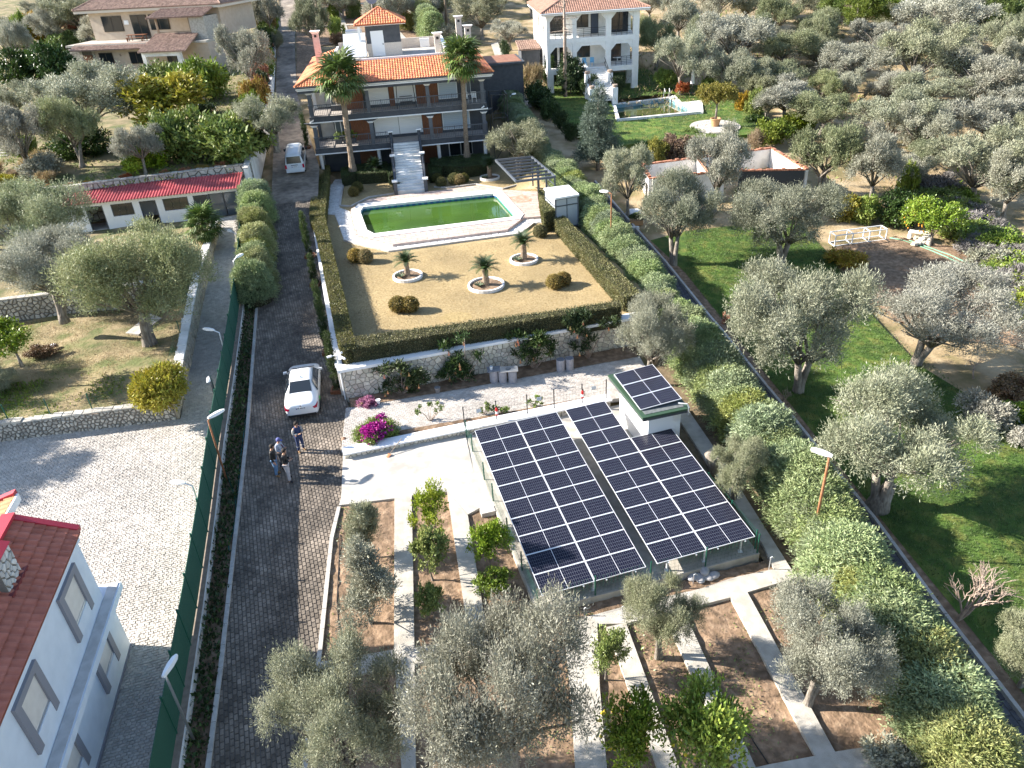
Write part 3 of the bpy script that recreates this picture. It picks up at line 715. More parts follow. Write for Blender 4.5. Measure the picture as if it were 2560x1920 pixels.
# sacks and rubble below the front edge
for k, q in enumerate(zz(C6, (1640, 205), (1690, 215), (1740, 205), (1790, 195), (1720, 175))):
    p = G(q); mb = MB(); L, W_ = .55, .34
    for i in range(5):
        pass
    mb.lathe([(.0, 0), (.14, .01), (.2, .07), (.19, .13), (.1, .19), (.0, .2)], (0, 0, 0), 10, caps=False)
    mb.v = [(x * 1.5 * math.cos(.5 + k) - y * math.sin(.5 + k) + p.x, x * 1.5 * math.sin(.5 + k) + y * math.cos(.5 + k) + p.y, z + p.z + (.16 if k == 4 else .02)) for x, y, z in mb.v]
    s_ = mb.build('cement_sack', M('sack_paper', (.33, .32, .33), (.45, .43, .42), 5, .9), smooth=True)
    props(s_, ['grey sack leftmost in the heap before the solar platform', 'grey sack second from left in the heap before the platform', 'grey sack third from left in the heap before the platform', 'grey sack rightmost in the heap before the solar platform', 'grey sack lying on top of the heap before the platform'][k], 'sack', 'sacks in front of the solar platform')

# ================================================================== RETAINING WALLS OF THE LAWN
LZ = 2.45
rw = thing('retaining_wall', 'cream crazy stone retaining wall with white cap below the dry lawn', 'wall', U(8, 36.4, .4))
MB().prism(uvbox(-.22, 17.9, 36.45, 36.95), -.1, 2.36).build('wall_body', mortar_w, rw)
MB().prism(uvbox(-.42, 17.95, 36.32, 36.98), 2.36, 2.52).build('cap', white_p, rw)
stone_face(rw, U(-.2, 36.45, .35), U(17.4, 36.45, .42), U(17.4, 36.45, 2.34), U(-.2, 36.45, 2.34), 400, stone_w, .028, .03, seed=9)
bw = thing('boundary_wall', 'white capped side wall of the lawn running up along the block paved road', 'wall', U(-.2, 40, .6))
wl = [U(-.44, 36.99), U(-.40, 43), U(-.38, 50), U(-.35, 56), U(-.3, 62.6)]
mb, mc = MB(), MB()
for a, b in zip(wl[:-1], wl[1:]):
    d = (b - a).normalized(); n = Vector((d.y, -d.x, 0)) * .17
    za, zb = max(2.36, T(a.x, a.y) + .1), max(2.36, T(b.x, b.y) + .1)
    mb.hexa([Vector((*(a).xy, -.1)), Vector((*(b).xy, -.1)), Vector((*(b + n * 1.6).xy, -.1)), Vector((*(a + n * 1.6).xy, -.1))], [Vector((*(a).xy, za)), Vector((*(b).xy, zb)), Vector((*(b + n * 1.6).xy, zb)), Vector((*(a + n * 1.6).xy, za))])
    mc.hexa([Vector((*(a - n * .3).xy, za)), Vector((*(b - n * .3).xy, zb)), Vector((*(b + n * 2.0).xy, zb)), Vector((*(a + n * 2.0).xy, za))], [Vector((*(a - n * .3).xy, za + .16)), Vector((*(b - n * .3).xy, zb + .16)), Vector((*(b + n * 2.0).xy, zb + .16)), Vector((*(a + n * 2.0).xy, za + .16))])
mb.build('wall_body', white_dirty, bw); mc.build('cap', white_p, bw)
# security camera pole on the wall corner
sc = thing('security_camera_pole', 'white pole with two white cameras at the lawn wall corner', 'security camera', U(-.3, 36.6, 2.5))
c = U(-.28, 36.55, 2.52)
MB().tube([c + Vector((0, 0, -2.0)), c + Vector((0, 0, .9))], .045, 8).build('pole', white_p, sc)
for dx, dy in ((-.28, -.02), (.25, -.18), (.1, .22)):
    a = c + Vector((0, 0, .82)); b = c + Vector((dx, dy, .8)); mb = MB(); mb.beam(a, b, .03, .03); mb.tube([b, b + Vector((dx, dy, -.06)) * .9], [.07, .06], 8); mb.build('camera_head', white_p, sc)
# grey drums, table board, pots along the wall
def drum(q, lab, z=None, h=.85, r=.24):
    p = G(q); t = thing('concrete_drum', lab, 'drum', p, 'grey drums along the stone wall')
    MB().lathe([(r, 0), (r, h), (r * .86, h), (r * .86, h - .1), (0, h - .1)], p, 18, caps=False).build('shell', M('grey_drum', (.27, .27, .30), (.33, .33, .36), 5, .8), t, smooth=False)
    MB().lathe([(0.001, h - .06), (r * .9, h - .06), (r * .9, h - .02), (.001, h - .02)], p, 18, caps=False).build('lid', M('drum_lid', (.20, .2, .22), rough=.7), t)
    return p
d1 = [drum(Z(a, 1470, *H4), l) for a, l in ((1893, 'leftmost grey drum under the board by the wall'), (1960, 'middle grey drum under the board by the wall'), (2035, 'rightmost grey drum under the sink board by the wall'))]
drum(Z(620, 1385, *I4), 'left drum of the standing pair against the stone wall'); drum(Z(688, 1375, *I4), 'right drum of the standing pair against the stone wall')
bd = MB().beam(d1[0] + Vector((-.35, 0, .88)), d1[0] + Vector((.45, .1, .88)), .6, .05).build('board', M('grey_board', (.16, .17, .19), (.22, .23, .25), 5)); props(bd, 'dark grey board lying across the left grey drums by the wall', 'board')
sk = thing('sink_unit', 'shiny steel sink top lying on the right grey drums by the wall', 'sink', d1[1] + Vector((0, 0, .9)))
a, b = d1[1] + Vector((-.12, 0, .9)), d1[2] + Vector((.32, .08, .9)); MB().beam(a, b, .62, .04).build('top', steel, sk); m_ = a + (b - a) * .45
MB().lathe([(.001, .021), (.15, .021), (.16, .028), (.17, .022)], m_, 14, caps=False).build('basin', glass_g, sk)
bk = MB().lathe([(.07, 0), (.09, .2), (.08, .2), (.065, .02)], d1[0] + Vector((-.12, 0, .905)), 12).build('bucket', white_p); props(bk, 'small white bucket standing on the dark board by the wall', 'bucket')
for q, lab, m_, r in ((Z(1458, 1540, *H4), 'grey flower pot with a small plant at the foot of the stone wall', M('pot_grey', (.25, .23, .22), rough=.8), .16), (Z(1003, 1625, *H4), 'small white pot beside the pink flowers at the wall corner', white_p, .12)):
    p = G(q, .15); t = thing('flower_pot', lab, 'pot', p); MB().lathe([(r * .7, 0), (r, r * 1.9), (r * 1.08, r * 1.9), (r * 1.08, r * 2.1), (r * .9, r * 2.1), (r * .9, r * 1.8), (0, r * 1.8)], p, 14, caps=False).build('pot', m_, t, smooth=False)
# shovel leaning on the low wall
sh = thing('shovel', 'long handled shovel leaning on the low wall over the concrete yard', 'shovel', G((844, 993)))
a, b = G(Z(1090, 750, *A6)) + Vector((0, 0, .2)), U(2.05, 31.25, .86)
MB().tube([a, b], .02, 6).build('handle', wood_grey, sh)
d = (b - a).normalized(); sd = d.cross(Vector((0, 0, 1))).normalized(); f = MB()
f.add([a + d * .05 - sd * .1, a + d * .05 + sd * .1, a - d * .18 + sd * .1, a - d * .27, a - d * .18 - sd * .1, a - d * .1 + Vector((0, 0, .03))], [(0, 1, 5), (1, 2, 5), (2, 3, 5), (3, 4, 5), (4, 0, 5)]); f.build('blade', rust, sh)
# ================================================================== LAWN AND POOL
J4, K4 = (620, 0), (1200, 0)
at = lambda z: (lambda q: P(q, z))
flat = lambda z: (lambda x, y: z)
POOLi = [P(Z(a, b, *H4), 2.72) for a, b in ((862, 150), (884, 116), (1880, 12), (1910, 20), (2046, 170), (2030, 192), (968, 320), (915, 292))]
POOLo = [P(Z(a, b, *H4), 2.72) for a, b in ((790, 152), (848, 92), (1882, -18), (1955, -4), (2118, 172), (2092, 206), (958, 350), (858, 326))]
pm = [(a + b) / 2 for a, b in zip(POOLi, POOLo)]; pmxy = [(p.x, p.y) for p in pm]
lawn = drape('lawn', uvp([(-.05, 37.0), (17.7, 36.9), (18.9, 39), (19.3, 60), (19.0, 77), (1.3, 78), (.45, 62), (.2, 50)]), straw, flat(LZ), 0, .4, hole=pmxy)
b = P((985, 685), LZ); drape('lawn_stain', [(b.x + math.cos(a * .4488) * (.95 + .2 * math.sin(a * 3)), b.y + math.sin(a * .4488) * .75) for a in range(14)], M('browned_turf', (.27, .20, .085), (.38, .285, .135), 6, .95), flat(LZ), .006, .5)
cop = thing('pool_coping', 'white stone coping round the green swimming pool', 'pool edge', POOLo[0])
for i in range(8):
    j = (i + 1) % 8; L = (POOLo[j] - POOLo[i]).length; n = max(1, round(L / 1.0))
    for k in range(n):
        f = lambda A, B, t: A + (B - A) * t
        a, b, c, d = f(POOLo[i], POOLo[j], (k + .01) / n), f(POOLo[i], POOLo[j], (k + .99) / n), f(POOLi[i], POOLi[j], (k + .99) / n), f(POOLi[i], POOLi[j], (k + .01) / n)
        e = Vector((0, 0, .16)); MB().hexa([a - e, b - e, c - e, d - e], [a + Vector((0, 0, .03)), b + Vector((0, 0, .03)), c + Vector((0, 0, .03)), d + Vector((0, 0, .03))]).build('coping_stone', M('white_coping', (.72, .69, .65), (.80, .78, .74), 2, .8, .3, 50, isl=.05), cop)
basin = thing('swimming_pool', 'long chamfered swimming pool with blue and teal tile band and murky green water', 'pool', POOLi[7] - Vector((0, 0, 1)))
mb = MB()
for i in range(8):
    a, b = POOLi[i], POOLi[(i + 1) % 8]; e = Vector((0, 0, 1.4)); c = sum(POOLi, Vector()) / 8
    o = lambda p: p + (p - c).normalized() * .12
    mb.quad(o(b), o(a), o(a) - e, o(b) - e)
mb.build('basin_wall', M('pool_wall', (.05, .16, .15), rough=.5), basin)
tm = [M('pool_tile_' + n, c, rough=.25) for n, c in (('blue', (.02, .10, .26)), ('teal', (.06, .30, .28)), ('aqua', (.14, .42, .38)))]
for i in range(8):
    a, b = POOLi[i], POOLi[(i + 1) % 8]; L = (b - a).length; n = max(1, int(L / .26)); d = (b - a) / n; inn = Vector((-d.y, d.x, 0)).normalized()
    if (sum(POOLi, Vector()) / 8 - a).dot(inn) < 0: inn = -inn
    for k in range(n):
        for r in range(2):
            p = a + d * (k + .04); q = a + d * (k + .96); z1, z0 = -.16 - r * .15, -.30 - r * .15; ro = -inn * .11; fr = inn * .0
            mbt = MB(); mbt.hexa([p + ro + Vector((0, 0, z0)), q + ro + Vector((0, 0, z0)), q + fr + Vector((0, 0, z0)), p + fr + Vector((0, 0, z0))], [p + ro + Vector((0, 0, z1)), q + ro + Vector((0, 0, z1)), q + fr + Vector((0, 0, z1)), p + fr + Vector((0, 0, z1))])
            mbt.build('tile', tm[(k + r) % 2 if i not in (3, 4) else 1 + (k + r) % 2], basin)
wm = M('green_pool_water', (.042, .095, .016), (.062, .13, .022), .35, .04, .25, .9, spec=.5, big=.12)
mb = MB(); mb.add([(p.x, p.y, 2.40) for p in POOLi], [tuple(range(8))]); water = mb.build('pool_water', wm, kind='structure')
DECK = [P(q, 2.70) for q in [Z(788, 150, *H4), Z(830, 340, *H4), Z(1110, 402, *H4), Z(1990, 290, *H4), Z(2120, 195, *H4), Z(470, 185, *I4), Z(452, 20, *I4), Z(440, 1470, *K4), Z(165, 1455, *K4), Z(1750, 1425, *J4), Z(1530, 1452, *J4), Z(1205, 1492, *J4), Z(930, 1527, *J4), Z(790, 1602, *J4)]]
dxy = [(p.x, p.y) for p in DECK]
deck = drape('pool_deck', dxy, deck_pink, flat(2.66), 0, .3, skirt=.3, hole=pmxy)
fa = math.atan2((POOLi[6] - POOLi[5]).y, (POOLi[6] - POOLi[5]).x)
pieces(deck, 'deck_tile', [p for p in grid_polys(dxy, fa, .8, .5, .5) if not inside((sum(q[0] for q in p) / len(p), sum(q[1] for q in p) / len(p)), pmxy)], deck_pink, flat(2.66), -.01, .045, .02, 300, .003, .006)
drape('stone_stain', xy(zz(K4, (225, 1510), (330, 1490), (400, 1520), (395, 1545), (300, 1560), (235, 1545)), at(2.72)), M('brown_stone_patch', (.36, .20, .13), (.50, .36, .29), 3, .8), flat(2.702), 0, .4)
SLAB = [P(q, 2.5) for q in [Z(612, 1385, *J4), Z(738, 1372, *J4), Z(705, 1580, *J4), Z(700, 115, *H4), Z(784, 150, *H4), Z(830, 347, *H4), Z(1110, 411, *H4), Z(1990, 298, *H4), Z(2120, 202, *H4), Z(478, 192, *I4), Z(492, 232, *I4), Z(2195, 240, *H4), Z(2090, 322, *H4), Z(1085, 458, *H4), Z(835, 402, *H4), Z(738, 372, *H4), Z(690, 230, *H4), Z(665, 172, *H4), Z(585, 165, *H4), Z(580, 1560, *J4)]]
sxy = [(p.x, p.y) for p in SLAB]
spath = drape('slab_path', sxy, slab_w, flat(2.47), 0, .5, skirt=.1)
pieces(spath, 'slab', grid_polys(sxy, fa, .52, .34, .5, .03), slab_w, flat(2.47), -.005, .05, .035, 300, .012, .015)
def edging(label, pts, z, w=.14, h=.1, mat=kerb_m):
    t = thing('lawn_edging', label, 'edging', pts[0])
    for a, b in zip(pts[:-1], pts[1:]):
        n = max(1, round((b - a).length / .9))
        for i in range(n):
            MB().beam(a + (b - a) * ((i + .01) / n) + Vector((0, 0, h / 2)), a + (b - a) * ((i + .99) / n) + Vector((0, 0, h / 2)), w, h + .06).build('edging_stone', mat, t)
edging('pale stone edging in front of the slab path on the dry lawn', [P(q, LZ) for q in (Z(738, 374, *H4), Z(835, 405, *H4), Z(1085, 461, *H4), Z(2090, 326, *H4), Z(2195, 244, *H4))], LZ)
edging('stone edging round the left rear lawn patch beside the stairs', [P(q, LZ) for q in (Z(740, 1372, *J4), Z(706, 1585, *J4), Z(790, 1590, *J4), Z(930, 1520, *J4), Z(1205, 1480, *J4))], LZ + .02)
edging('stone edging along the right rear lawn patch below the pergola', [P(q, LZ) for q in (Z(1430, 1440, *J4), Z(1535, 1447, *J4), Z(1750, 1420, *J4), Z(1960, 1455, *J4), Z(2140, 1405, *J4), Z(2150, 1380, *J4))], LZ + .02)
# white ring beds of the cycads
def ring_bed(q, r, lab, z=LZ):
    c = P(q, z); t = thing('ring_bed', lab, 'planter ring', c)
    n = 22
    for k in range(n):
        a0, a1 = 2 * math.pi * (k + .02) / n, 2 * math.pi * (k + .98) / n; f = lambda a, rr, h: (c.x + math.cos(a) * rr, c.y + math.sin(a) * rr, c.z + h)
        MB().hexa([f(a0, r - .13, -.05), f(a0, r, -.05), f(a1, r, -.05), f(a1, r - .13, -.05)], [f(a0, r - .13, .2), f(a0, r, .2), f(a1, r, .2), f(a1, r - .13, .2)]).build('ring_stone', white_dirty, t)
    MB().lathe([(.001, .14), (r * .5, .12), (r - .12, .08)], c, 20, caps=False).build('soil', soil, t)
    return c
CYC = [(ring_bed(Z(1228, 655, *H4), 1.02, 'white ring bed of the left cycad on the lawn'), 'cycad in the left white ring on the dry lawn', 1.0),
       (ring_bed(Z(1830, 725, *H4), 1.2, 'largest white ring bed at the middle of the lawn'), 'cycad in the largest middle ring on the dry lawn', 1.12),
       (ring_bed(Z(338, 528, *I4), 1.0, 'white ring bed of the right cycad nearest the pool'), 'tall cycad in the right ring nearest the pool', 1.15),
       (ring_bed(Z(988, 1375, *J4), .95, 'ring bed behind the pool beside the left palm'), 'dark cycad beside the left palm before the house', 1.15),
       (ring_bed(Z(1858, 1372, *J4), .95, 'white ring bed on the rear lawn near the pergola'), 'cycad in the ring near the pergola', 1.15)]
# pergola
pg = thing('pergola', 'dark grey steel pergola frame with open crossbars beside the pool', 'pergola', P(Z(480, 1480, *K4), 2.7))
def Q(a, b, z, o=K4): return P(Z(a, b, *o), z)
TL, BLc, BRc, TR = Q(120, 1232, 5.2), Q(278, 1395, 5.2), Q(578, 1358, 5.2), Q(395, 1205, 5.2)
for a, b in ((TL, BLc), (BLc, BRc), (BRc, TR), (TR, TL)): MB().beam(a, b, .12, .18).build('beam', grey_metal, pg)
for k in range(1, 7):
    t = k / 7; MB().beam(TL + (BLc - TL) * t, TR + (BRc - TR) * t, .07, .14).build('crossbar', grey_metal, pg)
for t in (0.02, .3, .62, .98):
    c = TR + (BRc - TR) * t; MB().box(c.x - .06, c.y - .06, 2.66, c.x + .06, c.y + .06, 5.12).build('post', grey_metal, pg)
for t in (.62, .98):
    c = TR + (BRc - TR) * t + (TL - TR) * .22; MB().box(c.x - .06, c.y - .06, 2.66, c.x + .06, c.y + .06, 5.12).build('post', grey_metal, pg)
for h in (3.2, 3.9, 4.5): MB().beam(TR + (BRc - TR) * .62 - Vector((0, 0, 5.2 - h)), BRc - Vector((0, 0, 5.2 - h)), .05, .05).build('rail', grey_metal, pg)
# changing cabin with flat white roof
ks = thing('pool_cabin', 'small cabin with flat white roof and grey framed frosted panes by the hedge', 'cabin', P(Z(600, 215, *I4), 2.5))
r4 = [Q(490, 1450, 4.9), Q(575, 1528, 4.9), Q(762, 1497, 4.9), Q(680, 1425, 4.9)]
MB().hexa([p - Vector((0, 0, .08)) for p in r4], [p + Vector((0, 0, .06)) for p in r4]).build('roof', white_p, ks)
c4 = sum(r4, Vector()) / 4; w4 = [c4 + (p - c4) * .93 for p in r4]
for p in w4: MB().box(p.x - .05, p.y - .05, 2.4, p.x + .05, p.y + .05, 4.82).build('post', grey_metal, ks)
fr_w = M('frosted_pane', (.40, .43, .47), rough=.35)
for i in range(4):
    a, b = w4[i], w4[(i + 1) % 4]; d = (b - a)
    for h in (2.55, 4.25, 4.78): MB().beam(Vector((*a.xy, h)), Vector((*b.xy, h)), .06, .07).build('frame', grey_metal, ks)
    n = 2
    for k in range(n):
        p, q = a + d * (k + .04) / n, a + d * (k + .96) / n
        for z0, z1 in ((2.6, 4.2), (4.3, 4.74)): MB().beam(Vector((*p.xy, (z0 + z1) / 2)), Vector((*q.xy, (z0 + z1) / 2)), .02, z1 - z0).build('pane', fr_w, ks)
    m = a + d * .5; MB().box(m.x - .03, m.y - .03, 2.5, m.x + .03, m.y + .03, 4.8).build('mullion', grey_metal, ks)

# ================================================================== roofing
def roof_tiles(parent, O, ex, ey, poly, w, h, mat, maxn=0, amp=.045, step=.035, name='tile', lift=.0):
    """barrel tiles over the slope O + s*ex + t*ey (ey runs up the slope), inside poly (s,t); local or world as given"""
    O, ex, ey = Vector(O), Vector(ex).normalized(), Vector(ey).normalized(); nz = ex.cross(ey)
    if nz.z < 0: nz = -nz
    ss = [p[0] for p in poly]; ts = [p[1] for p in poly]; one = []
    for j in range(int(min(ts) // h), int(max(ts) // h) + 1):
        for i in range(int(min(ss) // w), int(max(ss) // w) + 1):
            if not inside(((i + .5) * w, (j + .5) * h), poly): continue
            vs = []
            for t, up in ((j * h - .02, step), (j * h + h, 0)):
                for k in range(6):
                    a = k / 5; vs.append(O + ex * ((i + a) * w) + ey * t + nz * (lift + up + amp * math.sin(math.pi * min(1, a * 1.25)) * (1 if a < .8 else -.25)))
            for k in range(6): vs.append(vs[k] - nz * .03)
            fs = [(k, k + 1, k + 7, k + 6) for k in range(5)] + [(k, 12 + k, 13 + k, k + 1) for k in range(5)]
            one.append((vs, fs))
    rest = MB()
    for k, (vs, fs) in enumerate(one):
        if k < maxn: MB().add(vs, fs).build(name, mat, parent, local=True)
        else: rest.add(vs, fs)
    if rest.v: rest.build('tiles', mat, parent, local=True, kind='stuff')
def plane_poly(O, ex, ey, pts):
    O, ex, ey = Vector(O), Vector(ex).normalized(), Vector(ey).normalized()
    return [((Vector(p) - O).dot(ex), (Vector(p) - O).dot(ey)) for p in pts]
def hip_side(parent, a, b, c, d, w, h, mat, maxn=0, deckmat=None, amp=.045):
    """one roof slope: eave a-b, upper edge d-c"""
    a, b, c, d = map(Vector, (a, b, c, d)); ex = (b - a).normalized(); ey = (d - a); ey = (ey - ex * ey.dot(ex)).normalized()
    MB().hexa([p - Vector((0, 0, .12)) for p in (a, b, c, d)], [a, b, c, d]).build('roof_slope', deckmat or mat, parent, local=True)
    roof_tiles(parent, a, ex, ey, plane_poly(a, ex, ey, [a, b, c, d]), w, h, mat, maxn, amp=amp)
def ridge(parent, a, b, mat, r=.12, name='ridge_tiles'):
    MB().tube([Vector(a), Vector(b)], r, 8).build(name, mat, parent, local=True)

# ================================================================== HOUSE WITH ORANGE ROOF
hA, hB = P((683, 335), 4.95), P((1057, 302), 4.95); HW = (hB - hA).length; hrz = math.atan2((hB - hA).y, (hB - hA).x)
house = thing('villa', 'two storey charcoal villa with orange tiled roof, balconies and a roof terrace', 'house', (hA.x, hA.y, 2.45), rz=hrz)
Hm = Matrix.Translation((hA.x, hA.y, 2.45)) @ Matrix.Rotation(hrz, 4, 'Z')
def hl(name, mb, mat, parent=None, smooth=False): return mb.build(name, mat, parent or house, smooth, local=True)
B_ = lambda *a: MB().box(*a)
Fz = (3.03, 5.93); EV = 8.75; DY = 19.0
fx = lambda zx: (zx - 490) / 1370 * HW
cream = M('cream_tile_wall', (.58, .50, .43), (.64, .57, .50), 8, .7)
floor_t = M('balcony_floor', (.36, .32, .29), (.42, .38, .35), 4, .7)
tim = wood_brown
hl('basement_wall', B_(.4, 3.2, 0, HW - .4, DY - 1, 2.5), charcoal)
for x0, x1 in ((3.9, 5.6), (10.2, 11.6)): hl('timber_door', B_(x0, 3.12, .05, x1, 3.195, 2.3), tim)
bwn = hl('window', B_(12.8, 3.1, .5, 15.2, 3.19, 2.2), white_p)
for k in range(2): hl('pane', B_(12.9 + k * 1.17, 3.06, .6, 13.97 + k * 1.17, 3.098, 2.1), glass_d, bwn)
hl('service_bench', B_(13.0, 1.8, .0, 14.6, 2.4, .7), white_dirty)
for f, z in enumerate(Fz):
    hl('floor_slab', B_(0, 0, z - .53, HW, DY - 1.2, z - .004), charcoal)
    hl('slab_edge_trim', B_(-.06, -.06, z - .56, HW + .06, DY - 1.1, z - .46), white_p)
    hl('balcony_floor', B_(.08, .08, z - .003, HW - .08, 3.3, z + .012), floor_t)
    hl('wall', B_(1.9, 2.3, z + .013, HW - .15, DY - 1.5, z + 2.4), charcoal)
    # openings and cladding on the recessed front
    y = 2.3
    hl('side_wall', B_(.12, 4.6, z + .013, 1.898, DY - 1.5, z + 2.4), white_dirty)
    if f == 1:
        segs = [('window', 1.95, 3.0), ('timber', 3.2, 5.05), ('shutter', 5.5, 7.5), ('timber', 7.55, 8.0), ('shutter', 8.05, 10.1), ('timber', 10.15, 12.2), ('shutter_g', 12.25, 14.1), ('window', 14.5, 15.4)]
    else:
        segs = [('window', 2.0, 3.1), ('timber', 3.5, 5.4), ('shutter', 5.75, 8.1), ('shutter', 8.14, 10.4), ('timber', 10.42, 12.3), ('shutter_g', 12.4, 15.1)]
    for kd, x0, x1 in segs:
        if kd == 'timber':
            n = max(2, int((x1 - x0) / .3))
            for k in range(n): hl('timber_board', B_(x0 + (x1 - x0) * (k + .02) / n, y - .06, z + .02, x0 + (x1 - x0) * (k + .98) / n, y - .004, z + 2.35), tim)
        elif kd == 'window':
            wn = hl('window', B_(x0, y - .07, z + .5, x1, y - .004, z + 2.2), white_p)
            for k in range(2): hl('pane', B_(x0 + .06 + k * (x1 - x0) / 2, y - .09, z + .58, x0 - .04 + (k + 1) * (x1 - x0) / 2, y - .072, z + 2.12), glass_g, wn)
        else:
            fr = hl('roller_shutter', B_(x0, y - .05, z + .28, x1, y - .004, z + 2.3), white_p)
            mt = white_p if kd == 'shutter' else M('shade_blue_shutter', (.44, .52, .60), rough=.6)  # white shutters lying in shade, the shade put into a blue grey colour
            for k in range(11): hl('slat', B_(x0 + .07, y - .085, z + .36 + k * .17, x1 - .07, y - .052, z + .36 + k * .17 + .155), mt, fr)
    # posts, brackets and capitals along the edge
    for x in (.28, fx(925) + .25, fx(1392) + .2, HW - .35):
        if f == 0 and 7.2 < x < 9.9: continue
        hl('column', B_(x - .17, .12, z + .013, x + .17, .46, z + 1.95), grey_metal)
        hl('capital', MB().hexa([(x - .2, .1, z + 1.95), (x + .2, .1, z + 1.95), (x + .2, .5, z + 1.95), (x - .2, .5, z + 1.95)], [(x - .34, 0, z + 2.12), (x + .34, 0, z + 2.12), (x + .34, .6, z + 2.12), (x - .34, .6, z + 2.12)]), white_p)
        hl('bracket', MB().hexa([(x - .25, .14, z + 2.12), (x + .25, .14, z + 2.12), (x + .25, .46, z + 2.12), (x - .25, .46, z + 2.12)], [(x - .9, .14, z + 2.36), (x + .9, .14, z + 2.36), (x + .9, .46, z + 2.36), (x - .9, .46, z + 2.36)]), charcoal)
    for y_ in (4.4, 8.5, 12.6):
        hl('column', B_(.1, y_ - .16, z + .013, .42, y_ + .16, z + 2.36), white_p if f else grey_metal)
    if f == 1: hl('eave_beam', B_(0.05, .1, z + 2.36, HW - .05, .5, z + 2.72), charcoal)
# balustrades
bal = MB().box(-.012, -.012, .1, .012, .012, 1.0).mesh('baluster'); bal_n = [0]
def balustrade(p0, p1, z):
    p0, p1 = Vector(p0), Vector(p1); L = (p1 - p0).length; d = (p1 - p0).normalized()
    for h, w in ((1.02, .06), (.1, .04)): hl('handrail' if h > 1 else 'bottom_rail', MB().beam((*p0.xy, z + h), (*p1.xy, z + h), w, w), grey_metal)
    n = int(L / .165)
    for k in range(1, n):
        o = link('baluster', bal, grey_metal, house); q = p0 + d * (L * k / n); o.location = (q.x, q.y, z)
        if k % 10 == 0:
            hl('rail_post', B_(q.x - .03, q.y - .03, z - .3, q.x + .03, q.y + .03, z + 1.08), grey_metal)
SX0, SX1 = 7.25, 9.95
balustrade((.1, .06, 0), (HW - .1, .06, 0), Fz[1]); balustrade((.06, .1, 0), (.06, 4.4, 0), Fz[1]); balustrade((HW - .06, .1, 0), (HW - .06, 2.2, 0), Fz[1])
balustrade((.1, .06, 0), (SX0 - .1, .06, 0), Fz[0]); balustrade((SX1 + .1, .06, 0), (HW - .1, .06, 0), Fz[0]); balustrade((.06, .1, 0), (.06, 4.4, 0), Fz[0]); balustrade((HW - .06, .1, 0), (HW - .06, 2.2, 0), Fz[0])
for x in (.35, 5.9, 11.7, HW - .4): hl('basement_column', MB().lathe([(.17, 0), (.17, 2.47)], (x, .45, 0), 12), white_dirty)
hl('basement_side_wall', B_(.15, 3.6, 0.0, .38, DY - 1.3, 2.468), white_dirty)
# stairs up from the pool deck
NS = 17
for k in range(NS):
    t = k / NS; y0 = -7.4 * (1 - t); z0 = .28 + (Fz[0] - .28) * (k + 1) / NS
    hl('stair_step', B_(SX0 + .12, y0, max(.0, z0 - .6), SX1 - .12, y0 + 7.4 / NS + .05, z0 - .002 * k), white_dirty)
for x in (SX0, SX1):
    hl('stair_side', MB().hexa([(x - .11, -7.4, .0), (x + .11, -7.4, .0), (x + .11, -.02, 2.0), (x - .11, -.02, 2.0)], [(x - .11, -7.4, .55), (x + .11, -7.4, .55), (x + .11, -.02, 3.2), (x - .11, -.02, 3.2)]), charcoal)
    for t in (0, .5, 1):
        yy = -7.45 + 7.45 * t; zb = .3 + 2.73 * t
        hl('newel_post', B_(x - .16, yy - .16, max(0, zb - .5), x + .16, yy + .16, zb + 1.0), charcoal); hl('newel_cap', B_(x - .24, yy - .24, zb + 1.0, x + .24, yy + .24, zb + 1.12), white_p)
    for h in (.6, .9): hl('stair_rail', MB().beam((x, -7.3, .3 + h), (x, -.15, 3.0 + h), .04, .05), grey_metal)
# roof
e = .75; ix0, ix1, iy0, iy1 = 2.6, HW - 3.2, 3.3, 13.6; zr = EV + 1.32
o0, o1, o2, o3 = (-e, -e, EV), (HW + e, -e, EV), (HW + e, DY, EV), (-e, DY, EV)
i0, i1, i2, i3 = (ix0, iy0, zr), (ix1, iy0, zr), (ix1, iy1, zr), (ix0, iy1, zr)
td = M('roof_underlay', (.42, .13, .06), rough=.9)
for q in ((o0, o1, i1, i0), (o1, o2, i2, i1), (o2, o3, i3, i2), (o3, o0, i0, i3)): hip_side(house, *q, .245, .36, tile_o, 0, td)
for a, b in ((o0, i0), (o1, i1), (o2, i2), (o3, i3)): ridge(house, Vector(a) + Vector((0, 0, .05)), Vector(b) + Vector((0, 0, .07)), tile_o, .1, 'hip_tiles')
hl('eave_soffit', B_(-e + .05, -e + .05, EV - .26, HW + e - .05, DY - .05, EV - .125), white_p)
hl('gutter', MB().tube([(-e, -e - .05, EV - .08), (HW + e, -e - .05, EV - .08)], .07, 8), charcoal)
hl('fascia', B_(-e + .2, -e + .2, EV - .62, HW + e - .2, -e + .32, EV - .27), charcoal)
hl('eave_trim', B_(-e + .15, -e + .14, EV - .40, HW + e - .15, -e + .198, EV - .30), white_p)
hl('terrace_floor', B_(ix0, iy0, zr - .5, ix1, iy1, zr - .35), concrete)
for nm, bx in (('parapet', (ix0 - .1, iy0 - .1, zr - .7, ix1 + .1, iy0 + .12, zr + .16)), ('parapet', (ix0 - .1, iy0 + .122, zr - .7, ix0 + .12, iy1 + .1, zr + .3)), ('parapet', (ix1 - .12, iy0 + .122, zr - .7, ix1 + .1, iy1 + .1, zr + .55)), ('parapet', (ix0 + .122, iy1 - .12, zr - .7, ix1 - .122, iy1 + .1, zr + .62))):
    hl(nm, B_(*bx), white_p if bx[4] < iy0 + 1 or bx[3] < ix0 + 1 else cream)
hl('parapet_cap', B_(ix1 - .2, iy0, zr + .55, ix1 + .2, iy1 + .2, zr + .63), white_p)
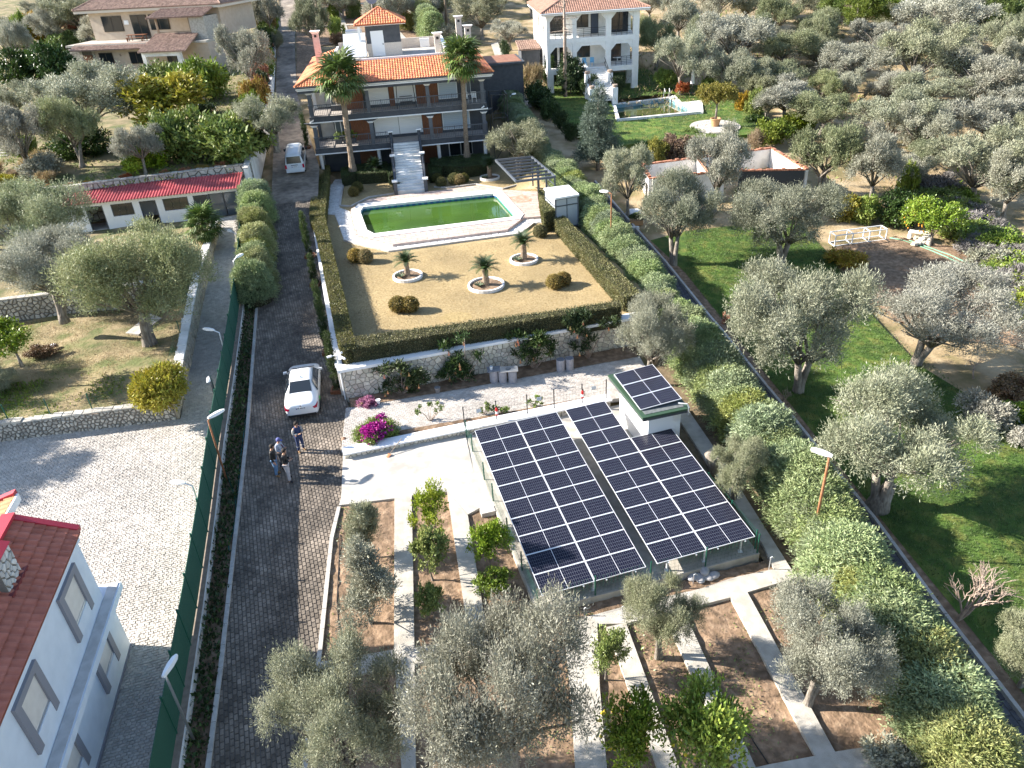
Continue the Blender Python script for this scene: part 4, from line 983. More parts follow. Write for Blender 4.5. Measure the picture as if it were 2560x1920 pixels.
hl('terrace_chest', B_(ix1 - 2.2, iy1 - .5, zr - .35, ix1 - 1.2, iy1 - .13, zr + .5), white_p)
tx0, tx1, ty0, ty1, tz = 5.9, 9.3, 8.4, 11.6, zr - .35
hl('tower_wall', B_(tx0, ty0, tz + 1.2, tx1, ty1, tz + 2.85), charcoal); hl('tower_wall', B_(tx0 - .02, ty0 - .02, tz, tx1 + .02, ty1 + .02, tz + 1.2), cream)
dr = hl('tower_door', B_(tx0 + .45, ty0 - .07, tz + .02, tx0 + 1.7, ty0 - .022, tz + 2.35), white_p); hl('door_handle', B_(tx0 + 1.55, ty0 - .1, tz + 1.05, tx0 + 1.62, ty0 - .072, tz + 1.2), black, dr)
hl('tower_column', B_(tx0 - .75, ty0 - .1, tz, tx0 - .5, ty0 + .15, tz + 2.85), white_p)
hl('tower_eave', B_(tx0 - .95, ty0 - .6, tz + 2.85, tx1 + .6, ty1 + .6, tz + 3.0), white_p)
a0, a1, a2, a3 = (tx0 - 1.0, ty0 - .65, tz + 3.02), (tx1 + .65, ty0 - .65, tz + 3.02), (tx1 + .65, ty1 + .65, tz + 3.02), (tx0 - 1.0, ty1 + .65, tz + 3.02); ap = ((tx0 + tx1) / 2 - .2, (ty0 + ty1) / 2, tz + 4.35)
for q in ((a0, a1), (a1, a2), (a2, a3), (a3, a0)): hip_side(house, q[0], q[1], (ap[0] + .01, ap[1], ap[2]), ap, .245, .36, tile_o, 0, td)
for q in (a0, a1, a2, a3): ridge(house, q, ap, tile_o, .09, 'hip_tiles')
hl('dish_pole', MB().tube([(ap[0] - .6, ap[1] + .3, ap[2] - .5), (ap[0] - .6, ap[1] + .3, ap[2] + .5)], .04), steel)
hl('satellite_dish', MB().lathe([(.02, 0), (.35, .06), (.6, .2), (.58, .21), (.34, .08), (.02, .03)], (0, 0, 0), 20), M('dish_grey', (.30, .26, .27), rough=.6)).matrix_local = Matrix.Translation((ap[0] - .6, ap[1] + .2, ap[2] + .75)) @ Matrix.Rotation(1.15, 4, 'X') @ Matrix.Rotation(.3, 4, 'Y')
def chimney(x, y, z0, h, m=cream):
    c = hl('chimney', B_(x - .3, y - .3, z0, x + .3, y + .3, z0 + h), m); hl('chimney_cap', MB().hexa([(x - .32, y - .32, z0 + h), (x + .32, y - .32, z0 + h), (x + .32, y + .32, z0 + h), (x - .32, y + .32, z0 + h)], [(x - .5, y - .5, z0 + h + .22), (x + .5, y - .5, z0 + h + .22), (x + .5, y + .5, z0 + h + .22), (x - .5, y + .5, z0 + h + .22)]), white_p, c)
    hl('flue_opening', B_(x - .12, y - .315, z0 + h - .35, x + .12, y - .302, z0 + h - .12), black, c)
chimney(.9, 9.5, EV + .4, 3.0, M('pink_render', (.58, .40, .35), (.64, .46, .41), 5, .8)); chimney(ix1 - .7, iy0 + 1.2, zr - .4, 2.0); chimney(ix1 + 2.0, 12.2, EV + .4, 3.2); chimney(ix1 + 2.6, 8.5, EV + .3, 2.7)
# solar water heater on the terrace
wh = MB()
hl('water_heater_panel', MB().hexa([(ix0 + 1.0, iy0 + 3.2, zr - .1), (ix0 + 3.2, iy0 + 3.2, zr - .1), (ix0 + 3.2, iy0 + 6.2, zr + 1.7), (ix0 + 1.0, iy0 + 6.2, zr + 1.7)], [(ix0 + 1.0, iy0 + 3.15, zr + .02), (ix0 + 3.2, iy0 + 3.15, zr + .02), (ix0 + 3.2, iy0 + 6.15, zr + 1.82), (ix0 + 1.0, iy0 + 6.15, zr + 1.82)]), alu)
for x in (ix0 + 1.05, ix0 + 3.15):
    for t in (.25, .6, .98): hl('heater_strut', MB().beam((x, iy0 + 3.2 + 3 * t, zr - .34), (x, iy0 + 3.2 + 3 * t, zr - .1 + 1.75 * t), .05, .05), grey_metal)
MBs = MB().tube([(ix0 + 1.3, iy0 + 6.5, zr + 1.9), (ix0 + 2.9, iy0 + 6.5, zr + 1.9)], .28, 12); hl('water_tank', MBs, steel)
# things on the balconies
def onhouse(x, y, z): return Hm @ Vector((x, y, z))
sw = thing('porch_swing', 'black framed porch swing on the upper balcony', 'swing', onhouse(9.1, 1.0, Fz[1]))
for x in (8.2, 10.0):
    for y in (.7, 1.7): MB().beam(onhouse(x, y, Fz[1] + .02), onhouse(x + (.12 if x < 9 else -.12), 1.2, Fz[1] + 2.0), .06, .06).build('leg', black, sw)
MB().beam(onhouse(8.25, 1.2, Fz[1] + 2.0), onhouse(9.95, 1.2, Fz[1] + 2.0), .07, .07).build('top_bar', black, sw)
MB().beam(onhouse(8.5, 1.2, Fz[1] + .5), onhouse(9.7, 1.2, Fz[1] + .5), .5, .06).build('seat', black, sw)
for h in (.75, .95): MB().beam(onhouse(8.5, 1.45, Fz[1] + h), onhouse(9.7, 1.45, Fz[1] + h), .04, .06).build('backrest_bar', black, sw)
for x, z, lab in ((HW - 1.1, Fz[1], 'white chair at the right end of the upper balcony'), (HW - 1.9, Fz[1], 'white chair second from the right end of the upper balcony')):
    c = thing('balcony_chair', lab, 'chair', onhouse(x, .9, z + .01), 'white balcony chairs', rz=hrz)
    MB().box(-.24, -.24, .42, .24, .24, .46).build('seat', white_p, c, local=True); MB().box(-.24, .2, .46, .24, .24, .92).build('backrest', white_p, c, local=True)
    for a in (-.21, .19):
        for b in (-.21, .19): MB().box(a, b, 0, a + .03, b + .03, .42).build('leg', white_p, c, local=True)
for x, lab in ((.32, 'small white camera under the left end of the upper balcony'), (HW - .3, 'small white camera under the right end of the upper balcony')):
    c = thing('wall_camera', lab, 'camera', onhouse(x, -.1, Fz[1] - .3)); MB().tube([onhouse(x, -.07, Fz[1] - .28), onhouse(x - .25, -.35, Fz[1] - .34)], .06, 8).build('body', white_p, c); MB().tube([onhouse(x, 0, Fz[1] - .2), onhouse(x, -.12, Fz[1] - .28)], .03, 6).build('bracket', white_p, c)
# grey annex behind right
ax = thing('annex', 'charcoal flat roofed annex standing behind the right side of the villa', 'outbuilding', onhouse(HW + 3, 12, 1.5), rz=hrz)
MB().box(-2.0, 0, -1.5, 2.4, 6, 6.0).build('wall', charcoal, ax, local=True); MB().box(-2.2, -.2, 6.0, 2.6, 6.2, 6.22).build('roof_rim', charcoal, ax, local=True); MB().box(-1.9, .1, 6.225, 2.3, 5.9, 6.27).build('roof_top', M('rusty_roof', (.22, .09, .05), (.30, .15, .09), 3), ax, local=True)
# scaffold like steel frame and stair by the right wall
fr = thing('steel_frame', 'dark steel frame structure standing against the right wall of the villa', 'frame', onhouse(HW + 1.2, 1, .3))
for x in (HW + .5, HW + 2.0):
    for y in (.4, 2.6): MB().beam(onhouse(x, y, .2), onhouse(x, y, 6.6), .08, .08, up=Vector((1, 0, 0))).build('post', black, fr)
for z in (2.2, 4.4, 6.5):
    for a, b in (((.5, .4), (2.0, .4)), ((2.0, .4), (2.0, 2.6)), ((2.0, 2.6), (.5, 2.6))): MB().beam(onhouse(HW + a[0], a[1], z), onhouse(HW + b[0], b[1], z), .06, .06).build('beam', black, fr)
for z in (.3, 2.3, 4.5): MB().beam(onhouse(HW + .5, .4, z), onhouse(HW + 2, .4, z + 2), .05, .05).build('brace', black, fr)
# ================================================================== WHITE MANSION
def frame_of(name, label, cat, loc, rz): 
    return thing(name, label, cat, loc, rz=rz), Matrix.Translation(loc) @ Matrix.Rotation(rz, 4, 'Z')
MW, MD = 10.9, 16.0
man, Mm = frame_of('mansion', 'white two storey mansion on stilts with arched verandas and brown hipped roof', 'house', Vector((6.5, 95.4, 5.9)), .04)
def ml(name, mb, mat, parent=None): return mb.build(name, mat, parent or man, local=True)
F1, F2, ME = 2.05, 5.35, 8.15
wm_ = render_w
ml('base_wall', B_(.5, 4, -.3, MW * .62, MD, F1 - .3), white_dirty)
for z, nm in ((F1, 'floor_slab'), (F2, 'floor_slab')): ml(nm, B_(0, 0, z - .55, MW, MD, z), wm_)
for z, h in ((F1, F2 - .55 - F1), (F2, ME - F2)):
    ml('wall', B_(.3, 3.2, z + .003, MW - .35, MD - .1, z + h - .003), wm_)
    ml('side_wall', B_(0.02, 5.2, z + .003, .297, MD, z + h - .003), wm_)
    xs = [(0, .42), (3.05, 3.55), (6.95, 7.6), (MW - .75, MW)]
    for a, b in xs: ml('column', B_(a + .01, .01, z + .003, b - .01, .5, z + h - .003), wm_)
    for (a, b), (c, d) in zip(xs[:-1], xs[1:]):       # chamfered veranda arches
        t = z + h
        ml('arch', MB().hexa([(b, .05, t - .35), (c, .05, t - .35), (c, .45, t - .35), (b, .45, t - .35)], [(b, .05, t - .004), (c, .05, t - .004), (c, .45, t - .004), (b, .45, t - .004)]), wm_)
        for s, x in ((1, b), (-1, c)): ml('arch_haunch', MB().hexa([(x, .06, t - 1.0), (x + .02 * s, .06, t - 1.0), (x + .02 * s, .44, t - 1.0), (x, .44, t - 1.0)], [(x, .06, t - .353), (x + .6 * s, .06, t - .353), (x + .6 * s, .44, t - .353), (x, .44, t - .353)]), wm_)
    for y in (.5, 4.9): ml('side_column', B_(.01, y + .002, z + .003, .4, y + .3, z + h - .003), wm_)
    # railings, horizontal bars
    for a, b in ((.42, 3.05), (3.55, 6.95), (7.6, MW - .75)):
        if z == F1 and a > 3 and a < 5: continue
        for k in range(5): ml('railing_bar', MB().tube([(a, .25, z + .2 + k * .19), (b, .25, z + .2 + k * .19)], .018 if k < 4 else .03, 5), black)
        for k in range(1, 4): ml('railing_post', B_(a + (b - a) * k / 4 - .02, .23, z, a + (b - a) * k / 4 + .02, .27, z + .98), black)
    for k in range(5): ml('railing_bar', MB().tube([(.2, .8, z + .2 + k * .19), (.2, 4.9, z + .2 + k * .19)], .018 if k < 4 else .03, 5), black)
def mwin(x0, x1, z0, z1, y=3.2, mat=glass_d, fm=black, nm='window', div=2):
    w = ml(nm, B_(x0, y - .07, z0, x1, y - .004, z1), fm)
    for k in range(div): ml('pane', B_(x0 + .06 + k * (x1 - x0) / div, y - .085, z0 + .06, x0 - .06 + (k + 1) * (x1 - x0) / div, y - .072, z1 - .06), mat, w)
mwin(3.75, 5.4, F2 + .75, F2 + 2.3); mwin(5.7, 6.6, F2 + .02, F2 + 2.3, mat=M('slate_blue_door', (.06, .08, .12), rough=.5), nm='door', div=1); mwin(8.0, 10.2, F2 + .02, F2 + 2.3)
mwin(.8, 2.6, F2 + .3, F2 + 2.3); mwin(3.7, 5.6, F1 + .75, F1 + 2.3); mwin(7.9, 9.4, F1 + .1, F1 + 2.3); mwin(.7, 1.6, F1 + .02, F1 + 2.3); mwin(1.9, 2.8, F1 + .02, F1 + 2.3)
for y, z0, z1 in ((8.2, F2 + .6, F2 + 2.1), (8.2, F1 + .6, F1 + 2.1)):
    w = ml('window', B_(-.05, y - .6, z0, .016, y + .6, z1), wm_)
    for k in range(2): ml('pane', B_(-.07, y - .52 + k * .54, z0 + .08, -.052, y - .02 + k * .54, z1 - .08), glass_d, w)
ml('side_recess', B_(-.03, 12.5, F2 + .1, .015, 13.6, F2 + 2.3), charcoal)
for x in (MW - .75, 6.95, .01): ml('stilt', B_(x, .02, -.6, x + .74, .6, F1 - .553), wm_)
ml('stilt', B_(MW - .75, 3.2, -.6, MW - .01, 3.8, F1 - .553), wm_)
e = .65; zr2 = ME + 2.6; c0, c1, c2, c3 = (-e, -e, ME + .02), (MW + e + .4, -e, ME + .02), (MW + e + .4, MD + e, ME + .02), (-e, MD + e, ME + .02)
r0, r1 = (MW / 2, 5.6, zr2), (MW / 2 + .2, MD - 5.6, zr2)
for a, b, c, d in ((c0, c1, (r0[0] + .01, r0[1], r0[2]), r0), (c1, c2, r1, r0), (c2, c3, (r1[0] - .01, r1[1], r1[2]), r1), (c3, c0, r0, r1)): hip_side(man, a, b, c, d, .26, .36, tile_m, 0, M('roof_underlay_brown', (.24, .13, .09), rough=.9))
for a, b in ((c0, r0), (c1, r0), (c2, r1), (c3, r1), (r0, r1)): ridge(man, Vector(a) + Vector((0, 0, .04)), Vector(b) + Vector((0, 0, .05)), tile_m, .1, 'hip_tiles')
ml('eave', B_(-e + .04, -e + .04, ME - .28, MW + e + .36, MD + e - .04, ME - .103), white_p)
ml('gutter', MB().tube([(-e, -e - .05, ME - .06), (MW + e + .4, -e - .05, ME - .06)], .07, 8), white_p)
# front stairs
mx0, mx1 = 4.25, 6.85
for k in range(13):
    t = k / 13; ml('stair_step', B_(mx0 + .06, -6.4 * (1 - t), max(-1.2, F1 * (k + 1) / 13 - .8), mx1 - .06, -6.4 * (1 - t) + .52, F1 * (k + 1) / 13 - .1), white_dirty)
for x in (mx0, mx1):
    ml('stair_side', MB().hexa([(x - .1, -6.4, -1.0), (x + .1, -6.4, -1.0), (x + .1, -.02, -1.0), (x - .1, -.02, -1.0)], [(x - .1, -6.4, .12), (x + .1, -6.4, .12), (x + .1, -.02, F1 - .05), (x - .1, -.02, F1 - .05)]), wm_)
    for yy, h in ((-3.4, 1.5), (-6.5, .8)):
        zb = F1 * (1 + yy / 6.4) ; p_ = ml('stair_pillar', B_(x - .3, yy - .3, -1.0, x + .3, yy + .3, max(.3, zb) + h * .6), wm_)
        ml('flower_bowl', MB().lathe([(.2, 0), (.32, .15), (.3, .3), (.1, .33)], (x, yy, max(.3, zb) + h * .6), 12), bark_d, p_)
    for h in (.5, .95): ml('stair_rail', MB().beam((x, -6.2, .1 + h), (x, .2, F1 + h), .05, .05), black)
    for k in range(5): ml('rail_post', B_(x - .02, -6 + k * 1.4, F1 * (1 + (-6 + k * 1.4) / 6.4), x + .02, -5.96 + k * 1.4, F1 * (1 + (-6 + k * 1.4) / 6.4) + 1.0), black)
def plastic_chair(name, lab, cat, p, rz, m, g=None):
    t = thing(name, lab, cat, p, g, rz)
    MB().box(-.24, -.24, .42, .24, .24, .46).build('seat', m, t, local=True); MB().box(-.24, .2, .46, .24, .25, .95).build('backrest', m, t, local=True)
    for a in (-.23, .19):
        for b in (-.23, .19): MB().box(a, b, 0, a + .04, b + .04, .42).build('leg', m, t, local=True)
lb = M('light_blue_plastic', (.16, .42, .66), rough=.4)
plastic_chair('garden_chair', 'light blue chair left of its twin on the mansion veranda', 'chair', Mm @ Vector((4.6, 1.0, F1 + .01)), .1, lb, 'light blue veranda chairs'); plastic_chair('garden_chair', 'light blue chair right of its twin on the mansion veranda', 'chair', Mm @ Vector((5.5, 1.0, F1 + .01)), -.1, lb, 'light blue veranda chairs')
t = thing('veranda_table', 'white table on the right bay of the mansion veranda', 'table', Mm @ Vector((8.6, 1.2, F1 + .01)))
MB().lathe([(.55, .72), (.55, .76), (.001, .76)], (0, 0, 0), 18).build('top', white_p, t, local=True); MB().lathe([(.25, 0), (.05, .05), (.05, .72)], (0, 0, 0), 10).build('leg', white_p, t, local=True)
# lower side wing of the mansion (dark)
wg = thing('garden_shed', 'narrow dark grey shed with tiled top against the left wall of the mansion', 'shed', Mm @ Vector((-2.2, 7.6, -.2)), rz=.04)
MB().box(-.4, -2.4, -.5, 1.9, 2.6, 4.1).build('wall', charcoal, wg, local=True)
hip_side(wg, (-.7, -2.7, 4.1), (2.0, -2.7, 4.1), (2.0, 2.9, 4.5), (-.7, 2.9, 4.5), .26, .36, tile_g)
# mansion pool
pz = 4.78
mp = [P(Z(1010, 800, *K4), pz), P(Z(1462, 745, *K4), pz), P(Z(1690, 860, *K4), pz), P(Z(1050, 922, *K4), pz)]
pool2 = thing('swimming_pool', 'rectangular pool with white rim and blue walls in front of the mansion', 'pool', mp[3] - Vector((0, 0, .8)))
cc = sum(mp, Vector()) / 4
mi_ = [p + (cc - p).normalized() * .55 for p in mp]
bl_ = M('pool_blue_wall', (.16, .42, .55), (.22, .48, .6), 3, .5)
for i in range(4):
    a, b, c, d = mp[i], mp[(i + 1) % 4], mi_[(i + 1) % 4], mi_[i]; ez = Vector((0, 0, 1))
    n = max(2, round((b - a).length / 1.2))
    for k in range(n):
        f = lambda A, Bq, t: A + (Bq - A) * t
        q = [f(a, b, (k + .01) / n), f(a, b, (k + .99) / n), f(d, c, (k + .99) / n), f(d, c, (k + .01) / n)]
        MB().hexa([p - ez * .7 for p in q], [p + ez * .06 for p in q]).build('coping_stone', M('white_coping', (.7, .7, .7)), pool2)
    MB().hexa([c - ez * 1.2, d - ez * 1.2, d + (a - d) * .3 - ez * 1.2, c + (b - c) * .3 - ez * 1.2], [c - ez * .04, d - ez * .04, d + (a - d) * .3 - ez * .04, c + (b - c) * .3 - ez * .04]).build('pool_wall', bl_, pool2)
mb = MB(); mb.add([(p.x, p.y, pz - .42) for p in mi_], [(0, 1, 2, 3)]); mb.build('pool_water', M('olive_pool_water', (.07, .085, .03), rough=.06, spec=.5), kind='structure')
mb = MB(); q = [P(Z(a, b, *K4), pz) for a, b in ((1462, 745), (1500, 720), (1700, 715), (1715, 860), (1690, 860))]; mb.prism([(p.x, p.y) for p in q], pz - .6, pz + .045); o = mb.build('pool_terrace', M('white_coping', (.7, .7, .7)), kind='structure')
ld = thing('pool_ladder', 'steel pool ladder with two hooped rails at the far edge of the mansion pool', 'ladder', P(Z(1435, 750, *K4), pz))
for dx in (-.28, .28):
    p = P(Z(1435, 752, *K4), pz) + Vector((dx, 0, 0)); MB().tube([p + Vector((0, .5, 0)), p + Vector((0, .45, .75)), p + Vector((0, .1, 1.0)), p + Vector((0, -.25, .7)), p + Vector((0, -.3, -.6))], .03, 6).build('rail', steel, ld)
for k in range(3): p = P(Z(1435, 752, *K4), pz) + Vector((0, -.3, -.1 - .2 * k)); MB().beam(p - Vector((.28, 0, 0)), p + Vector((.28, 0, 0)), .05, .03).build('step', steel, ld)
p = G(Z(1628, 722, *K4), 0, TM); um = thing('parasol', 'closed white parasol standing on a dark base by the mansion pool', 'parasol', p); MB().lathe([(.45, 0), (.45, .1), (.06, .14), (.04, .2), (.04, 3.1), (.001, 3.15)], p, 12).build('pole', M('parasol_base', (.12, .1, .09), rough=.6), um)
MB().lathe([(.08, 1.1), (.26, 1.15), (.24, 1.6), (.18, 2.3), (.13, 2.85), (.16, 2.95), (.05, 3.3), (.01, 3.4)], p, 10).build('canopy', white_p, um)
disc = G(Z(1805, 975, *K4), .05, TM); t = thing('stone_disc', 'round pale paved disc under the potted topiary tree on the lawn', 'paving', disc)
n = 26
for r0_, r1_ in ((.35, 1.0), (1.0, 1.75), (1.75, 2.5)):
    m = max(8, int(r1_ * 9))
    for k in range(m):
        a0, a1 = 2 * math.pi * (k + .03) / m, 2 * math.pi * (k + .97) / m; f = lambda a, r, h: (disc.x + math.cos(a) * r, disc.y + math.sin(a) * r, float(TM(disc.x + math.cos(a) * r, disc.y + math.sin(a) * r)) + h + .03)
        MB().hexa([f(a0, r0_ + .02, 0), f(a0, r1_ - .02, 0), f(a1, r1_ - .02, 0), f(a1, r0_ + .02, 0)], [f(a0, r0_ + .02, .12), f(a0, r1_ - .02, .12), f(a1, r1_ - .02, .12), f(a1, r0_ + .02, .12)]).build('paving_stone', paver_l, t)
t = thing('plant_pot', 'terracotta pot holding the flat topped topiary tree', 'pot', disc); MB().lathe([(.36, .1), (.5, .75), (.56, .75), (.56, .85), (.46, .85), (.44, .7), (0, .68)], disc, 18).build('pot', M('terracotta', (.45, .26, .13), rough=.8), t)

# ================================================================== ROOFLESS RUIN ON THE RIGHT
ru = thing('roofless_ruin', 'roofless white walled ruin with red brick wall tops among olive trees', 'ruin', Vector((13, 61, 2.2)))
rz4 = 4.35
pts = {'FL': P((1405, 384), rz4), 'BL': P((1386, 354), rz4), 'BM': P(Z(1700, 1215, *K4), rz4), 'BR': P((1667, 318), rz4), 'FR': P((1744, 364), rz4), 'FM': P(Z(1880, 1310, *K4), rz4)}
br_top = M('red_brick_top', (.32, .12, .07), (.45, .22, .14), 5, .9, isl=.25)
def wall_seg(a, b, nm, mat=white_dirty, th=.24, gapn=None):
    d = (b - a).normalized(); n = Vector((-d.y, d.x, 0)) * th / 2; zb = 1.4
    q = [a - n, b - n, b + n, a + n]
    MB().hexa([Vector((*p.xy, zb)) for p in q], [Vector((*p.xy, rz4 - .12)) for p in q]).build(nm, mat, ru)
    m = max(1, int((b - a).length / .3))
    for k in range(m):
        s, e2 = a + d * (.02 + k * (b - a).length / m), a + d * ((k + .96) * (b - a).length / m); h = rnd.choice((0, 0, 0, .06, -.05)); q = [s - n * 1.04, e2 - n * 1.04, e2 + n * 1.04, s + n * 1.04]
        MB().hexa([Vector((*p.xy, rz4 - .118)) for p in q], [Vector((*p.xy, rz4 + .02 + h)) for p in q]).build('brick', br_top, ru)
wall_seg(pts['BL'], pts['FL'], 'left_wall'); wall_seg(pts['FL'] + Vector((.15, 0, 0)), pts['FM'], 'front_wall'); wall_seg(pts['BL'] + Vector((.15, 0, 0)), pts['BR'], 'back_wall'); wall_seg(pts['BR'] - Vector((0, .2, 0)), pts['FR'], 'right_wall')
a = pts['FM'] + Vector((1.2, 0, 0)); wall_seg(a, pts['FR'] - Vector((.2, 0, 0)), 'front_wall', M('opening_shade', (.03, .035, .04), rough=.7))  # dark sheet standing for the shade in the front opening
mid = pts['BL'] + (pts['BR'] - pts['BL']) * .42; wall_seg(mid - Vector((0, .2, 0)), pts['FL'] + (pts['FM'] - pts['FL']) * .8 + Vector((0, .2, 0)), 'cross_wall')
p = pts['FL'] + Vector((-.13, .7, 0)); MB().box(p.x - .02, p.y - .4, 2.4, p.x + .005, p.y + .4, 3.7).build('doorway', black, ru)
# broken stone heap in front
heap = thing('stone_heap', 'small heap of pale flat stones beside the hose on the tilled soil', 'stones', G(Z(1430, 380, 1840, 480)))
for k in range(26):
    c = G(Z(1365 + rnd.random() * 140, 335 + rnd.random() * 75, 1840, 480), .02 + .3 * rnd.random()); mb = MB(); r = rnd.uniform(.12, .26); m = 6
    a0 = rnd.random() * 6; mb.hexa([(c.x + math.cos(a0 + j * 1.047) * r * rnd.uniform(.8, 1.2), c.y + math.sin(a0 + j * 1.047) * r * rnd.uniform(.8, 1.2), c.z - .08) for j in range(m)], [(c.x + math.cos(a0 + j * 1.047) * r * .8, c.y + math.sin(a0 + j * 1.047) * r * .8, c.z + .08) for j in range(m)]); mb.build('stone', stone_w, heap)
bench = thing('stone_bench', 'pale slab bench beside the round orange tree', 'bench', G(Z(1400, 310, 1840, 480)))
a, b = G(Z(1335, 300, 1840, 480), .45), G(Z(1480, 318, 1840, 480), .45); MB().beam(a, b, .5, .1).build('seat', white_dirty, bench)
for q in (a + (b - a) * .05, b - (b - a) * .05): MB().box(q.x - .05, q.y - .2, q.z - .6, q.x + .05, q.y + .2, q.z - .05).build('leg', white_dirty, bench)
# white steel frame lying on the soil
ft = thing('steel_frame', 'white box shaped steel frame in three bays standing on the tilled soil', 'frame', G(Z(950, 390, 1840, 480)))
fa_, fb_ = G(Z(755, 418, 1840, 480), .03), G(Z(1147, 368, 1840, 480), .03); bk_ = Vector((-.12, .72, .04)); up_ = Vector((0, 0, .82))
for o in (Vector(), bk_):
    for h in (Vector((0, 0, .03)), up_): MB().beam(fa_ + o + h, fb_ + o + h, .06, .06).build('long_bar', white_p, ft)
    for k in range(4): q = fa_ + (fb_ - fa_) * (k / 3) + o; MB().beam(q, q + up_, .06, .06, up=Vector((1, 0, 0))).build('upright', white_p, ft)
for k in range(4):
    q = fa_ + (fb_ - fa_) * (k / 3)
    for h in (Vector((0, 0, .03)), up_): MB().beam(q + h, q + bk_ + h, .05, .05).build('cross_bar', white_p, ft)
# green hose
hs = [G(Z(a, b, 1840, 480), .06) for a, b in ((1180, 352), (1260, 365), (1380, 405), (1500, 450), (1620, 500), (1740, 560), (1860, 610), (1960, 655), (1980, 640), (1930, 612), (1800, 555), (1640, 482), (1480, 425), (1330, 372))]
o = MB().tube(hs, .045, 6).build('garden_hose', M('green_hose', (.14, .38, .24), rough=.5), smooth=True); props(o, 'long pale green hose lying along the edge of the tilled soil', 'hose')
hs = [G(Z(a, b, *F4), .06) for a, b in ((1730, 650), (1760, 740), (1800, 850), (1815, 980), (1790, 1130), (1755, 1230), (1760, 1290), (1790, 1270), (1800, 1150), (1835, 960), (1845, 780), (1860, 600), (1880, 430))] if False else [G(Z(a, b, 0, 960), .08) for a, b in ((1730, 650), (1760, 740), (1800, 850), (1815, 980), (1790, 1130), (1755, 1230), (1760, 1290), (1790, 1270), (1800, 1150), (1835, 700), (1855, 500), (1880, 330), (1905, 100))]
o = MB().tube(hs, .03, 6).build('garden_hose', M('dark_green_hose', (.01, .09, .07), rough=.5), smooth=True); props(o, 'dark green hose hanging along the ivy strip beside the road', 'hose')

# ================================================================== SHED WITH RED SHEET ROOF
sA, sB = P((163, 467), 3.1), P((528, 462), 3.1); sA = sB + (P((185, 500), 3.1) - sB) * 1.12
sd_ = (sB - sA).normalized(); srz = math.atan2(sd_.y, sd_.x); SW = (sB - sA).length
shed, Sm = frame_of('red_roofed_shed', 'long white shed with red corrugated sheet roof against a stone wall', 'shed', Vector((sA.x, sA.y, 3.05)), srz)
def sl_(name, mb, mat, parent=None): return mb.build(name, mat, parent or shed, local=True)
fs = lambda zx: (zx - 560) / (1885 - 560) * (SW - 1.0) + 1.0
ops = [(590, 645, 1.35, 2.0, 'w'), (665, 800, .05, 2.0, 'd'), (862, 1032, 1.0, 2.0, 'w'), (1085, 1215, .05, 2.0, 'd'), (1268, 1468, 1.0, 2.0, 'w'), (1510, 1632, .05, 2.0, 'd'), (1632, 1858, .05, 2.02, 'g')]
sl_('back_wall', B_(0, 2.6, 0, SW, 2.75, 2.75), white_p); sl_('side_wall', B_(SW - .15, .16, 0, SW, 2.597, 2.3), white_p); sl_('side_wall', B_(0, .16, 0, .15, 2.597, 2.3), white_p); sl_('floor', B_(.15, .16, -.1, SW - .15, 2.6, .03), conc_path)
xprev = 0
for x0, x1, z0, z1, k in ops:
    a, b = fs(x0), fs(x1); sl_('front_wall', B_(xprev, 0, 0, a, .15, 2.3), white_p); xprev = b
    sl_('lintel', B_(a, .002, z1, b, .148, 2.3), white_p)
    if z0 > .1: sl_('sill_wall', B_(a, .002, 0, b, .148, z0), white_p)
    fr_ = sl_('window_frame' if k != 'd' else 'door_frame', B_(a, .03, z1 - .05, b, .11, z1 - .002).box(a + .002, .03, z0, a + .05, .11, z1 - .052).box(b - .05, .03, z0, b - .002, .11, z1 - .052), grey_metal)
    if k == 'w':
        n = 3 if b - a > 1.3 else 2 if b - a > .8 else 1
        for i in range(n): sl_('pane', B_(a + .06 + i * (b - a - .1) / n, .06, z0 + .03, a + .03 + (i + 1) * (b - a - .1) / n, .08, z1 - .06), glass_d, fr_)
    if k == 'd': sl_('door_leaf', B_(b - .12, .12, .06, b - .06, .95, z1 - .06), grey_metal, fr_)
    if k == 'g':
        for i in range(2): sl_('pane', B_(a + .1 + i * (b - a) / 2, .06, .05, a - .05 + (i + 1) * (b - a) / 2, .07, z1 - .08), glass_g, fr_)
        for i in range(3): sl_('gate_bar', B_(a + i * (b - a) / 2 - .04, .02, .04, a + i * (b - a) / 2 + .04, .028, z1 - .06), grey_metal, fr_)
        for zz_ in (.08, 1.0): sl_('gate_rail', B_(a + .05, .012, zz_, b - .05, .018, zz_ + .08), grey_metal, fr_)
sl_('front_wall', B_(xprev, 0, 0, SW, .15, 2.3), white_p)
ex_, ey_ = Vector((1, 0, 0)), Vector((0, 3.3, .46)).normalized(); nz_ = ex_.cross(ey_); O_ = Vector((-.3, -.45, 2.33)); RLn = 3.3; nr = int((SW + .6) / .235)
for k in range(nr):     # one sheet per eight ribs
    if k % 8: continue
    mb = MB(); m = min(8, nr - k)
    prof = []
    for j in range(m):
        for s, h in ((0, .0), (.07, .0), (.10, .06), (.19, .06)): prof.append((k + j) * .235 + s); prof.append(h)
    prof += [(k + m) * .235, 0]
    L = [(prof[i], prof[i + 1]) for i in range(0, len(prof), 2)]
    for (s0, h0), (s1, h1) in zip(L[:-1], L[1:]):
        a, b = O_ + ex_ * s0 + nz_ * h0, O_ + ex_ * s1 + nz_ * h1; mb.hexa([a - nz_ * .015, b - nz_ * .015, b + ey_ * RLn - nz_ * .015, a + ey_ * RLn - nz_ * .015], [a, b, b + ey_ * RLn, a + ey_ * RLn])
    sl_('roof_sheet', mb, tin_red)
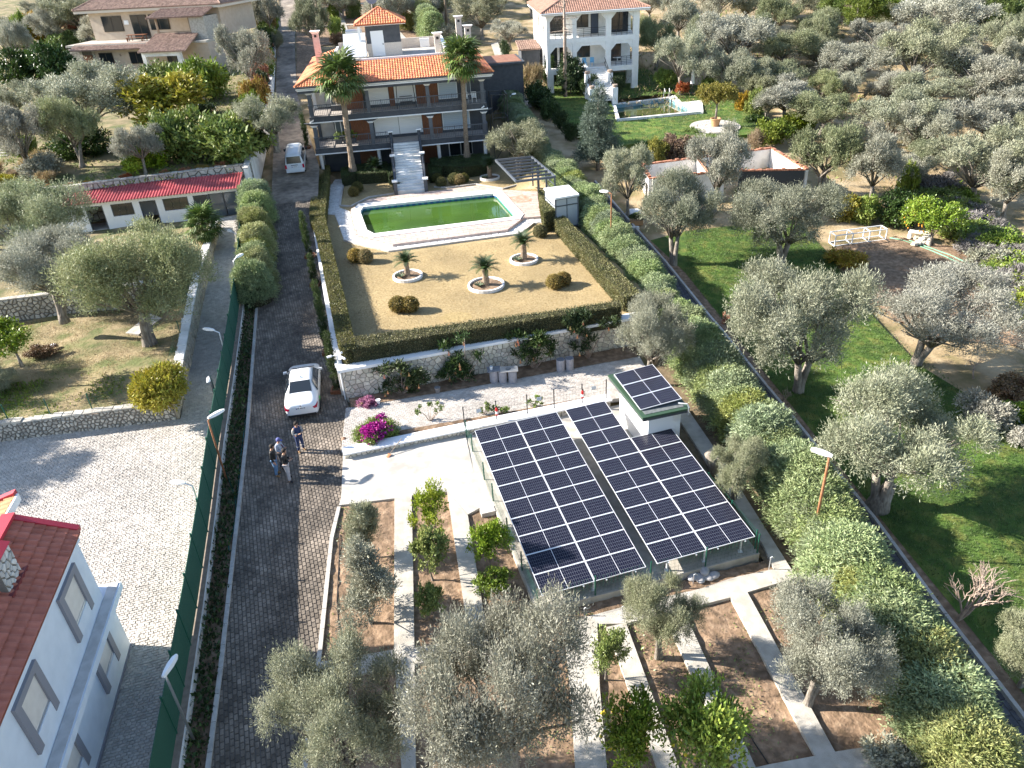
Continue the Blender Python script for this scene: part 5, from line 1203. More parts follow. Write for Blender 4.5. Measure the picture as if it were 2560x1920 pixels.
# ---- stone walls on the left
def stone_wall(label, A, B, ztopA, ztopB, n, th=.45, seed=1, cap=None, zb=.3, col=stone_g, mo=mortar_d, gap=.055):
    A, B = Vector(A), Vector(B); t = thing('stone_wall', label, 'wall', A); d = (B - A).normalized(); nn = Vector((-d.y, d.x, 0)) * th
    q = [A, B, B + nn, A + nn]; zt = [ztopA, ztopB, ztopB, ztopA]
    MB().hexa([Vector((p.x, p.y, min(A.z, B.z) - zb)) for p in q], [Vector((p.x, p.y, z)) for p, z in zip(q, zt)]).build('wall_core', mo, t)
    stone_face(t, A, B, Vector((B.x, B.y, ztopB)), Vector((A.x, A.y, ztopA)), n, col, gap, .05, seed=seed, rough=.02)
    L = (B - A).length; m = int(L / .5)
    for k in range(m):
        a, b = A + (B - A) * ((k + .03) / m), A + (B - A) * ((k + .97) / m); za, zb_ = ztopA + (ztopB - ztopA) * k / m, ztopA + (ztopB - ztopA) * (k + 1) / m; h = rnd.uniform(.05, .12)
        o = [a - nn * .08, b - nn * .08, b + nn * rnd.uniform(.8, 1.05), a + nn * rnd.uniform(.8, 1.05)]
        MB().hexa([Vector((p.x, p.y, z - .01)) for p, z in zip(o, (za, zb_, zb_, za))], [Vector((p.x, p.y, z + h)) for p, z in zip(o, (za, zb_, zb_, za))]).build('cap_stone', cap or col, t)
    return t
w1A, w1B = G((-160, 975)), G((383, 907))
stone_wall('grey field stone wall between the sett courtyard and the lower left garden', w1A, w1B, LZ1 + .06, LZ1 + .06, 260, seed=4)
lw_pts = [G((386, 906)), G((402, 837)), G((442, 634)), G((474, 492))]
for k, (a, b, za, zb_) in enumerate(((lw_pts[0], lw_pts[1], LZ1 + .1, LZ1 + .3), (lw_pts[1], lw_pts[2], LZ1 + .3, LZ2 + .2), (lw_pts[2], lw_pts[3], LZ2 + .2, LZ2 + .45))):
    stone_wall(['short lowest length of the lane wall at the courtyard corner', 'middle sloping length of the lane wall below the big olive tree', 'upper length of the lane wall below the red roofed shed'][k], a, b, za, zb_, int((b - a).length * 9), .5, seed=20 + k, cap=white_dirty, col=M('lane_wall_stone', (.42, .36, .28), (.56, .49, .40), 4, .9, .6, 25, isl=.18), mo=M('lane_mortar', (.33, .28, .22), rough=.95), gap=.03)
w2A, w2B = P((-120, 712), LZ1), P((392, 652), LZ1)
stone_wall('dark field stone terrace wall behind the big olive tree', w2A, w2B, LZ2 + .05, LZ2 + .05, 260, seed=6)
w3A, w3B = P((60, 428), LZ2 + .2), P((549, 372), LZ2 + .2); w3A = w3B + (w3A - w3B) * 1.6
w3A = U(-36, 69.0, 3.2); w3B = U(-4.5, 69.0, 3.3)
stone_wall('tall grey and white field stone wall behind the red roofed shed', w3A, w3B, 6.2, 6.3, 330, seed=7, gap=.07)
# white wall along the upper left side of the road, and the low wall with the green fence
rwl = [(-4.75, 67.5), (-4.35, 72), (-3.6, 80), (-2.75, 90), (-2.1, 100), (-1.5, 112), (-.8, 128), (-.3, 150)]
t = thing('road_wall', 'white plastered garden wall climbing along the left side of the upper road', 'wall', U(-4.4, 67, 3.4))
for (u0, v0), (u1, v1) in zip(rwl[:-1], rwl[1:]):
    a, b = U(u0, v0), U(u1, v1); d = (b - a).normalized(); n = Vector((-d.y, d.x, 0)) * .35
    za, zb_ = TU(a.x, a.y) + .35, TU(b.x, b.y) + .35; q = [a, b, b + n, a + n]; zs = (za, zb_, zb_, za)
    MB().hexa([Vector((p.x, p.y, T(p.x, p.y) - .4)) for p in q], [Vector((p.x, p.y, z)) for p, z in zip(q, zs)]).build('wall_panel', white_dirty, t)
    q = [a - n * .2, b - n * .2, b + n * 1.2, a + n * 1.2]; MB().hexa([Vector((p.x, p.y, z + .002)) for p, z in zip(q, zs)], [Vector((p.x, p.y, z + .09)) for p, z in zip(q, zs)]).build('coping', M('coping_grey', (.45, .43, .4), rough=.9), t)
t = thing('roadside_wall', 'low white plastered wall with brown ledge between courtyard and ivy strip', 'wall', G((399, 1581)))
LP = [G(q, .5) for q in ((372, 1760), (399, 1581), (439, 1311), (461, 1147), (484, 953), (510, 780), (526, 657), (532, 595), (540, 470))]
for a, b in zip(LP[:-1], LP[1:]):
    d = (b - a).normalized(); n = Vector((-d.y, d.x, 0)) * .3; q = [a, b, b + n, a + n]
    MB().hexa([Vector((p.x, p.y, p.z - 1.1)) for p in q], list(q)).build('wall_panel', white_dirty, t)
    q = [a + n * .08, b + n * .08, b + n * 1.05, a + n * 1.05]; MB().hexa([p + Vector((0, 0, .002)) for p in q], [p + Vector((0, 0, .03)) for p in q]).build('ledge', M('brown_ledge', (.22, .17, .13), (.3, .24, .19), 5, .9), t)
fp = []
for a, b in zip(LP[:-1], LP[1:]):
    d = (b - a).normalized(); n = Vector((-d.y, d.x, 0)) * .24; m = max(1, round((b - a).length / 2.1))
    for k in range(m): fp.append(a + (b - a) * (k / m) + n)
fp.append(LP[-1])
t = thing('net_fence', 'green netted fence with slanting posts beside the sett courtyard', 'fence', fp[0])
for k, p in enumerate(fp):
    MB().tube([p + Vector((0, 0, .02)), p + Vector((0, 0, 1.85))], .04, 6).build('post', green_metal, t)
    if k:
        a, b = fp[k - 1], p; d = (b - a).normalized(); n = Vector((-d.y, d.x, 0)) * .01
        MB().hexa([a - n + Vector((0, 0, .06)), b - n + Vector((0, 0, .06)), b + n + Vector((0, 0, .06)), a + n + Vector((0, 0, .06))], [a - n + Vector((0, 0, 1.7)), b - n + Vector((0, 0, 1.7)), b + n + Vector((0, 0, 1.7)), a + n + Vector((0, 0, 1.7))]).build('net_panel', green_net, t)
# thin wire fences on garden edges
mesh_fence('garden_fence', 'dark green wire fence along the top of the courtyard stone wall', [Vector((*(w1A + (w1B - w1A) * k / 6).xy, LZ1)) + Vector((0, .4, 0)) for k in range(7)], 1.0, green_metal, LZ1 + .05, step=.3)
mesh_fence('garden_fence', 'dark green wire fence along the top of the lane wall', [Vector((*p.xy, z)) + Vector((-.45, .1, 0)) for p, z in ((lw_pts[0], 1.7), (lw_pts[0].lerp(lw_pts[1], .9), 1.8), (lw_pts[1].lerp(lw_pts[2], .33), 2.3), (lw_pts[1].lerp(lw_pts[2], .7), 2.8), (lw_pts[2], 3.2))], .95, green_metal, 0, step=.3, zf=lambda x, y: float(np.interp(uv((x, y))[1], [37, 41, 52], [1.75, 1.9, 3.3])))

# ================================================================== HOUSE AT THE LOWER LEFT CORNER
bO = U(-9.56, 22.55, 0); bdir = (U(-9.95, 16.6) - U(-9.56, 22.55)).normalized(); brz = math.atan2(bdir.y, bdir.x)
bh, Bm = frame_of('lower_left_house', 'pale house with tiled roof and shuttered windows at the lower left', 'house', bO, brz)
# local x runs along the wall towards the camera, local -y is the house side? keep y to the right of x
def bl(name, mb, mat, parent=None): return mb.build(name, mat, parent or bh, local=True)
pale = M('shade_tinted_render', (.62, .67, .74), (.68, .73, .80), 2, .8, .35, 70)  # white walls, the blue of their shade is put into the colour
frame_g = M('grey_window_surround', (.23, .23, .26), rough=.7)
ledge_m = M('ledge_stone', (.42, .41, .40), (.52, .51, .5), 3, .8)
shut_m = M('cream_shutter', (.62, .57, .52), (.68, .63, .58), 3, .6)
Ln = 14.0; ins = -1 if (Bm.to_3x3() @ Vector((0, 1, 0))).dot(U(1, 0)) > 0 else 1     # which local y points into the house
I_ = lambda y: ins * y
def bx(x0, x1, y0, y1, z0, z1): return MB().box(x0, min(I_(y0), I_(y1)), z0, x1, max(I_(y0), I_(y1)), z1)
bl('lower_wall', bx(0, Ln, 0, 8, -.5, 2.62), pale); bl('plinth', bx(-.04, Ln, -.05, .3, -.5, .16), frame_g)
bl('cornice', bx(-.35, Ln, -.42, 8, 2.623, 2.9), pale); bl('cornice_ledge', bx(-.30, Ln, -.36, -.02, 2.903, 2.93), ledge_m)
bl('upper_wall', bx(.35, Ln, .0, 8, 2.903, 5.66), pale)
def swin(x, zc, h=1.15, w=1.1):
    s = .29; lo = zc - h / 2 - .52; f = bl('window', bx(x - w / 2 - s, x + w / 2 + s, -.10, .0, zc + h / 2, zc + h / 2 + .22), frame_g)
    for a, b in ((x - w / 2 - s, x - w / 2), (x + w / 2, x + w / 2 + s)): bl('surround', bx(a, b, -.10, .0, lo, zc + h / 2 - .002), frame_g, f)
    bl('shutter', bx(x - w / 2, x + w / 2, -.035, -.003, zc - h / 2, zc + h / 2), shut_m, f); bl('shutter_rail', bx(x - w / 2, x + w / 2, -.06, -.003, zc - h / 2 - .08, zc - h / 2 - .002), steel, f)
    bl('sill', bx(x - w / 2 + .001, x + w / 2 - .001, -.08, -.003, lo, zc - h / 2 - .082), pale, f)
for x in (2.05, 5.95, 9.85): swin(x, 4.58)
for x in (1.92, 5.92, 9.8): swin(x, 1.97, 1.3, 1.08)
# roof over the near part, sloping to the courtyard
ez = 5.78; ye = -.1; sl0 = math.tan(math.radians(27)); yr = 1.75
bl('roof_slope', MB().hexa([(0.1, I_(ye), ez - .1), (Ln, I_(ye), ez - .1), (Ln, I_(yr), ez - .1 + sl0 * (yr - ye)), (.1, I_(yr), ez - .1 + sl0 * (yr - ye))], [(0.1, I_(ye), ez), (Ln, I_(ye), ez), (Ln, I_(yr), ez + sl0 * (yr - ye)), (.1, I_(yr), ez + sl0 * (yr - ye))]), M('roof_underlay_red', (.2, .06, .04), rough=.9))
Ls = (yr - ye) / math.cos(math.radians(27))
roof_tiles(bh, (0.1, I_(ye), ez), (1, 0, 0), (0, ins, sl0), [(0, 0), (Ln, 0), (Ln, Ls), (0, Ls)], .27, .33, tile_b, 300, amp=.05, step=.045, lift=.01)
bl('verge_flashing', MB().hexa([(-.02, I_(ye), ez - .05), (.22, I_(ye), ez - .05), (.22, I_(yr), ez - .05 + sl0 * (yr - ye)), (-.02, I_(yr), ez - .05 + sl0 * (yr - ye))], [(-.02, I_(ye), ez + .14), (.22, I_(ye), ez + .14), (.22, I_(yr), ez + .14 + sl0 * (yr - ye)), (-.02, I_(yr), ez + .14 + sl0 * (yr - ye))]), flash_red)
bl('eave_board', bx(.3, Ln, ye + .02, .0, 5.53, 5.66), pale)
bl('ridge_cap', MB().beam((0, I_(yr), ez + .08 + sl0 * (yr - ye)), (Ln, I_(yr), ez + .08 + sl0 * (yr - ye)), .4, .12), flash_red)
# the sunlit second roof beyond the ridge
zt = ez + sl0 * (yr - ye) - .02; y2 = yr + .22; s2 = math.tan(math.radians(-17)); yf = y2 + 6
x0_ = -1.25
bl('second_roof_wall', bx(x0_ + .3, Ln, y2 + .35, 9.2, 2.9, zt - .5), pale)
bl('roof_slope', MB().hexa([(x0_, I_(y2), zt - .12), (Ln, I_(y2), zt - .12), (Ln, I_(yf), zt - .12 + s2 * 6), (x0_, I_(yf), zt - .12 + s2 * 6)], [(x0_, I_(y2), zt), (Ln, I_(y2), zt), (Ln, I_(yf), zt + s2 * 6), (x0_, I_(yf), zt + s2 * 6)]), M('roof_underlay', (.42, .13, .06), rough=.9))
roof_tiles(bh, (x0_, I_(y2), zt), (1, 0, 0), (0, ins, s2), [(0.1, 0), (Ln, 0), (Ln, 6), (0.1, 6)], .27, .33, tile_o2, 250, amp=.05, step=-.045, lift=.05)
bl('verge_flashing', MB().hexa([(x0_ - .12, I_(y2), zt - .1), (x0_ + .12, I_(y2), zt - .1), (x0_ + .12, I_(yf), zt - .1 + s2 * 6), (x0_ - .12, I_(yf), zt - .1 + s2 * 6)], [(x0_ - .12, I_(y2), zt + .15), (x0_ + .12, I_(y2), zt + .15), (x0_ + .12, I_(yf), zt + .15 + s2 * 6), (x0_ - .12, I_(yf), zt + .15 + s2 * 6)]), flash_red)
bl('fascia', MB().beam((x0_, I_(y2 - .06), zt - .1), (Ln, I_(y2 - .06), zt - .1), .06, .28), white_p)
# stone chimney with red cap
cx, cy2 = 2.75, 1.3; cz = ez + sl0 * (cy2 - ye) - .3
ch = bl('chimney', bx(cx - .5, cx + .5, cy2 - .45, cy2 + .45, cz, cz + 1.15), mortar_d)
def bface(a, b, c, d, n, seed): 
    # stones laid straight in the house's own frame
    A_, B2, C2, D2 = map(Vector, (a, b, c, d)); w = (B2 - A_).length; h = (D2 - A_).length; nr_ = (B2 - A_).cross(D2 - A_).normalized(); r = random.Random(seed)
    for p in voronoi(w, h, n, r):
        p = clean(shrink(ccw(p), .018), .02)
        if len(p) < 3: continue
        tp = clean(shrink(p, .015), .01); tp = tp if len(tp) == len(p) else p; f = lambda q, o: A_ + (B2 - A_) * (q[0] / w) + (D2 - A_) * (q[1] / h) + nr_ * o
        m = len(p); MB().add([f(q, -.01) for q in p] + [f(q, .03) for q in tp], [tuple(range(m, 2 * m))] + [(i, (i + 1) % m, m + (i + 1) % m, m + i) for i in range(m)]).build('stone', M('chimney_stone', (.46, .45, .43), (.6, .59, .57), 4, .9, isl=.2), ch, local=True)
x0c, x1c, yA, yB = cx - .5, cx + .5, I_(cy2 - .45), I_(cy2 + .45)
if ins > 0: bface((x0c, yA, cz), (x1c, yA, cz), (x1c, yA, cz + 1.15), (x0c, yA, cz + 1.15), 26, 1); bface((x0c, yB, cz), (x0c, yA, cz), (x0c, yA, cz + 1.15), (x0c, yB, cz + 1.15), 20, 2)
else: bface((x1c, yA, cz), (x0c, yA, cz), (x0c, yA, cz + 1.15), (x1c, yA, cz + 1.15), 26, 1); bface((x0c, yA, cz), (x0c, yB, cz), (x0c, yB, cz + 1.15), (x0c, yA, cz + 1.15), 20, 2)
bl('chimney_cap', MB().hexa([(cx - .6, I_(cy2 - .5), cz + 1.155), (cx + .6, I_(cy2 - .5), cz + 1.155), (cx + .6, I_(cy2 + .5), cz + 1.155), (cx - .6, I_(cy2 + .5), cz + 1.155)], [(cx - .55, I_(cy2), cz + 1.4), (cx + .55, I_(cy2), cz + 1.4), (cx + .55, I_(cy2 + .02), cz + 1.4), (cx - .55, I_(cy2 + .02), cz + 1.4)]), flash_red, ch)
bl('chimney_flashing', bx(cx - .65, cx + .65, cy2 - .6, cy2 - .46, cz + .0, cz + .12), M('dark_red_flashing', (.16, .03, .03), rough=.6), ch)

# ================================================================== BEIGE HOUSE AT THE TOP LEFT
beo = G((250, 178), 0, TU)
be, Em = frame_of('beige_house', 'beige two level house with weathered tile roofs and a timber porch', 'house', Vector((-51.5, 108.8, 9.2)), -.2)
def el(name, mb, mat, parent=None): return mb.build(name, mat, parent or be, local=True)
beige = M('beige_render', (.50, .40, .31), (.56, .46, .36), 2, .85, .3, 50)
ew = lambda zx: (zx - 880) * .018
EL1, EU, EE = 3.1, 3.4, 7.2
el('lower_wall', B_(ew(850), 0, -.6, ew(1760), 9, EL1), beige)
par_ = el('stone_wall_end', B_(ew(600), .3, -.6, ew(848), 3, EL1 - .3), mortar_d)
A_, B2 = Vector((ew(600), .3, -.4)), Vector((ew(735), .3, -.4))
for x0, x1 in ((600, 735), (815, 848)):
    r = random.Random(x0); w_, h_ = ew(x1) - ew(x0), 2.9
    for p in voronoi(w_, h_, max(8, int(w_ * h_ * 7)), r):
        p = clean(shrink(ccw(p), .02), .02)
        if len(p) >= 3:
            m = len(p); MB().add([(ew(x0) + q[0], .3, -.3 + q[1]) for q in p] + [(ew(x0) + q[0], .255, -.3 + q[1]) for q in p], [tuple(range(m, 2 * m))] + [(i, (i + 1) % m, m + (i + 1) % m, m + i) for i in range(m)]).build('stone', stone_g, par_, local=True)
el('door', B_(ew(738), .22, -.3, ew(812), .28, 2.1), wood_brown)
def ewin(x0, x1, z0, z1, y, nm='window'):
    w = el(nm, B_(ew(x0), y - .1, z0, ew(x1), y - .004, z1), M('dark_frame', (.06, .045, .035), rough=.5))
    n = 2
    for k in range(n): el('pane', B_(ew(x0) + .08 + k * (ew(x1) - ew(x0)) / n, y - .13, z0 + .08, ew(x0) - .04 + (k + 1) * (ew(x1) - ew(x0)) / n, y - .102, z1 - .08), glass_d, w)
ewin(880, 990, .9, 2.35, 0); ewin(1125, 1232, .9, 2.35, 0); ewin(1420, 1500, .1, 2.2, 0, 'door')
for x in (850, 1050, 1270): el('wall_lamp', B_(ew(x), -.12, 1.9, ew(x) + .15, -.004, 2.15), bark_d)
# terrace and its tiled edge
el('terrace', B_(ew(640), -.3, EL1 + .003, ew(1760), 5.2, EU - .03), conc_path)
hip_side(be, (ew(700), -1.2, EL1 - .25), (ew(1330), -1.2, EL1 - .25), (ew(1325), .2, EU + .05), (ew(705), .2, EU + .05), .24, .34, tile_g)
hip_side(be, (ew(1315), -3.2, EL1 - .5), (ew(1680), -3.2, EL1 - .5), (ew(1670), 1.2, EU + .8), (ew(1330), 1.2, EU + .8), .24, .34, tile_g)
for x in (1330, 1600): el('porch_pier', B_(ew(x), -2.9, -.6, ew(x) + .5, -2.4, EL1 - .62), white_dirty)
el('porch_arch', B_(ew(1330) + .5, -2.85, EL1 - 1.1, ew(1600), -2.5, EL1 - .62), white_dirty)
el('upper_wall', B_(ew(700), 4.6, EU, ew(1760), 14, EE), beige)
ewin(800, 965, EU + 1.0, EU + 2.9, 4.6); ewin(1040, 1170, EU + .05, EU + 2.9, 4.6, 'door'); ewin(1190, 1345, EU + 1.0, EU + 2.9, 4.6)
el('wall_plaque', B_(ew(980), 4.52, EU + 1.8, ew(1016), 4.596, EU + 2.3), white_p)
for x in (1350, 1610): el('porch_post', B_(ew(x), 1.2, EU, ew(x) + .22, 1.42, EU + 2.6), wood_grey)
el('porch_beam', B_(ew(1350), 1.22, EU + 2.603, ew(1740), 1.4, EU + 2.85), wood_grey)
pst = el('stone_pier', B_(ew(1625), 1.0, EU, ew(1740), 4.59, EU + 2.6), stone_g)
for k in range(4):
    a, b = ew(1372) + k * 1.25, ew(1372) + k * 1.25 + 1.2
    for q in (((a, 1.3, EU + .1), (b, 1.3, EU + .85)), ((a, 1.3, EU + .85), (b, 1.3, EU + .1))): el('railing_cross', MB().beam(*q, .06, .08), wood_grey)
el('railing_top', MB().beam((ew(1360), 1.3, EU + .95), (ew(1625), 1.3, EU + .95), .08, .1), wood_grey)
hip_side(be, (ew(1305), .6, EU + 2.7), (ew(1745), .6, EU + 2.7), (ew(1750), 4.4, EU + 3.7), (ew(1340), 4.4, EU + 3.7), .24, .34, tile_g)
o_ = 1.0; q0, q1, q2, q3 = (ew(620), 3.6, EE), (ew(1815), 3.6, EE), (ew(1815), 15, EE), (ew(620), 15, EE); rr0, rr1 = (ew(900), 9.3, EE + 2.7), (ew(1540), 9.3, EE + 2.7)
for a, b, c, d in ((q0, q1, rr1, rr0), (q1, q2, rr1, (rr1[0], rr1[1] - .01, rr1[2])), (q2, q3, rr0, rr1), (q3, q0, rr0, (rr0[0], rr0[1] + .01, rr0[2]))): hip_side(be, a, b, c, d, .26, .36, tile_g)
for a, b in ((q0, rr0), (q1, rr1), (rr0, rr1)): ridge(be, Vector(a) + Vector((0, 0, .04)), Vector(b) + Vector((0, 0, .05)), tile_g, .12, 'hip_tiles')
el('soffit', B_(ew(620) + .05, 3.65, EE - .42, ew(1815) - .05, 14.9, EE - .125), M('cream_soffit', (.62, .55, .46), rough=.8))
tb = thing('terrace_table', 'long timber table with benches on the beige house terrace', 'table', Em @ Vector((ew(1145), 2.2, EU)), rz=-.2)
MB().box(-1.3, -.45, .7, 1.3, .45, .76).build('top', wood_brown, tb, local=True)
for a in (-1.1, 1.02):
    for b in (-.38, .3): MB().box(a, b, 0, a + .08, b + .08, .7).build('leg', wood_brown, tb, local=True)
MB().box(-1.2, -.9, .42, 1.2, -.6, .47).build('bench_seat', wood_brown, tb, local=True)
for a in (-1.1, 1.02): MB().box(a, -.85, 0, a + .08, -.65, .42).build('bench_leg', wood_brown, tb, local=True)
ac = thing('air_conditioner', 'white outdoor air conditioner unit under the porch arch of the beige house', 'air conditioner', Em @ Vector((ew(1535), -.5, -.1)), rz=-.2)
MB().box(-.45, -.2, .1, .45, .2, .9).build('case', white_dirty, ac, local=True); MB().lathe([(.3, 0), (.3, .02), (.05, .03)], (0, 0, 0), 14).build('fan_grille', black, ac, local=True).matrix_local = Matrix.Translation((-.05, -.2, .5)) @ Matrix.Rotation(math.pi / 2, 4, 'X')

# ================================================================== LAMP POSTS
def lamp(label, top, head, base, z0=None, zf=T, polemat=steel, r=.04, headlen=.75, over=0):
    b = P(base, z0) if z0 is not None else G(base, over, zf); b.z -= over; t = thing('lamp_post', label, 'street lamp', b)
    best = min(np.arange(1.0, 8, .05), key=lambda h: abs(pix(b + Vector((0, 0, h)))[1] - top[1])); h = float(best)
    a = b + Vector((0, 0, h)); tgt = P(head, a.z + .12); d = tgt - a; d.z = 0
    if d.length > 1.3: d = d.normalized() * 1.3
    hd = a + d + Vector((0, 0, .12)); dn = (d.normalized() if d.length > .05 else Vector((-1, 0, 0)))
    MB().tube([b, a - Vector((0, 0, .25)), a, a + d * .5 + Vector((0, 0, .09)), hd - dn * .3], [r * 1.25, r, r * .9, r * .8, r * .8], 8).build('pole', polemat, t, smooth=True)
    mb = MB(); s = Vector((-dn.y, dn.x, 0)); u = Vector((0, 0, 1)); ring = []
    for k, (x, w, z1, z2) in enumerate(((-.34, .045, -.03, .05), (-.2, .075, -.05, .08), (.05, .105, -.05, .09), (.28, .09, -.05, .07), (.4, .04, -.03, .03))): ring.append([hd + dn * x * headlen / .75 + s * w + u * z1, hd + dn * x * headlen / .75 - s * w + u * z1, hd + dn * x * headlen / .75 - s * w * .7 + u * z2, hd + dn * x * headlen / .75 + s * w * .7 + u * z2])
    vs = [p for rg in ring for p in rg]; fs = [(i * 4 + j, i * 4 + (j + 1) % 4, (i + 1) * 4 + (j + 1) % 4, (i + 1) * 4 + j) for i in range(4) for j in range(4)] + [(3, 2, 1, 0), (16, 17, 18, 19)]
    mb.add(vs, fs); mb.build('lamp_head', white_p, t)
    MB().hexa([hd + dn * x + s * y - u * .075 for x, y in ((-.1, -.09), (.25, -.08), (.25, .08), (-.1, .09))], [hd + dn * x + s * y - u * .05 for x, y in ((-.1, -.09), (.25, -.08), (.25, .08), (-.1, .09))]).build('lens', glass_g, t)
def pix(p):
    q = RM @ (np.array(p) - np.array([0, 0, CZ])); return ((1280 + FPX * q[0] / q[2]) / SC, (960 - FPX * q[1] / q[2]) / SC)
F0, E0 = (0, 960), (0, 1380)
Zc = lambda a, b, o: Z(a, b, *o)
lamp('grey lamp post by the green fence over the middle of the courtyard', Zc(1470, 785, F0), Zc(1370, 755, F0), Zc(1572, 1060, F0))
lamp('grey lamp post by the green fence nearest the pale house', Zc(1225, 960, E0), Zc(1300, 880, E0), Zc(1495, 1460, E0), headlen=.85)
lamp('rust brown lamp post by the green fence beside the courtyard wall corner', Zc(1605, 285, F0), Zc(1655, 232, F0), Zc(1745, 750, F0), polemat=rust, headlen=.9)
lamp('tall white lamp post leaning over the sunny part of the lane', Zc(1690, 1080, (0, 480)), Zc(1605, 1055, (0, 480)), Zc(1750, 1310, (0, 480)), polemat=white_p, headlen=.85)
lamp('dark thick lamp post with small white head beside the lane', Zc(1622, 1415, (0, 480)), Zc(1600, 1440, (0, 480)), Zc(1695, 1700, (0, 480)), polemat=grey_metal, r=.07, headlen=.5)
lamp('grey lamp post at the lower end of the conifer clump by the lane', Zc(1800, 530, (0, 480)), Zc(1838, 490, (0, 480)), Zc(1880, 870, (0, 480)), headlen=.7)
lamp('thin grey lamp post at the upper end of the lane by the conifers', Zc(1815, 325, (0, 480)), Zc(1765, 300, (0, 480)), Zc(1850, 470, (0, 480)), headlen=.6)
lamp('white lamp post at the right end of the stone wall by the shed', Zc(1945, 1410, (0, 0)), Zc(1978, 1392, (0, 0)), Zc(1965, 1560, (0, 0)), headlen=.7)
lamp('white lamp post half hidden in the olive tree left of the shed', Zc(250, 1385, (0, 0)), Zc(270, 1360, (0, 0)), Zc(250, 1640, (0, 0)), z0=3.1, headlen=.8)
lamp('rust brown lamp post standing in the conifer hedge beside the big olive tree', Zc(725, 748, F6), Zc(665, 712, F6), Zc(622, 1215, F6), polemat=rust, r=.05, headlen=.8, over=2.0)
lamp('tan lamp post in the conifer hedge beside the ruin', Zc(1000, 1490, K4), Zc(955, 1470, K4), Zc(1005, 1830, K4), polemat=rust, headlen=.65, over=1.7)
lamp('small white lamp post in the shaded conifer hedge beside the villa', Zc(238, 735, K4), Zc(258, 722, K4), Zc(235, 790, K4), headlen=.6, over=1.6)
# ================================================================== GROWING THINGS
def norm(a): return a / np.maximum(np.linalg.norm(a, axis=-1, keepdims=True), 1e-6)
def leaf_quads(p, d, L, Wd, rng, face=None, loose=.75):
    """diamond leaves: base points p, directions d, blades turned roughly towards face"""
    n = len(p); s = norm(np.cross(d, rng.normal(size=(n, 3)) if face is None else face + rng.normal(size=(n, 3)) * loose)); L = np.broadcast_to(np.asarray(L, float).reshape(-1, 1), (n, 1)); Wd = np.broadcast_to(np.asarray(Wd, float).reshape(-1, 1), (n, 1))
    nrm = np.cross(d, s)
    m = p + d * L * .45 + nrm * L * .06
    V = np.stack([p, m + s * Wd / 2, p + d * L, m - s * Wd / 2], 1)
    return V.reshape(-1, 3)
def clump(lobes, nspr, per, Ls, L, Wd, seed, up=.5, shell=(.72, 1.02), spread=.75, tuft=14, low=-.55, droop=0.0, inner=.16, tv=.14):
    rng = np.random.default_rng(seed); lb = np.array(lobes, float); wgt = lb[:, 3] * lb[:, 4] + lb[:, 3] * lb[:, 5]; wgt /= wgt.sum()
    nt = max(1, nspr // tuft)
    k = rng.choice(len(lb), nt, p=wgt); n = norm(rng.normal(size=(nt, 3))); bad = n[:, 2] < low; n[bad, 2] = np.abs(n[bad, 2])
    n = np.repeat(n, tuft, 0); k = np.repeat(k, tuft); tl = np.repeat(rng.uniform(1 - tv, 1 + tv, nt), tuft)
    n = norm(n + rng.normal(size=n.shape) * .20)
    rad = rng.uniform(shell[0], shell[1], len(n)); ii = rng.random(len(n)) < inner; rad[ii] = rng.uniform(.25, .8, ii.sum())
    p = lb[k, :3] + n * lb[k, 3:6] * (rad * tl)[:, None]
    d = norm(n * .8 + np.array([0, 0, up]) + rng.normal(size=n.shape) * .3)
    P_, D_ = [], []; fc = norm(n + np.array([0, 0, .35]))
    for j in range(per):
        t = (j + .4) / per
        q = p + d * (Ls * t) + np.array([0, 0, -droop * Ls * t * t]) + rng.normal(size=p.shape) * Ls * .06
        dd = norm(d * (.35 + .65 * t) + rng.normal(size=p.shape) * spread * (1 - .35 * t) + np.array([0, 0, -droop * t]))
        P_.append(q); D_.append(dd)
    P_ = np.concatenate(P_); D_ = np.concatenate(D_); sc = rng.uniform(.7, 1.25, len(P_))
    return leaf_quads(P_, D_, L * sc, Wd * sc, rng, np.tile(fc, (per, 1)))
def ell(r, n, R, H, rmin, rmax, zc, flat=.85, edge=.8):
    out = []
    for i in range(n):
        a = 2 * math.pi * (i + r.uniform(-.3, .3)) * .618; q = math.sqrt((i + .5) / n); rr = R * q * edge
        z = zc + H * .5 * (r.uniform(-.75, .8)) * math.sqrt(max(.05, 1 - q * q * .7)) ; s = r.uniform(rmin, rmax)
        out.append((math.cos(a) * rr, math.sin(a) * rr, z, s, s, s * flat))
    return out
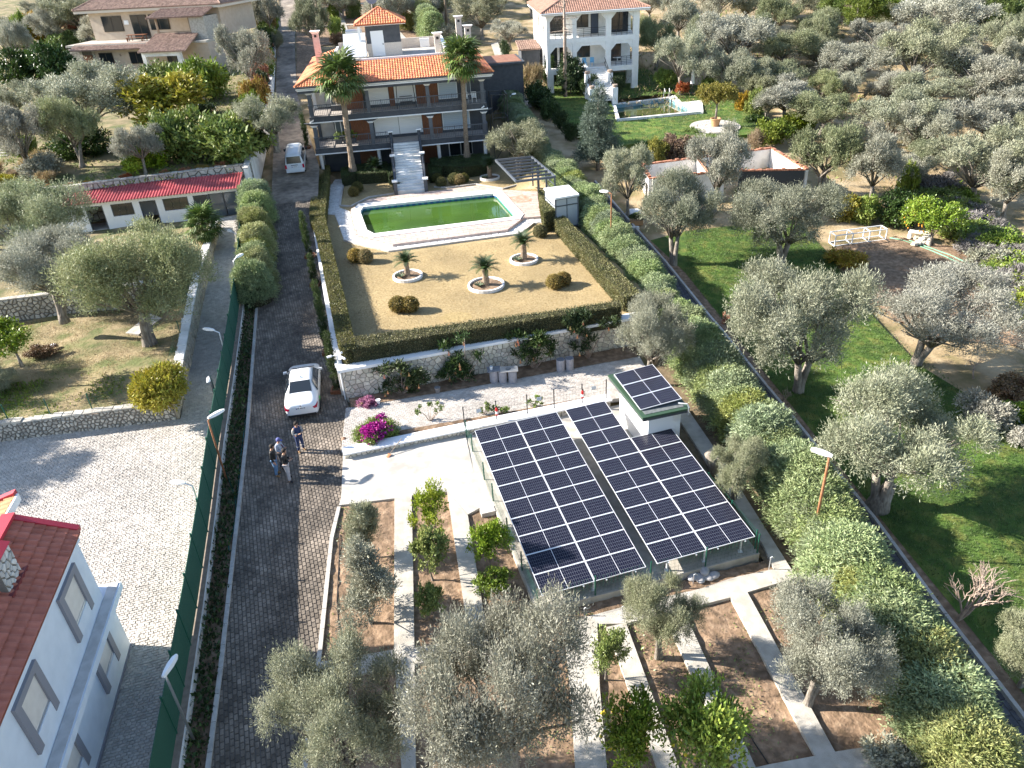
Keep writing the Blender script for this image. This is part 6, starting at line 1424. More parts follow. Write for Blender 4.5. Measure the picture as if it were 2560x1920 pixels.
def limb_mesh(lobes, r, trunk_h, tr, lean=.25, stems=1, n=7):
    mb = MB(); base = [(0, 0, -.25)]
    for s in range(stems):
        a = r.uniform(0, 6.28); ox, oy = (0, 0) if stems == 1 else (math.cos(a) * tr * .8, math.sin(a) * tr * .8)
        th = trunk_h * r.uniform(.85, 1.1); lx, ly = r.uniform(-lean, lean), r.uniform(-lean, lean)
        pts = [Vector((ox, oy, -.3)), Vector((ox * 1.05, oy * 1.05, .02)), Vector((ox + lx * .3, oy + ly * .3, th * .35)), Vector((ox + lx * .7, oy + ly * .7, th * .7)), Vector((ox + lx, oy + ly, th))]
        mb.tube(pts, [tr * 1.7, tr * 1.35, tr * .95, tr * .85, tr * .8], n)
        top = pts[-1]
        for i, l in enumerate(lobes):
            if i % stems != s: continue
            c = Vector(l[:3]); mid = top.lerp(c, .5) + Vector((r.uniform(-.15, .15), r.uniform(-.15, .15), .12)); rr = tr * r.uniform(.28, .5)
            mb.tube([top - Vector((0, 0, .1)), mid, c], [rr, rr * .7, rr * .25], 5)
            for k in range(2):
                e = c + Vector((r.uniform(-1, 1), r.uniform(-1, 1), r.uniform(.1, .9))) * l[3] * .75; mb.tube([mid.lerp(c, .5), c.lerp(e, .5) + Vector((0, 0, .05)), e], [rr * .4, rr * .25, rr * .1], 4, cap=False)
    return mb.mesh('trunk', None, True)
class Proto: pass
def proto(lobes, V, trunk, mat, barkm, name):
    p = Proto(); p.crown = fastmesh('crown', V); p.trunk = trunk; p.mat = mat; p.bark = barkm; p.name = name
    lo, hi = np.percentile(V, 1.2, axis=0), np.percentile(V, 98.8, axis=0); p.w = (hi[0] - lo[0] + hi[1] - lo[1]) / 2; p.z0, p.z1 = lo[2], hi[2]; p.c = (lo + hi) / 2
    p.crown.materials.append(mat); trunk.materials.append(barkm) if trunk else None
    return p
def plant(p, loc, sx, sz, label, cat, group=None, rz=None, name=None):
    t = thing(name or p.name, label, cat, loc, group, rnd.uniform(0, 6.28) if rz is None else rz); t.scale = (sx, sx, sz)
    o = bpy.data.objects.new('crown', p.crown); COL.objects.link(o); o.parent = t
    if p.trunk: o = bpy.data.objects.new('trunk', p.trunk); COL.objects.link(o); o.parent = t
    return t
def tree_box(p, box, label, cat='tree', group=None, zf=T, clear=.3, hmin=.55, hmax=1.15, rz=None, name=None, base=None):
    x0, y0, x1, y1 = box
    if 'olive' in cat: mx_, my_ = (x1 - x0) * .03, (y1 - y0) * .03; x0 += mx_; x1 -= mx_; y0 += my_; y1 -= my_
    q = ((x0 + x1) / 2, (y0 + y1) / 2); zc = 2.4
    for _ in range(4):
        g = G(q, zc, zf); k = ppm(g); Wm = (x1 - x0) / k; Hp = (y1 - y0) / k
        ph = math.asin(min(.95, (CZ - g.z) / (g - Vector((0, 0, CZ))).length))
        Hc = math.sqrt(max(Hp * Hp - (Wm * math.sin(ph)) ** 2 * .85, (.35 * Wm) ** 2)) / math.cos(ph); Hc = min(max(Hc, hmin * Wm), hmax * Wm); zc = Hc * (clear + .5)
    sx = Wm / p.w; sz = Hc * (1 + clear) / p.z1
    if base is not None:
        b = G(base, 0, zf); ps = [np.array(b) + [0, 0, h] for h in np.arange(.6, 7, .05)]; h = .6 + .05 * int(np.argmin([abs(pix(q_)[1] - q[1]) for q_ in ps]))
        tgt = P(q, b.z + h); k = ppm(tgt); Wm = (x1 - x0) / k; sx = Wm / p.w; Hc = min(Hc, 1.7 * (h - .5)); sz = (h + Hc / 2) / p.z1
        t = plant(p, b, sx, sz, label, cat, group, 0.0, name); o = t.children[0]; o.location = ((tgt.x - b.x) / sx - p.c[0], (tgt.y - b.y) / sx - p.c[1], 0)
        return t
    base = Vector((g.x, g.y, float(zf(g.x, g.y))))
    return plant(p, base, sx, sz, label, cat, group, rz, name)
def olive(seed, nspr, L, Wd, mat, per=6, Ls=.42, nl=12):
    r = random.Random(seed); lobes = ell(r, nl, 2.6, 3.0, .36, .82, 2.85, edge=1.0)
    V = clump(lobes, nspr, per, Ls, L, Wd, seed, up=.6, spread=.65, shell=(.6, 1.14), tv=.26, inner=.1)
    return proto(lobes, V, limb_mesh(lobes, r, 1.45, .185, .35, r.choice((1, 2, 2))), mat, bark_o, 'olive_tree')
OF = [olive(1, 12500, .11, .028, L_olive, nl=22), olive(2, 13000, .11, .028, L_olive2, nl=25), olive(3, 13500, .11, .03, L_olive3, nl=22), olive(4, 11000, .11, .029, L_olive, nl=18)]
OM = [olive(11, 6200, .16, .046, L_olive, 5, nl=20), olive(12, 6200, .16, .046, L_olive2, 5, nl=23), olive(13, 6200, .16, .048, L_olive3, 5, nl=20), olive(14, 5600, .16, .045, L_olive2, 5, nl=14), olive(15, 6200, .16, .047, L_olive, 5, nl=18)]
# open young olives for the beds
ORD = 'first second third fourth fifth sixth seventh eighth ninth tenth eleventh twelfth thirteenth fourteenth fifteenth sixteenth seventeenth eighteenth nineteenth twentieth'.split()
def young(seed, mat, nspr=2600, L=.13, Wd=.032):
    r = random.Random(seed); lobes = [(r.uniform(-.55, .55), r.uniform(-.55, .55), 1.0 + k * .34, .5 - .04 * k, .5 - .04 * k, .5) for k in range(6)]
    V = clump(lobes, nspr, 6, .42, L, Wd, seed, up=1.0, spread=.55)
    return proto(lobes, V, limb_mesh(lobes, r, .7, .06, .1), mat, bark_o, 'young_olive_tree')
YO = [young(21, L_olive), young(22, L_olive2)]
def citrus(seed, mat, nspr=1500, L=.17, Wd=.085, fruit=None, name='citrus_tree', per=5, R=1.0):
    r = random.Random(seed); lobes = ell(r, 8, R, 1.3, .42, .66, 1.45)
    V = clump(lobes, nspr, per, .34, L, Wd, seed, up=.35, spread=.9)
    return proto(lobes, V, limb_mesh(lobes, r, .6, .06, .1), mat, bark_o, name)
CI = [citrus(31, L_cit, 1000, .14, .07), citrus(32, L_lime, 700, .14, .07), citrus(33, L_cit, 1400, .125, .06), citrus(34, L_yel, 1500), citrus(35, L_lime, 700)]
def bush(seed, mat, nspr=1400, L=.16, Wd=.07, flat=.8, name='shrub', per=5, up=.4, Ls=.32, nl=9):
    r = random.Random(seed); lobes = ell(r, nl, .95, .8, .35, .6, .62, flat)
    V = clump(lobes, nspr, per, Ls, L, Wd, seed, up=up, spread=.85, low=-.9)
    return proto(lobes, V, limb_mesh(lobes, r, .25, .035, .1, 2), mat, bark_d, name)
BU = {k: bush(40 + i, m) for i, (k, m) in enumerate((('dark', L_dark), ('green', L_cit), ('lime', L_lime), ('gold', L_gold), ('orange', L_orange), ('yellow', L_yel), ('olive', L_olive2), ('pine', L_pine), ('mag', L_mag), ('pink', L_pink), ('box', L_boxg)))}
BU['straw'] = bush(61, L_straw, 900, .5, .03, up=1.2, Ls=.5); BU['lav'] = bush(62, leaf('lavender_leaf', (.19, .17, .16), (.27, .25, .235)), 1500, .2, .04, up=1.0)
BU['brown'] = bush(63, leaf('brown_leaf', (.16, .10, .055), (.24, .16, .08)), 1300); BU['silver'] = bush(64, leaf('silver_leaf', (.30, .28, .22), (.40, .38, .31)), 1500, .13, .06)
BU['fine_yellow'] = bush(65, L_yel, 3600, .12, .055); BU['fine_green'] = bush(66, L_cit, 3600, .11, .055); BU['fine_lime'] = bush(67, L_lime, 1300, .12, .06)
def conifer(seed, mat, nspr=7000, L=.15, Wd=.042):
    r = random.Random(seed); lobes = []
    for k in range(20):
        z = .35 + 2.3 * (k / 19); R = 1.35 * (1 - (k / 19) ** 2.2 * .55); a = k * 2.4
        lobes.append((math.cos(a) * R * .62, math.sin(a) * R * .62, z, .62, .62, .5))
    lobes.append((0, 0, 2.5, .75, .75, .55)); lobes.append((0, 0, 1.2, 1.0, 1.0, 1.0))
    V = clump(lobes, nspr, 6, .38, L, Wd, seed, up=.42, spread=.6, tuft=10, droop=.2, low=-.3, inner=.06)
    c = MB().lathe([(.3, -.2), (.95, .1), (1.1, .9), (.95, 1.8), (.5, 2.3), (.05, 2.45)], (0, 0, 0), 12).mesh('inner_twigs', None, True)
    return proto(lobes, V, c, mat, core_m, 'conifer')
CO = [conifer(71, L_con), conifer(72, L_con2), conifer(73, L_con3), conifer(74, L_con2), conifer(75, L_con)]
def pine(seed, mat=L_pine):
    r = random.Random(seed); lobes = ell(r, 14, 2.2, 4.2, .7, 1.15, 4.4, .7)
    V = clump(lobes, 2600, 6, .5, .3, .06, seed, up=.7, spread=.7)
    return proto(lobes, V, limb_mesh(lobes, r, 3.0, .2, .2), mat, bark_o, 'pine_tree')
PI_ = [pine(81), pine(82)]
# ---- olive trees one by one
z4 = lambda a, b, c, d, o=(1840, 0): (*Z(a, b, *o), *Z(c, d, *o))
near_olives = [
 (0, (585, 1385, 885, 1740), 'large half shaded olive tree at the bottom beside the paved road', .25),
 (1, (895, 1312, 1290, 1750), 'largest foreground olive tree at the bottom centre over the garden beds', .25),
 (3, (1350, 1212, 1512, 1425), 'olive tree standing in front of the middle of the solar platform', .4),
 (1, (1650, 1290, 1895, 1535), 'bushy olive tree in the right bed against the conifer hedge', .2),
 (3, (1535, 940, 1655, 1060), 'small olive tree with pruned trunk between right array and conifer hedge', .4),
 (1, (1330, 645, 1485, 805), 'silvery olive tree in front of the right end of the retaining wall', .3),
 (3, (1775, 815, 2110, 1060), 'big spreading olive tree with thick pale trunk on the right lawn', .42),
 (0, (1572, 562, 1868, 830), 'many lobed olive tree on the right lawn nearest the conifer hedge', .3),
 (1, (1908, 565, 2198, 810), 'wide olive tree between the right lawn and the tilled soil', .35),
 (3, (1385, 367, 1552, 560), 'olive tree in front of the roofless ruin by the conifer hedge', .5),
 (0, (1575, 385, 1808, 560), 'olive tree with dark forked trunk at the top of the right lawn', .5),
 (0, (2155, 1330, 2320, 1480), 'olive tree cut off by the right border beside the lawn', .4),
 (2, (160, 465, 455, 755), 'largest green olive tree over the lower left garden and the lane', .3),
 (2, (-70, 405, 172, 575), 'dense dark green olive tree before the red roofed shed', .35),
 (1, (-10, 505, 215, 660), 'grey olive tree standing on the shed terrace by the left border', .3),
 (0, (-60, 790, 30, 850), 'olive tree just cut off by the left border', .4),
 (1, (745, 1078, 822, 1195), None, 0), (0, (718, 1188, 852, 1348), None, 0)]
for i, (v, box, lab, cl) in enumerate(near_olives):
    if lab is None: continue
    tree_box(OF[v], box, lab, 'olive tree', None, (lambda x, y: LZ1) if 'lower left garden' in lab else (lambda x, y: LZ2) if 'shed' in lab else T, cl, base={'big spreading': (1890, 1103), 'many lobed o': (1720, 850), 'wide olive tr': (1985, 788), 'olive tree in f': (1452, 572), 'olive tree with': (1683, 572), 'largest green': (320, 740)}.get(next((k for k in ('big spreading', 'many lobed o', 'wide olive tr', 'olive tree in f', 'olive tree with', 'largest green') if lab.startswith(k)), None)))
for i, (u_, v_) in enumerate(((-24.5, 38.6), (-27.5, 40.5), (-23.5, 45))): plant(OF[i], U(u_, v_, LZ1), 1.0, 1.0, ['olive tree beyond the left border whose shadow falls on the setts', 'second olive tree beyond the left border above the courtyard', 'third olive tree beyond the left border in the lower garden'][i], 'olive tree')
tree_box(YO[0], (748, 1075, 822, 1200), 'slim young olive tree at the top of the first bed', 'olive tree', None, T, .12, 1.0, 2.2)
tree_box(YO[1], (716, 1185, 854, 1350), 'wider young olive tree lower in the first bed', 'olive tree', None, T, .12, .8, 1.7)
mid_olives = [
 ((1305, 275, 1412, 480), 'olive tree between the conical conifer and the ruin'), ((1488, 275, 1612, 425), 'olive tree growing up through the left part of the ruin'),
 (z4(450, 950, 960, 1400), 'left of two big olive trees behind the ruin'), (z4(860, 1000, 1330, 1500), 'right of two big olive trees behind the ruin'),
 ((1058, 265, 1178, 350), 'olive tree against the right front of the charcoal villa'),
 ((1420, 72, 1532, 185), 'round olive tree right of the white mansion'), ((1522, 118, 1622, 195), 'olive tree behind the closed parasol'),
 (z4(500, 90, 810, 360), 'lone olive tree with visible trunk in the upper right grove'),
 ((480, 38, 585, 205), 'tall olive tree right of the beige house'), ((520, 208, 645, 298), 'olive tree by the road below the beige house'),
 ((75, 152, 300, 262), 'wide olive tree with dark trunk below the beige house'), ((-30, 222, 105, 350), 'olive tree at the left border of the upper garden'), ((85, 210, 215, 330), 'grey olive tree next to the yellow tree of the upper garden'), ((248, 272, 345, 355), 'low grey olive tree in front of the yellow tree'), ((-10, 182, 72, 245), 'olive tree by the left border below the ivy mound'),
 ((95, -10, 250, 62), 'olive tree rising behind the beige house at the top left'), ((-20, 30, 62, 150), 'pale olive tree at the top left border'),
 ((722 - 14, -10, 822 - 14, 110) if False else (632, -10, 712, 108), 'olive tree between upper road and back garden of the villa'), ((538, -15, 610, 62), 'olive tree by the upper road wall at the top'), ((0 + 600 - 20, 60, 612, 118), 'small olive tree beside the upper road wall'),
 ((980, -12, 1095, 62), 'olive tree right of the villa back garden hedge'), ((1060, 45, 1140, 100), 'olive tree left of the white mansion')]
for i, (box, lab) in enumerate(mid_olives):
    up = box[0] < 640 and 'road and back' not in lab
    tree_box(OM[i % 5], box, lab, 'olive tree', None, TU if up else T, .03 if 'parasol' in lab else .12 if 'mansion' in lab else .3)
grove = [z4(180, 0, 480, 240), z4(-20, 150, 240, 400), z4(190, 270, 560, 500), z4(160, 480, 520, 700), z4(690, 380, 1190, 640), z4(1160, 230, 1680, 640), z4(1320, 20, 1900, 300), z4(1640, 450, 2180, 800), z4(190, 640, 600, 900), z4(480, 740, 880, 990), z4(700, 560, 960, 760), z4(1230, 610, 1680, 830), z4(980, 760, 1500, 1100), z4(1250, 850, 1660, 1190), z4(1600, 1050, 2230, 1500), z4(1700, 760, 2230, 1100), z4(1930, 160, 2230, 480), z4(1340, 1080, 1640, 1300), z4(940, 190, 1260, 420), z4(1720, 150, 1930, 340), z4(2040, 330, 2300, 620),
 z4(1380, 0, 1690, 290, K4), z4(1700, 150, 2212, 480, K4), z4(1730, 430, 2050, 700, K4), z4(1610, 150, 1810, 400, K4), z4(1200, -60, 1420, 140, K4), z4(2000, 480, 2230, 720, K4), z4(2130, 700, 2300, 900, K4), z4(1690, -80, 1960, 160, K4), z4(1940, 1200, 2330, 1620), z4(1900, 640, 2300, 900), z4(560, 580, 800, 780), z4(60, 560, 300, 760), z4(-60, -60, 200, 140), z4(480, -80, 760, 120), z4(1000, 40, 1330, 220), z4(2150, 880, 2420, 1200), z4(1180, 1200, 1480, 1420)]
grove.sort(key=lambda b: b[1] + b[3]); rows = [grove[i:i + 8] for i in range(0, len(grove), 8)]; gl = {}
for j, rw_ in enumerate(rows):
    for i, b in enumerate(sorted(rw_)): gl[b] = '%s olive from the left in the %s row of the upper right grove' % (ORD[i], ORD[j])
for i, box in enumerate(grove):
    e_ = ((box[2] - box[0]) * .11, (box[3] - box[1]) * .1); tree_box(OM[(i * 3) % 5], (box[0] - e_[0], box[1] - e_[1], box[2] + e_[0], box[3] + e_[1]), gl[box], 'olive tree', 'olive trees of the upper right grove', T, .12)
roots = [Vector(o.location) for o in COL.objects if o.get('group') == 'olive trees of the upper right grove']; nx_ = 0
for _ in range(4000):
    if nx_ >= 40: break
    p = U(rnd.uniform(43, 112), rnd.uniform(52, 118)); p.z = float(T(p.x, p.y))
    if uv(p)[0] < 62 and uv(p)[1] > 68 and uv(p)[1] < 92: continue
    if min((p - r_).length for r_ in roots) < 4.3: continue
    roots.append(p); s = rnd.uniform(.65, 1.0)
    if nx_ < 20: lab = '%s small olive tree filling the gaps of the upper right grove' % ORD[nx_]
    else: lab = '%s small olive tree among the outer fillers of the upper right grove' % ORD[nx_ - 20]
    plant(OM[nx_ % 5], p - Vector((0, 0, .7 * s)), s, s, lab, 'olive tree', 'small olive trees of the upper right grove'); nx_ += 1
for i in range(18):
    p = U(-78 + i * 4.2 + rnd.uniform(-1, 1), rnd.uniform(126, 150)); p.z = float(TU(p.x, p.y)); s = rnd.uniform(.9, 1.25)
    plant(OM[i % 5], p, s, s, '%s olive tree from the left in the line behind the beige house' % ORD[i], 'olive tree', 'olive trees behind the beige house')
for i in range(14):
    p = U(3 + i * 3.1 + rnd.uniform(-1, 1), rnd.uniform(124, 150)); p.z = float(T(p.x, p.y)); s = rnd.uniform(.9, 1.3)
    plant(OM[(i + 2) % 5], p, s, s, '%s olive tree from the left in the line behind villa and mansion' % ORD[i], 'olive tree', 'olive trees behind villa and mansion')
for i in range(19):
    v_ = 71 + i * 3.6; u_ = float(np.interp(v_, [66.9, 72, 80, 90, 100, 112, 128, 150], [-5.05, -4.35, -3.6, -2.75, -2.1, -1.5, -.8, -.3])) - 1.1; p = U(u_, v_); p.z = float(TU(p.x, p.y)); k = ['green', 'dark', 'orange', 'pine', 'green', 'gold'][i % 6]; s = rnd.uniform(.9, 1.3)
    plant(BU[k], p, s, s * rnd.uniform(1.2, 1.9), '%s shrub from below, %s, along the upper road wall' % (ORD[i], {'green': 'green', 'dark': 'dark green', 'orange': 'red leaved', 'pine': 'light green', 'gold': 'golden'}[k]), 'bush', 'shrubs along the upper road wall')
# dense rows beyond the edge of the view
for i in range(20):
    x = rnd.uniform(95, 180); y = rnd.uniform(70, 190); plant(OM[i % 5], Vector((x, y, float(T(x, y)))), rnd.uniform(1, 1.4), rnd.uniform(1, 1.3), 'olive tree beyond the right border, %s in the outer part of the grove' % ORD[i], 'olive tree', 'olive trees beyond the right border')
for i, box in enumerate([z4(640, -60, 900, 170), z4(840, -40, 1120, 250), z4(1080, -60, 1420, 180), z4(1900, -40, 2230, 260), z4(1380, -120, 1700, 60), z4(1700, -120, 1960, 40), z4(180, -140, 460, 30), z4(2120, -100, 2380, 160)]):
    tree_box(PI_[i % 2], box, 'yellow green pine tree, %s of those listed along the top edge above the olive grove' % ORD[i], 'pine tree', 'pine trees above the grove', T, .35, .7)
tree_box(OM[2], z4(1230, 70, 1490, 580, K4), 'tall dark tree shading the right side of the white mansion', 'tree', None, T, .1)
# ---- conifer hedge
hn_ = {}
def seg_(v): return 'garden beds' if v < 18.5 else 'solar panels' if v < 32 else 'stone wall' if v < 39 else 'dry lawn' if v < 52 else 'pool' if v < 66 else 'villa'
HC = []
for p, d in zip(KL, [(KR[min(i + 1, len(KR) - 1)] - KR[max(i - 1, 0)]).normalized() for i in range(len(KR))]): HC.append(Vector((p.x, p.y, 0)) + Vector((-d.y, d.x, 0)) * 1.92)
HC += [Vector((*G(q, 1.6).xy, 0)) for q in ((1205, 360), (1150, 290), (1105, 215), (1082, 165))]
tot = 0; step = .92; acc = 0; ch_ = 0
for a, b in zip(HC[:-1], HC[1:]):
    L = (b - a).length; t = acc
    while t < L:
        p = a + (b - a) * (t / L); v = uv(p)[1]
        k = [0, 4, 0, 1, 4, 3, 0, 2, 4, 1, 0, 3][tot % 12]
        if v > 62: k = [1, 3][tot % 2]  # villa end lies in shade, put in as bluer fronds
        if v < 12.5: k = [2, 4, 0][tot % 3]
        s = rnd.uniform(.92, 1.12) * (1.08 if v < 35 else .95 if v < 55 else .85)
        lb_ = '%s hedge conifer, %s of that colour from the front beside the %s' % (['green', 'blue green', 'golden', 'silvery blue', 'bright green'][k], ORD[hn_.setdefault((k, seg_(v)), 0)], seg_(v)); hn_[(k, seg_(v))] += 1
        plant(CO[k], Vector((p.x, p.y, float(T(p.x, p.y)))) + Vector((rnd.uniform(-.25, .25), rnd.uniform(-.2, .2), 0)), s * .9, s * rnd.uniform(.68, .76), lb_, 'conifer', 'conifers of the long hedge')
        t += step; tot += 1
    acc = t - L
for i, (q, s) in enumerate((((556, 625), .82), ((552, 580), .9), ((556, 540), .95), ((552, 500), .9), ((558, 465), .9), ((560, 435), .85))):
    p = G(q, 1.0); plant(CO[[1, 0, 2, 2, 0, 1][i]], Vector((p.x, p.y, float(T(p.x, p.y)))), s * .95, s * .95, ['lowest blue green conifer of the clump between lane and road', 'second conifer from below in the clump between lane and road', 'third golden conifer in the clump between lane and road', 'fourth golden conifer in the clump between lane and road', 'fifth conifer in the clump beside the shed end', 'topmost conifer of the clump beside the shed end'][i], 'conifer', 'conifers between lane and road')
for i in range(9):
    q = (556 + (3 if i % 2 else -6) + rnd.uniform(-3, 3), 632 - i * 24); p = G(q, .8); s = rnd.uniform(.7, .92)
    plant(CO[[0, 2, 4, 2, 1, 2, 0, 4, 1][i]], Vector((p.x, p.y, float(T(p.x, p.y)))), s, s * rnd.uniform(.9, 1.1), '%s smaller conifer from below in the clump between lane and road' % ORD[i], 'conifer', 'conifers between lane and road')
bgh = [(1222, -10), (1240, 60), (1262, 130), (1290, 200), (1330, 262)]
for i in range(9):
    t = i / 8 * 4; k = min(3, int(t)); a, b = bgh[k], bgh[k + 1]; q = (a[0] + (b[0] - a[0]) * (t - k), a[1] + (b[1] - a[1]) * (t - k)); p = G(Z(q[0] + 90, q[1], 620, 0), 1.2)
    plant(CO[[0, 2, 0, 4][i % 4]], Vector((p.x, p.y, float(T(p.x, p.y)))), 1.25, 1.25, '%s bright green conifer from above in the hedge behind the villa' % ORD[i], 'conifer', 'conifers of the hedge behind the villa')
# tall conical conifer by the mansion pool
r = random.Random(5); lobes = []
for k in range(60):
    t = k / 59; z = .8 + 6.6 * t; R = 2.0 * (1 - t) ** .75 + .12; a = k * 2.399; lobes.append((math.cos(a) * R * .62, math.sin(a) * R * .62, z, .5 * R * .75 + .2, .5 * R * .75 + .2, .34))
V = clump(lobes, 5200, 6, .6, .2, .05, 91, up=.25, spread=.5, droop=.35, low=-.3)
mbt = MB().tube([(0, 0, -.3), (0, 0, 3), (0, 0, 7.6)], [.2, .14, .03], 8)
cone = proto(lobes, V, mbt.mesh('trunk', None, True), leaf('blue_spruce_needle', (.09, .125, .095), (.15, .19, .15)), bark_o, 'spruce_tree')
tree_box(cone, (1248, 200, 1336, 352), 'tall conical blue green conifer left of the mansion pool', 'conifer', None, T, .08, 1.0, 2.2)
# topiary with a flat top in the pot
r = random.Random(6); lobes = [(math.cos(a) * q, math.sin(a) * q, 2.7 + r.uniform(-.25, .25), .62, .62, .55) for q, n_ in ((0, 1), (.75, 6), (1.35, 10)) for a in [2 * math.pi * i / n_ for i in range(n_)]]
V = clump(lobes, 3800, 5, .25, .13, .07, 92, up=.3, spread=.9)
mbt = MB().tube([(0, 0, .6), (.03, 0, 1.5), (0, 0, 2.6)], [.13, .11, .1], 8)
for a in range(6): mbt.tube([(0, 0, 1.9), (math.cos(a) * .5, math.sin(a) * .5, 2.3), (math.cos(a) * 1.1, math.sin(a) * 1.1, 2.6)], [.07, .05, .02], 5)
top_ = proto(lobes, V, mbt.mesh('trunk', None, True), leaf('topiary_leaf', (.13, .125, .02), (.21, .19, .04)), bark_o, 'topiary_tree')
plant(top_, disc + Vector((0, 0, .05)), .98, 1.12, 'clipped flat topped tree in a terracotta pot on a paved disc', 'topiary tree', rz=.3)
# ---- citrus and other small trees
for p, box, lab, cl in ((CI[1], (888, 1050, 972, 1140), 'loose lemon tree at the top of the second bed', .5), (CI[4], (884, 1140, 966, 1232), 'bright yellow green lemon tree in the second bed', .4), (CI[4], (898, 1262, 962, 1325), 'sparse young lemon tree low in the second bed', .5), (CI[2], (1018, 1132, 1096, 1235), 'dense round green orange tree in the third bed', .1), (CI[0], (1038, 1232, 1108, 1298), 'low bright green shrub tree in the third bed', .1),
   (CI[0], (1272, 1355, 1345, 1462), 'green and orange leaved citrus beside the largest foreground olive', .3), (CI[0], (1285, 1500, 1415, 1690), 'left lemon tree at the bottom between two concrete paths', .2), (CI[2], (1425, 1490, 1605, 1700), 'right larger lemon tree at the bottom between two concrete paths', .2),
   (CI[2], z4(1335, 60, 1730, 380, (1840, 480)), 'round orange tree at the corner of the tilled soil', .15), (CI[3], z4(890, 620, 1480, 970, (0, 0)), 'bright yellow tree in the upper left garden', .25), (CI[0], (-30, 690, 72, 770), 'green citrus tree at the left border on the terrace wall', .25)):
    tree_box(p, box, lab, 'citrus tree' if 'yellow tree' not in lab else 'tree', None, TU if 'upper' in lab else (lambda x, y: LZ2) if 'terrace wall' in lab else T, cl, .6, 1.6)
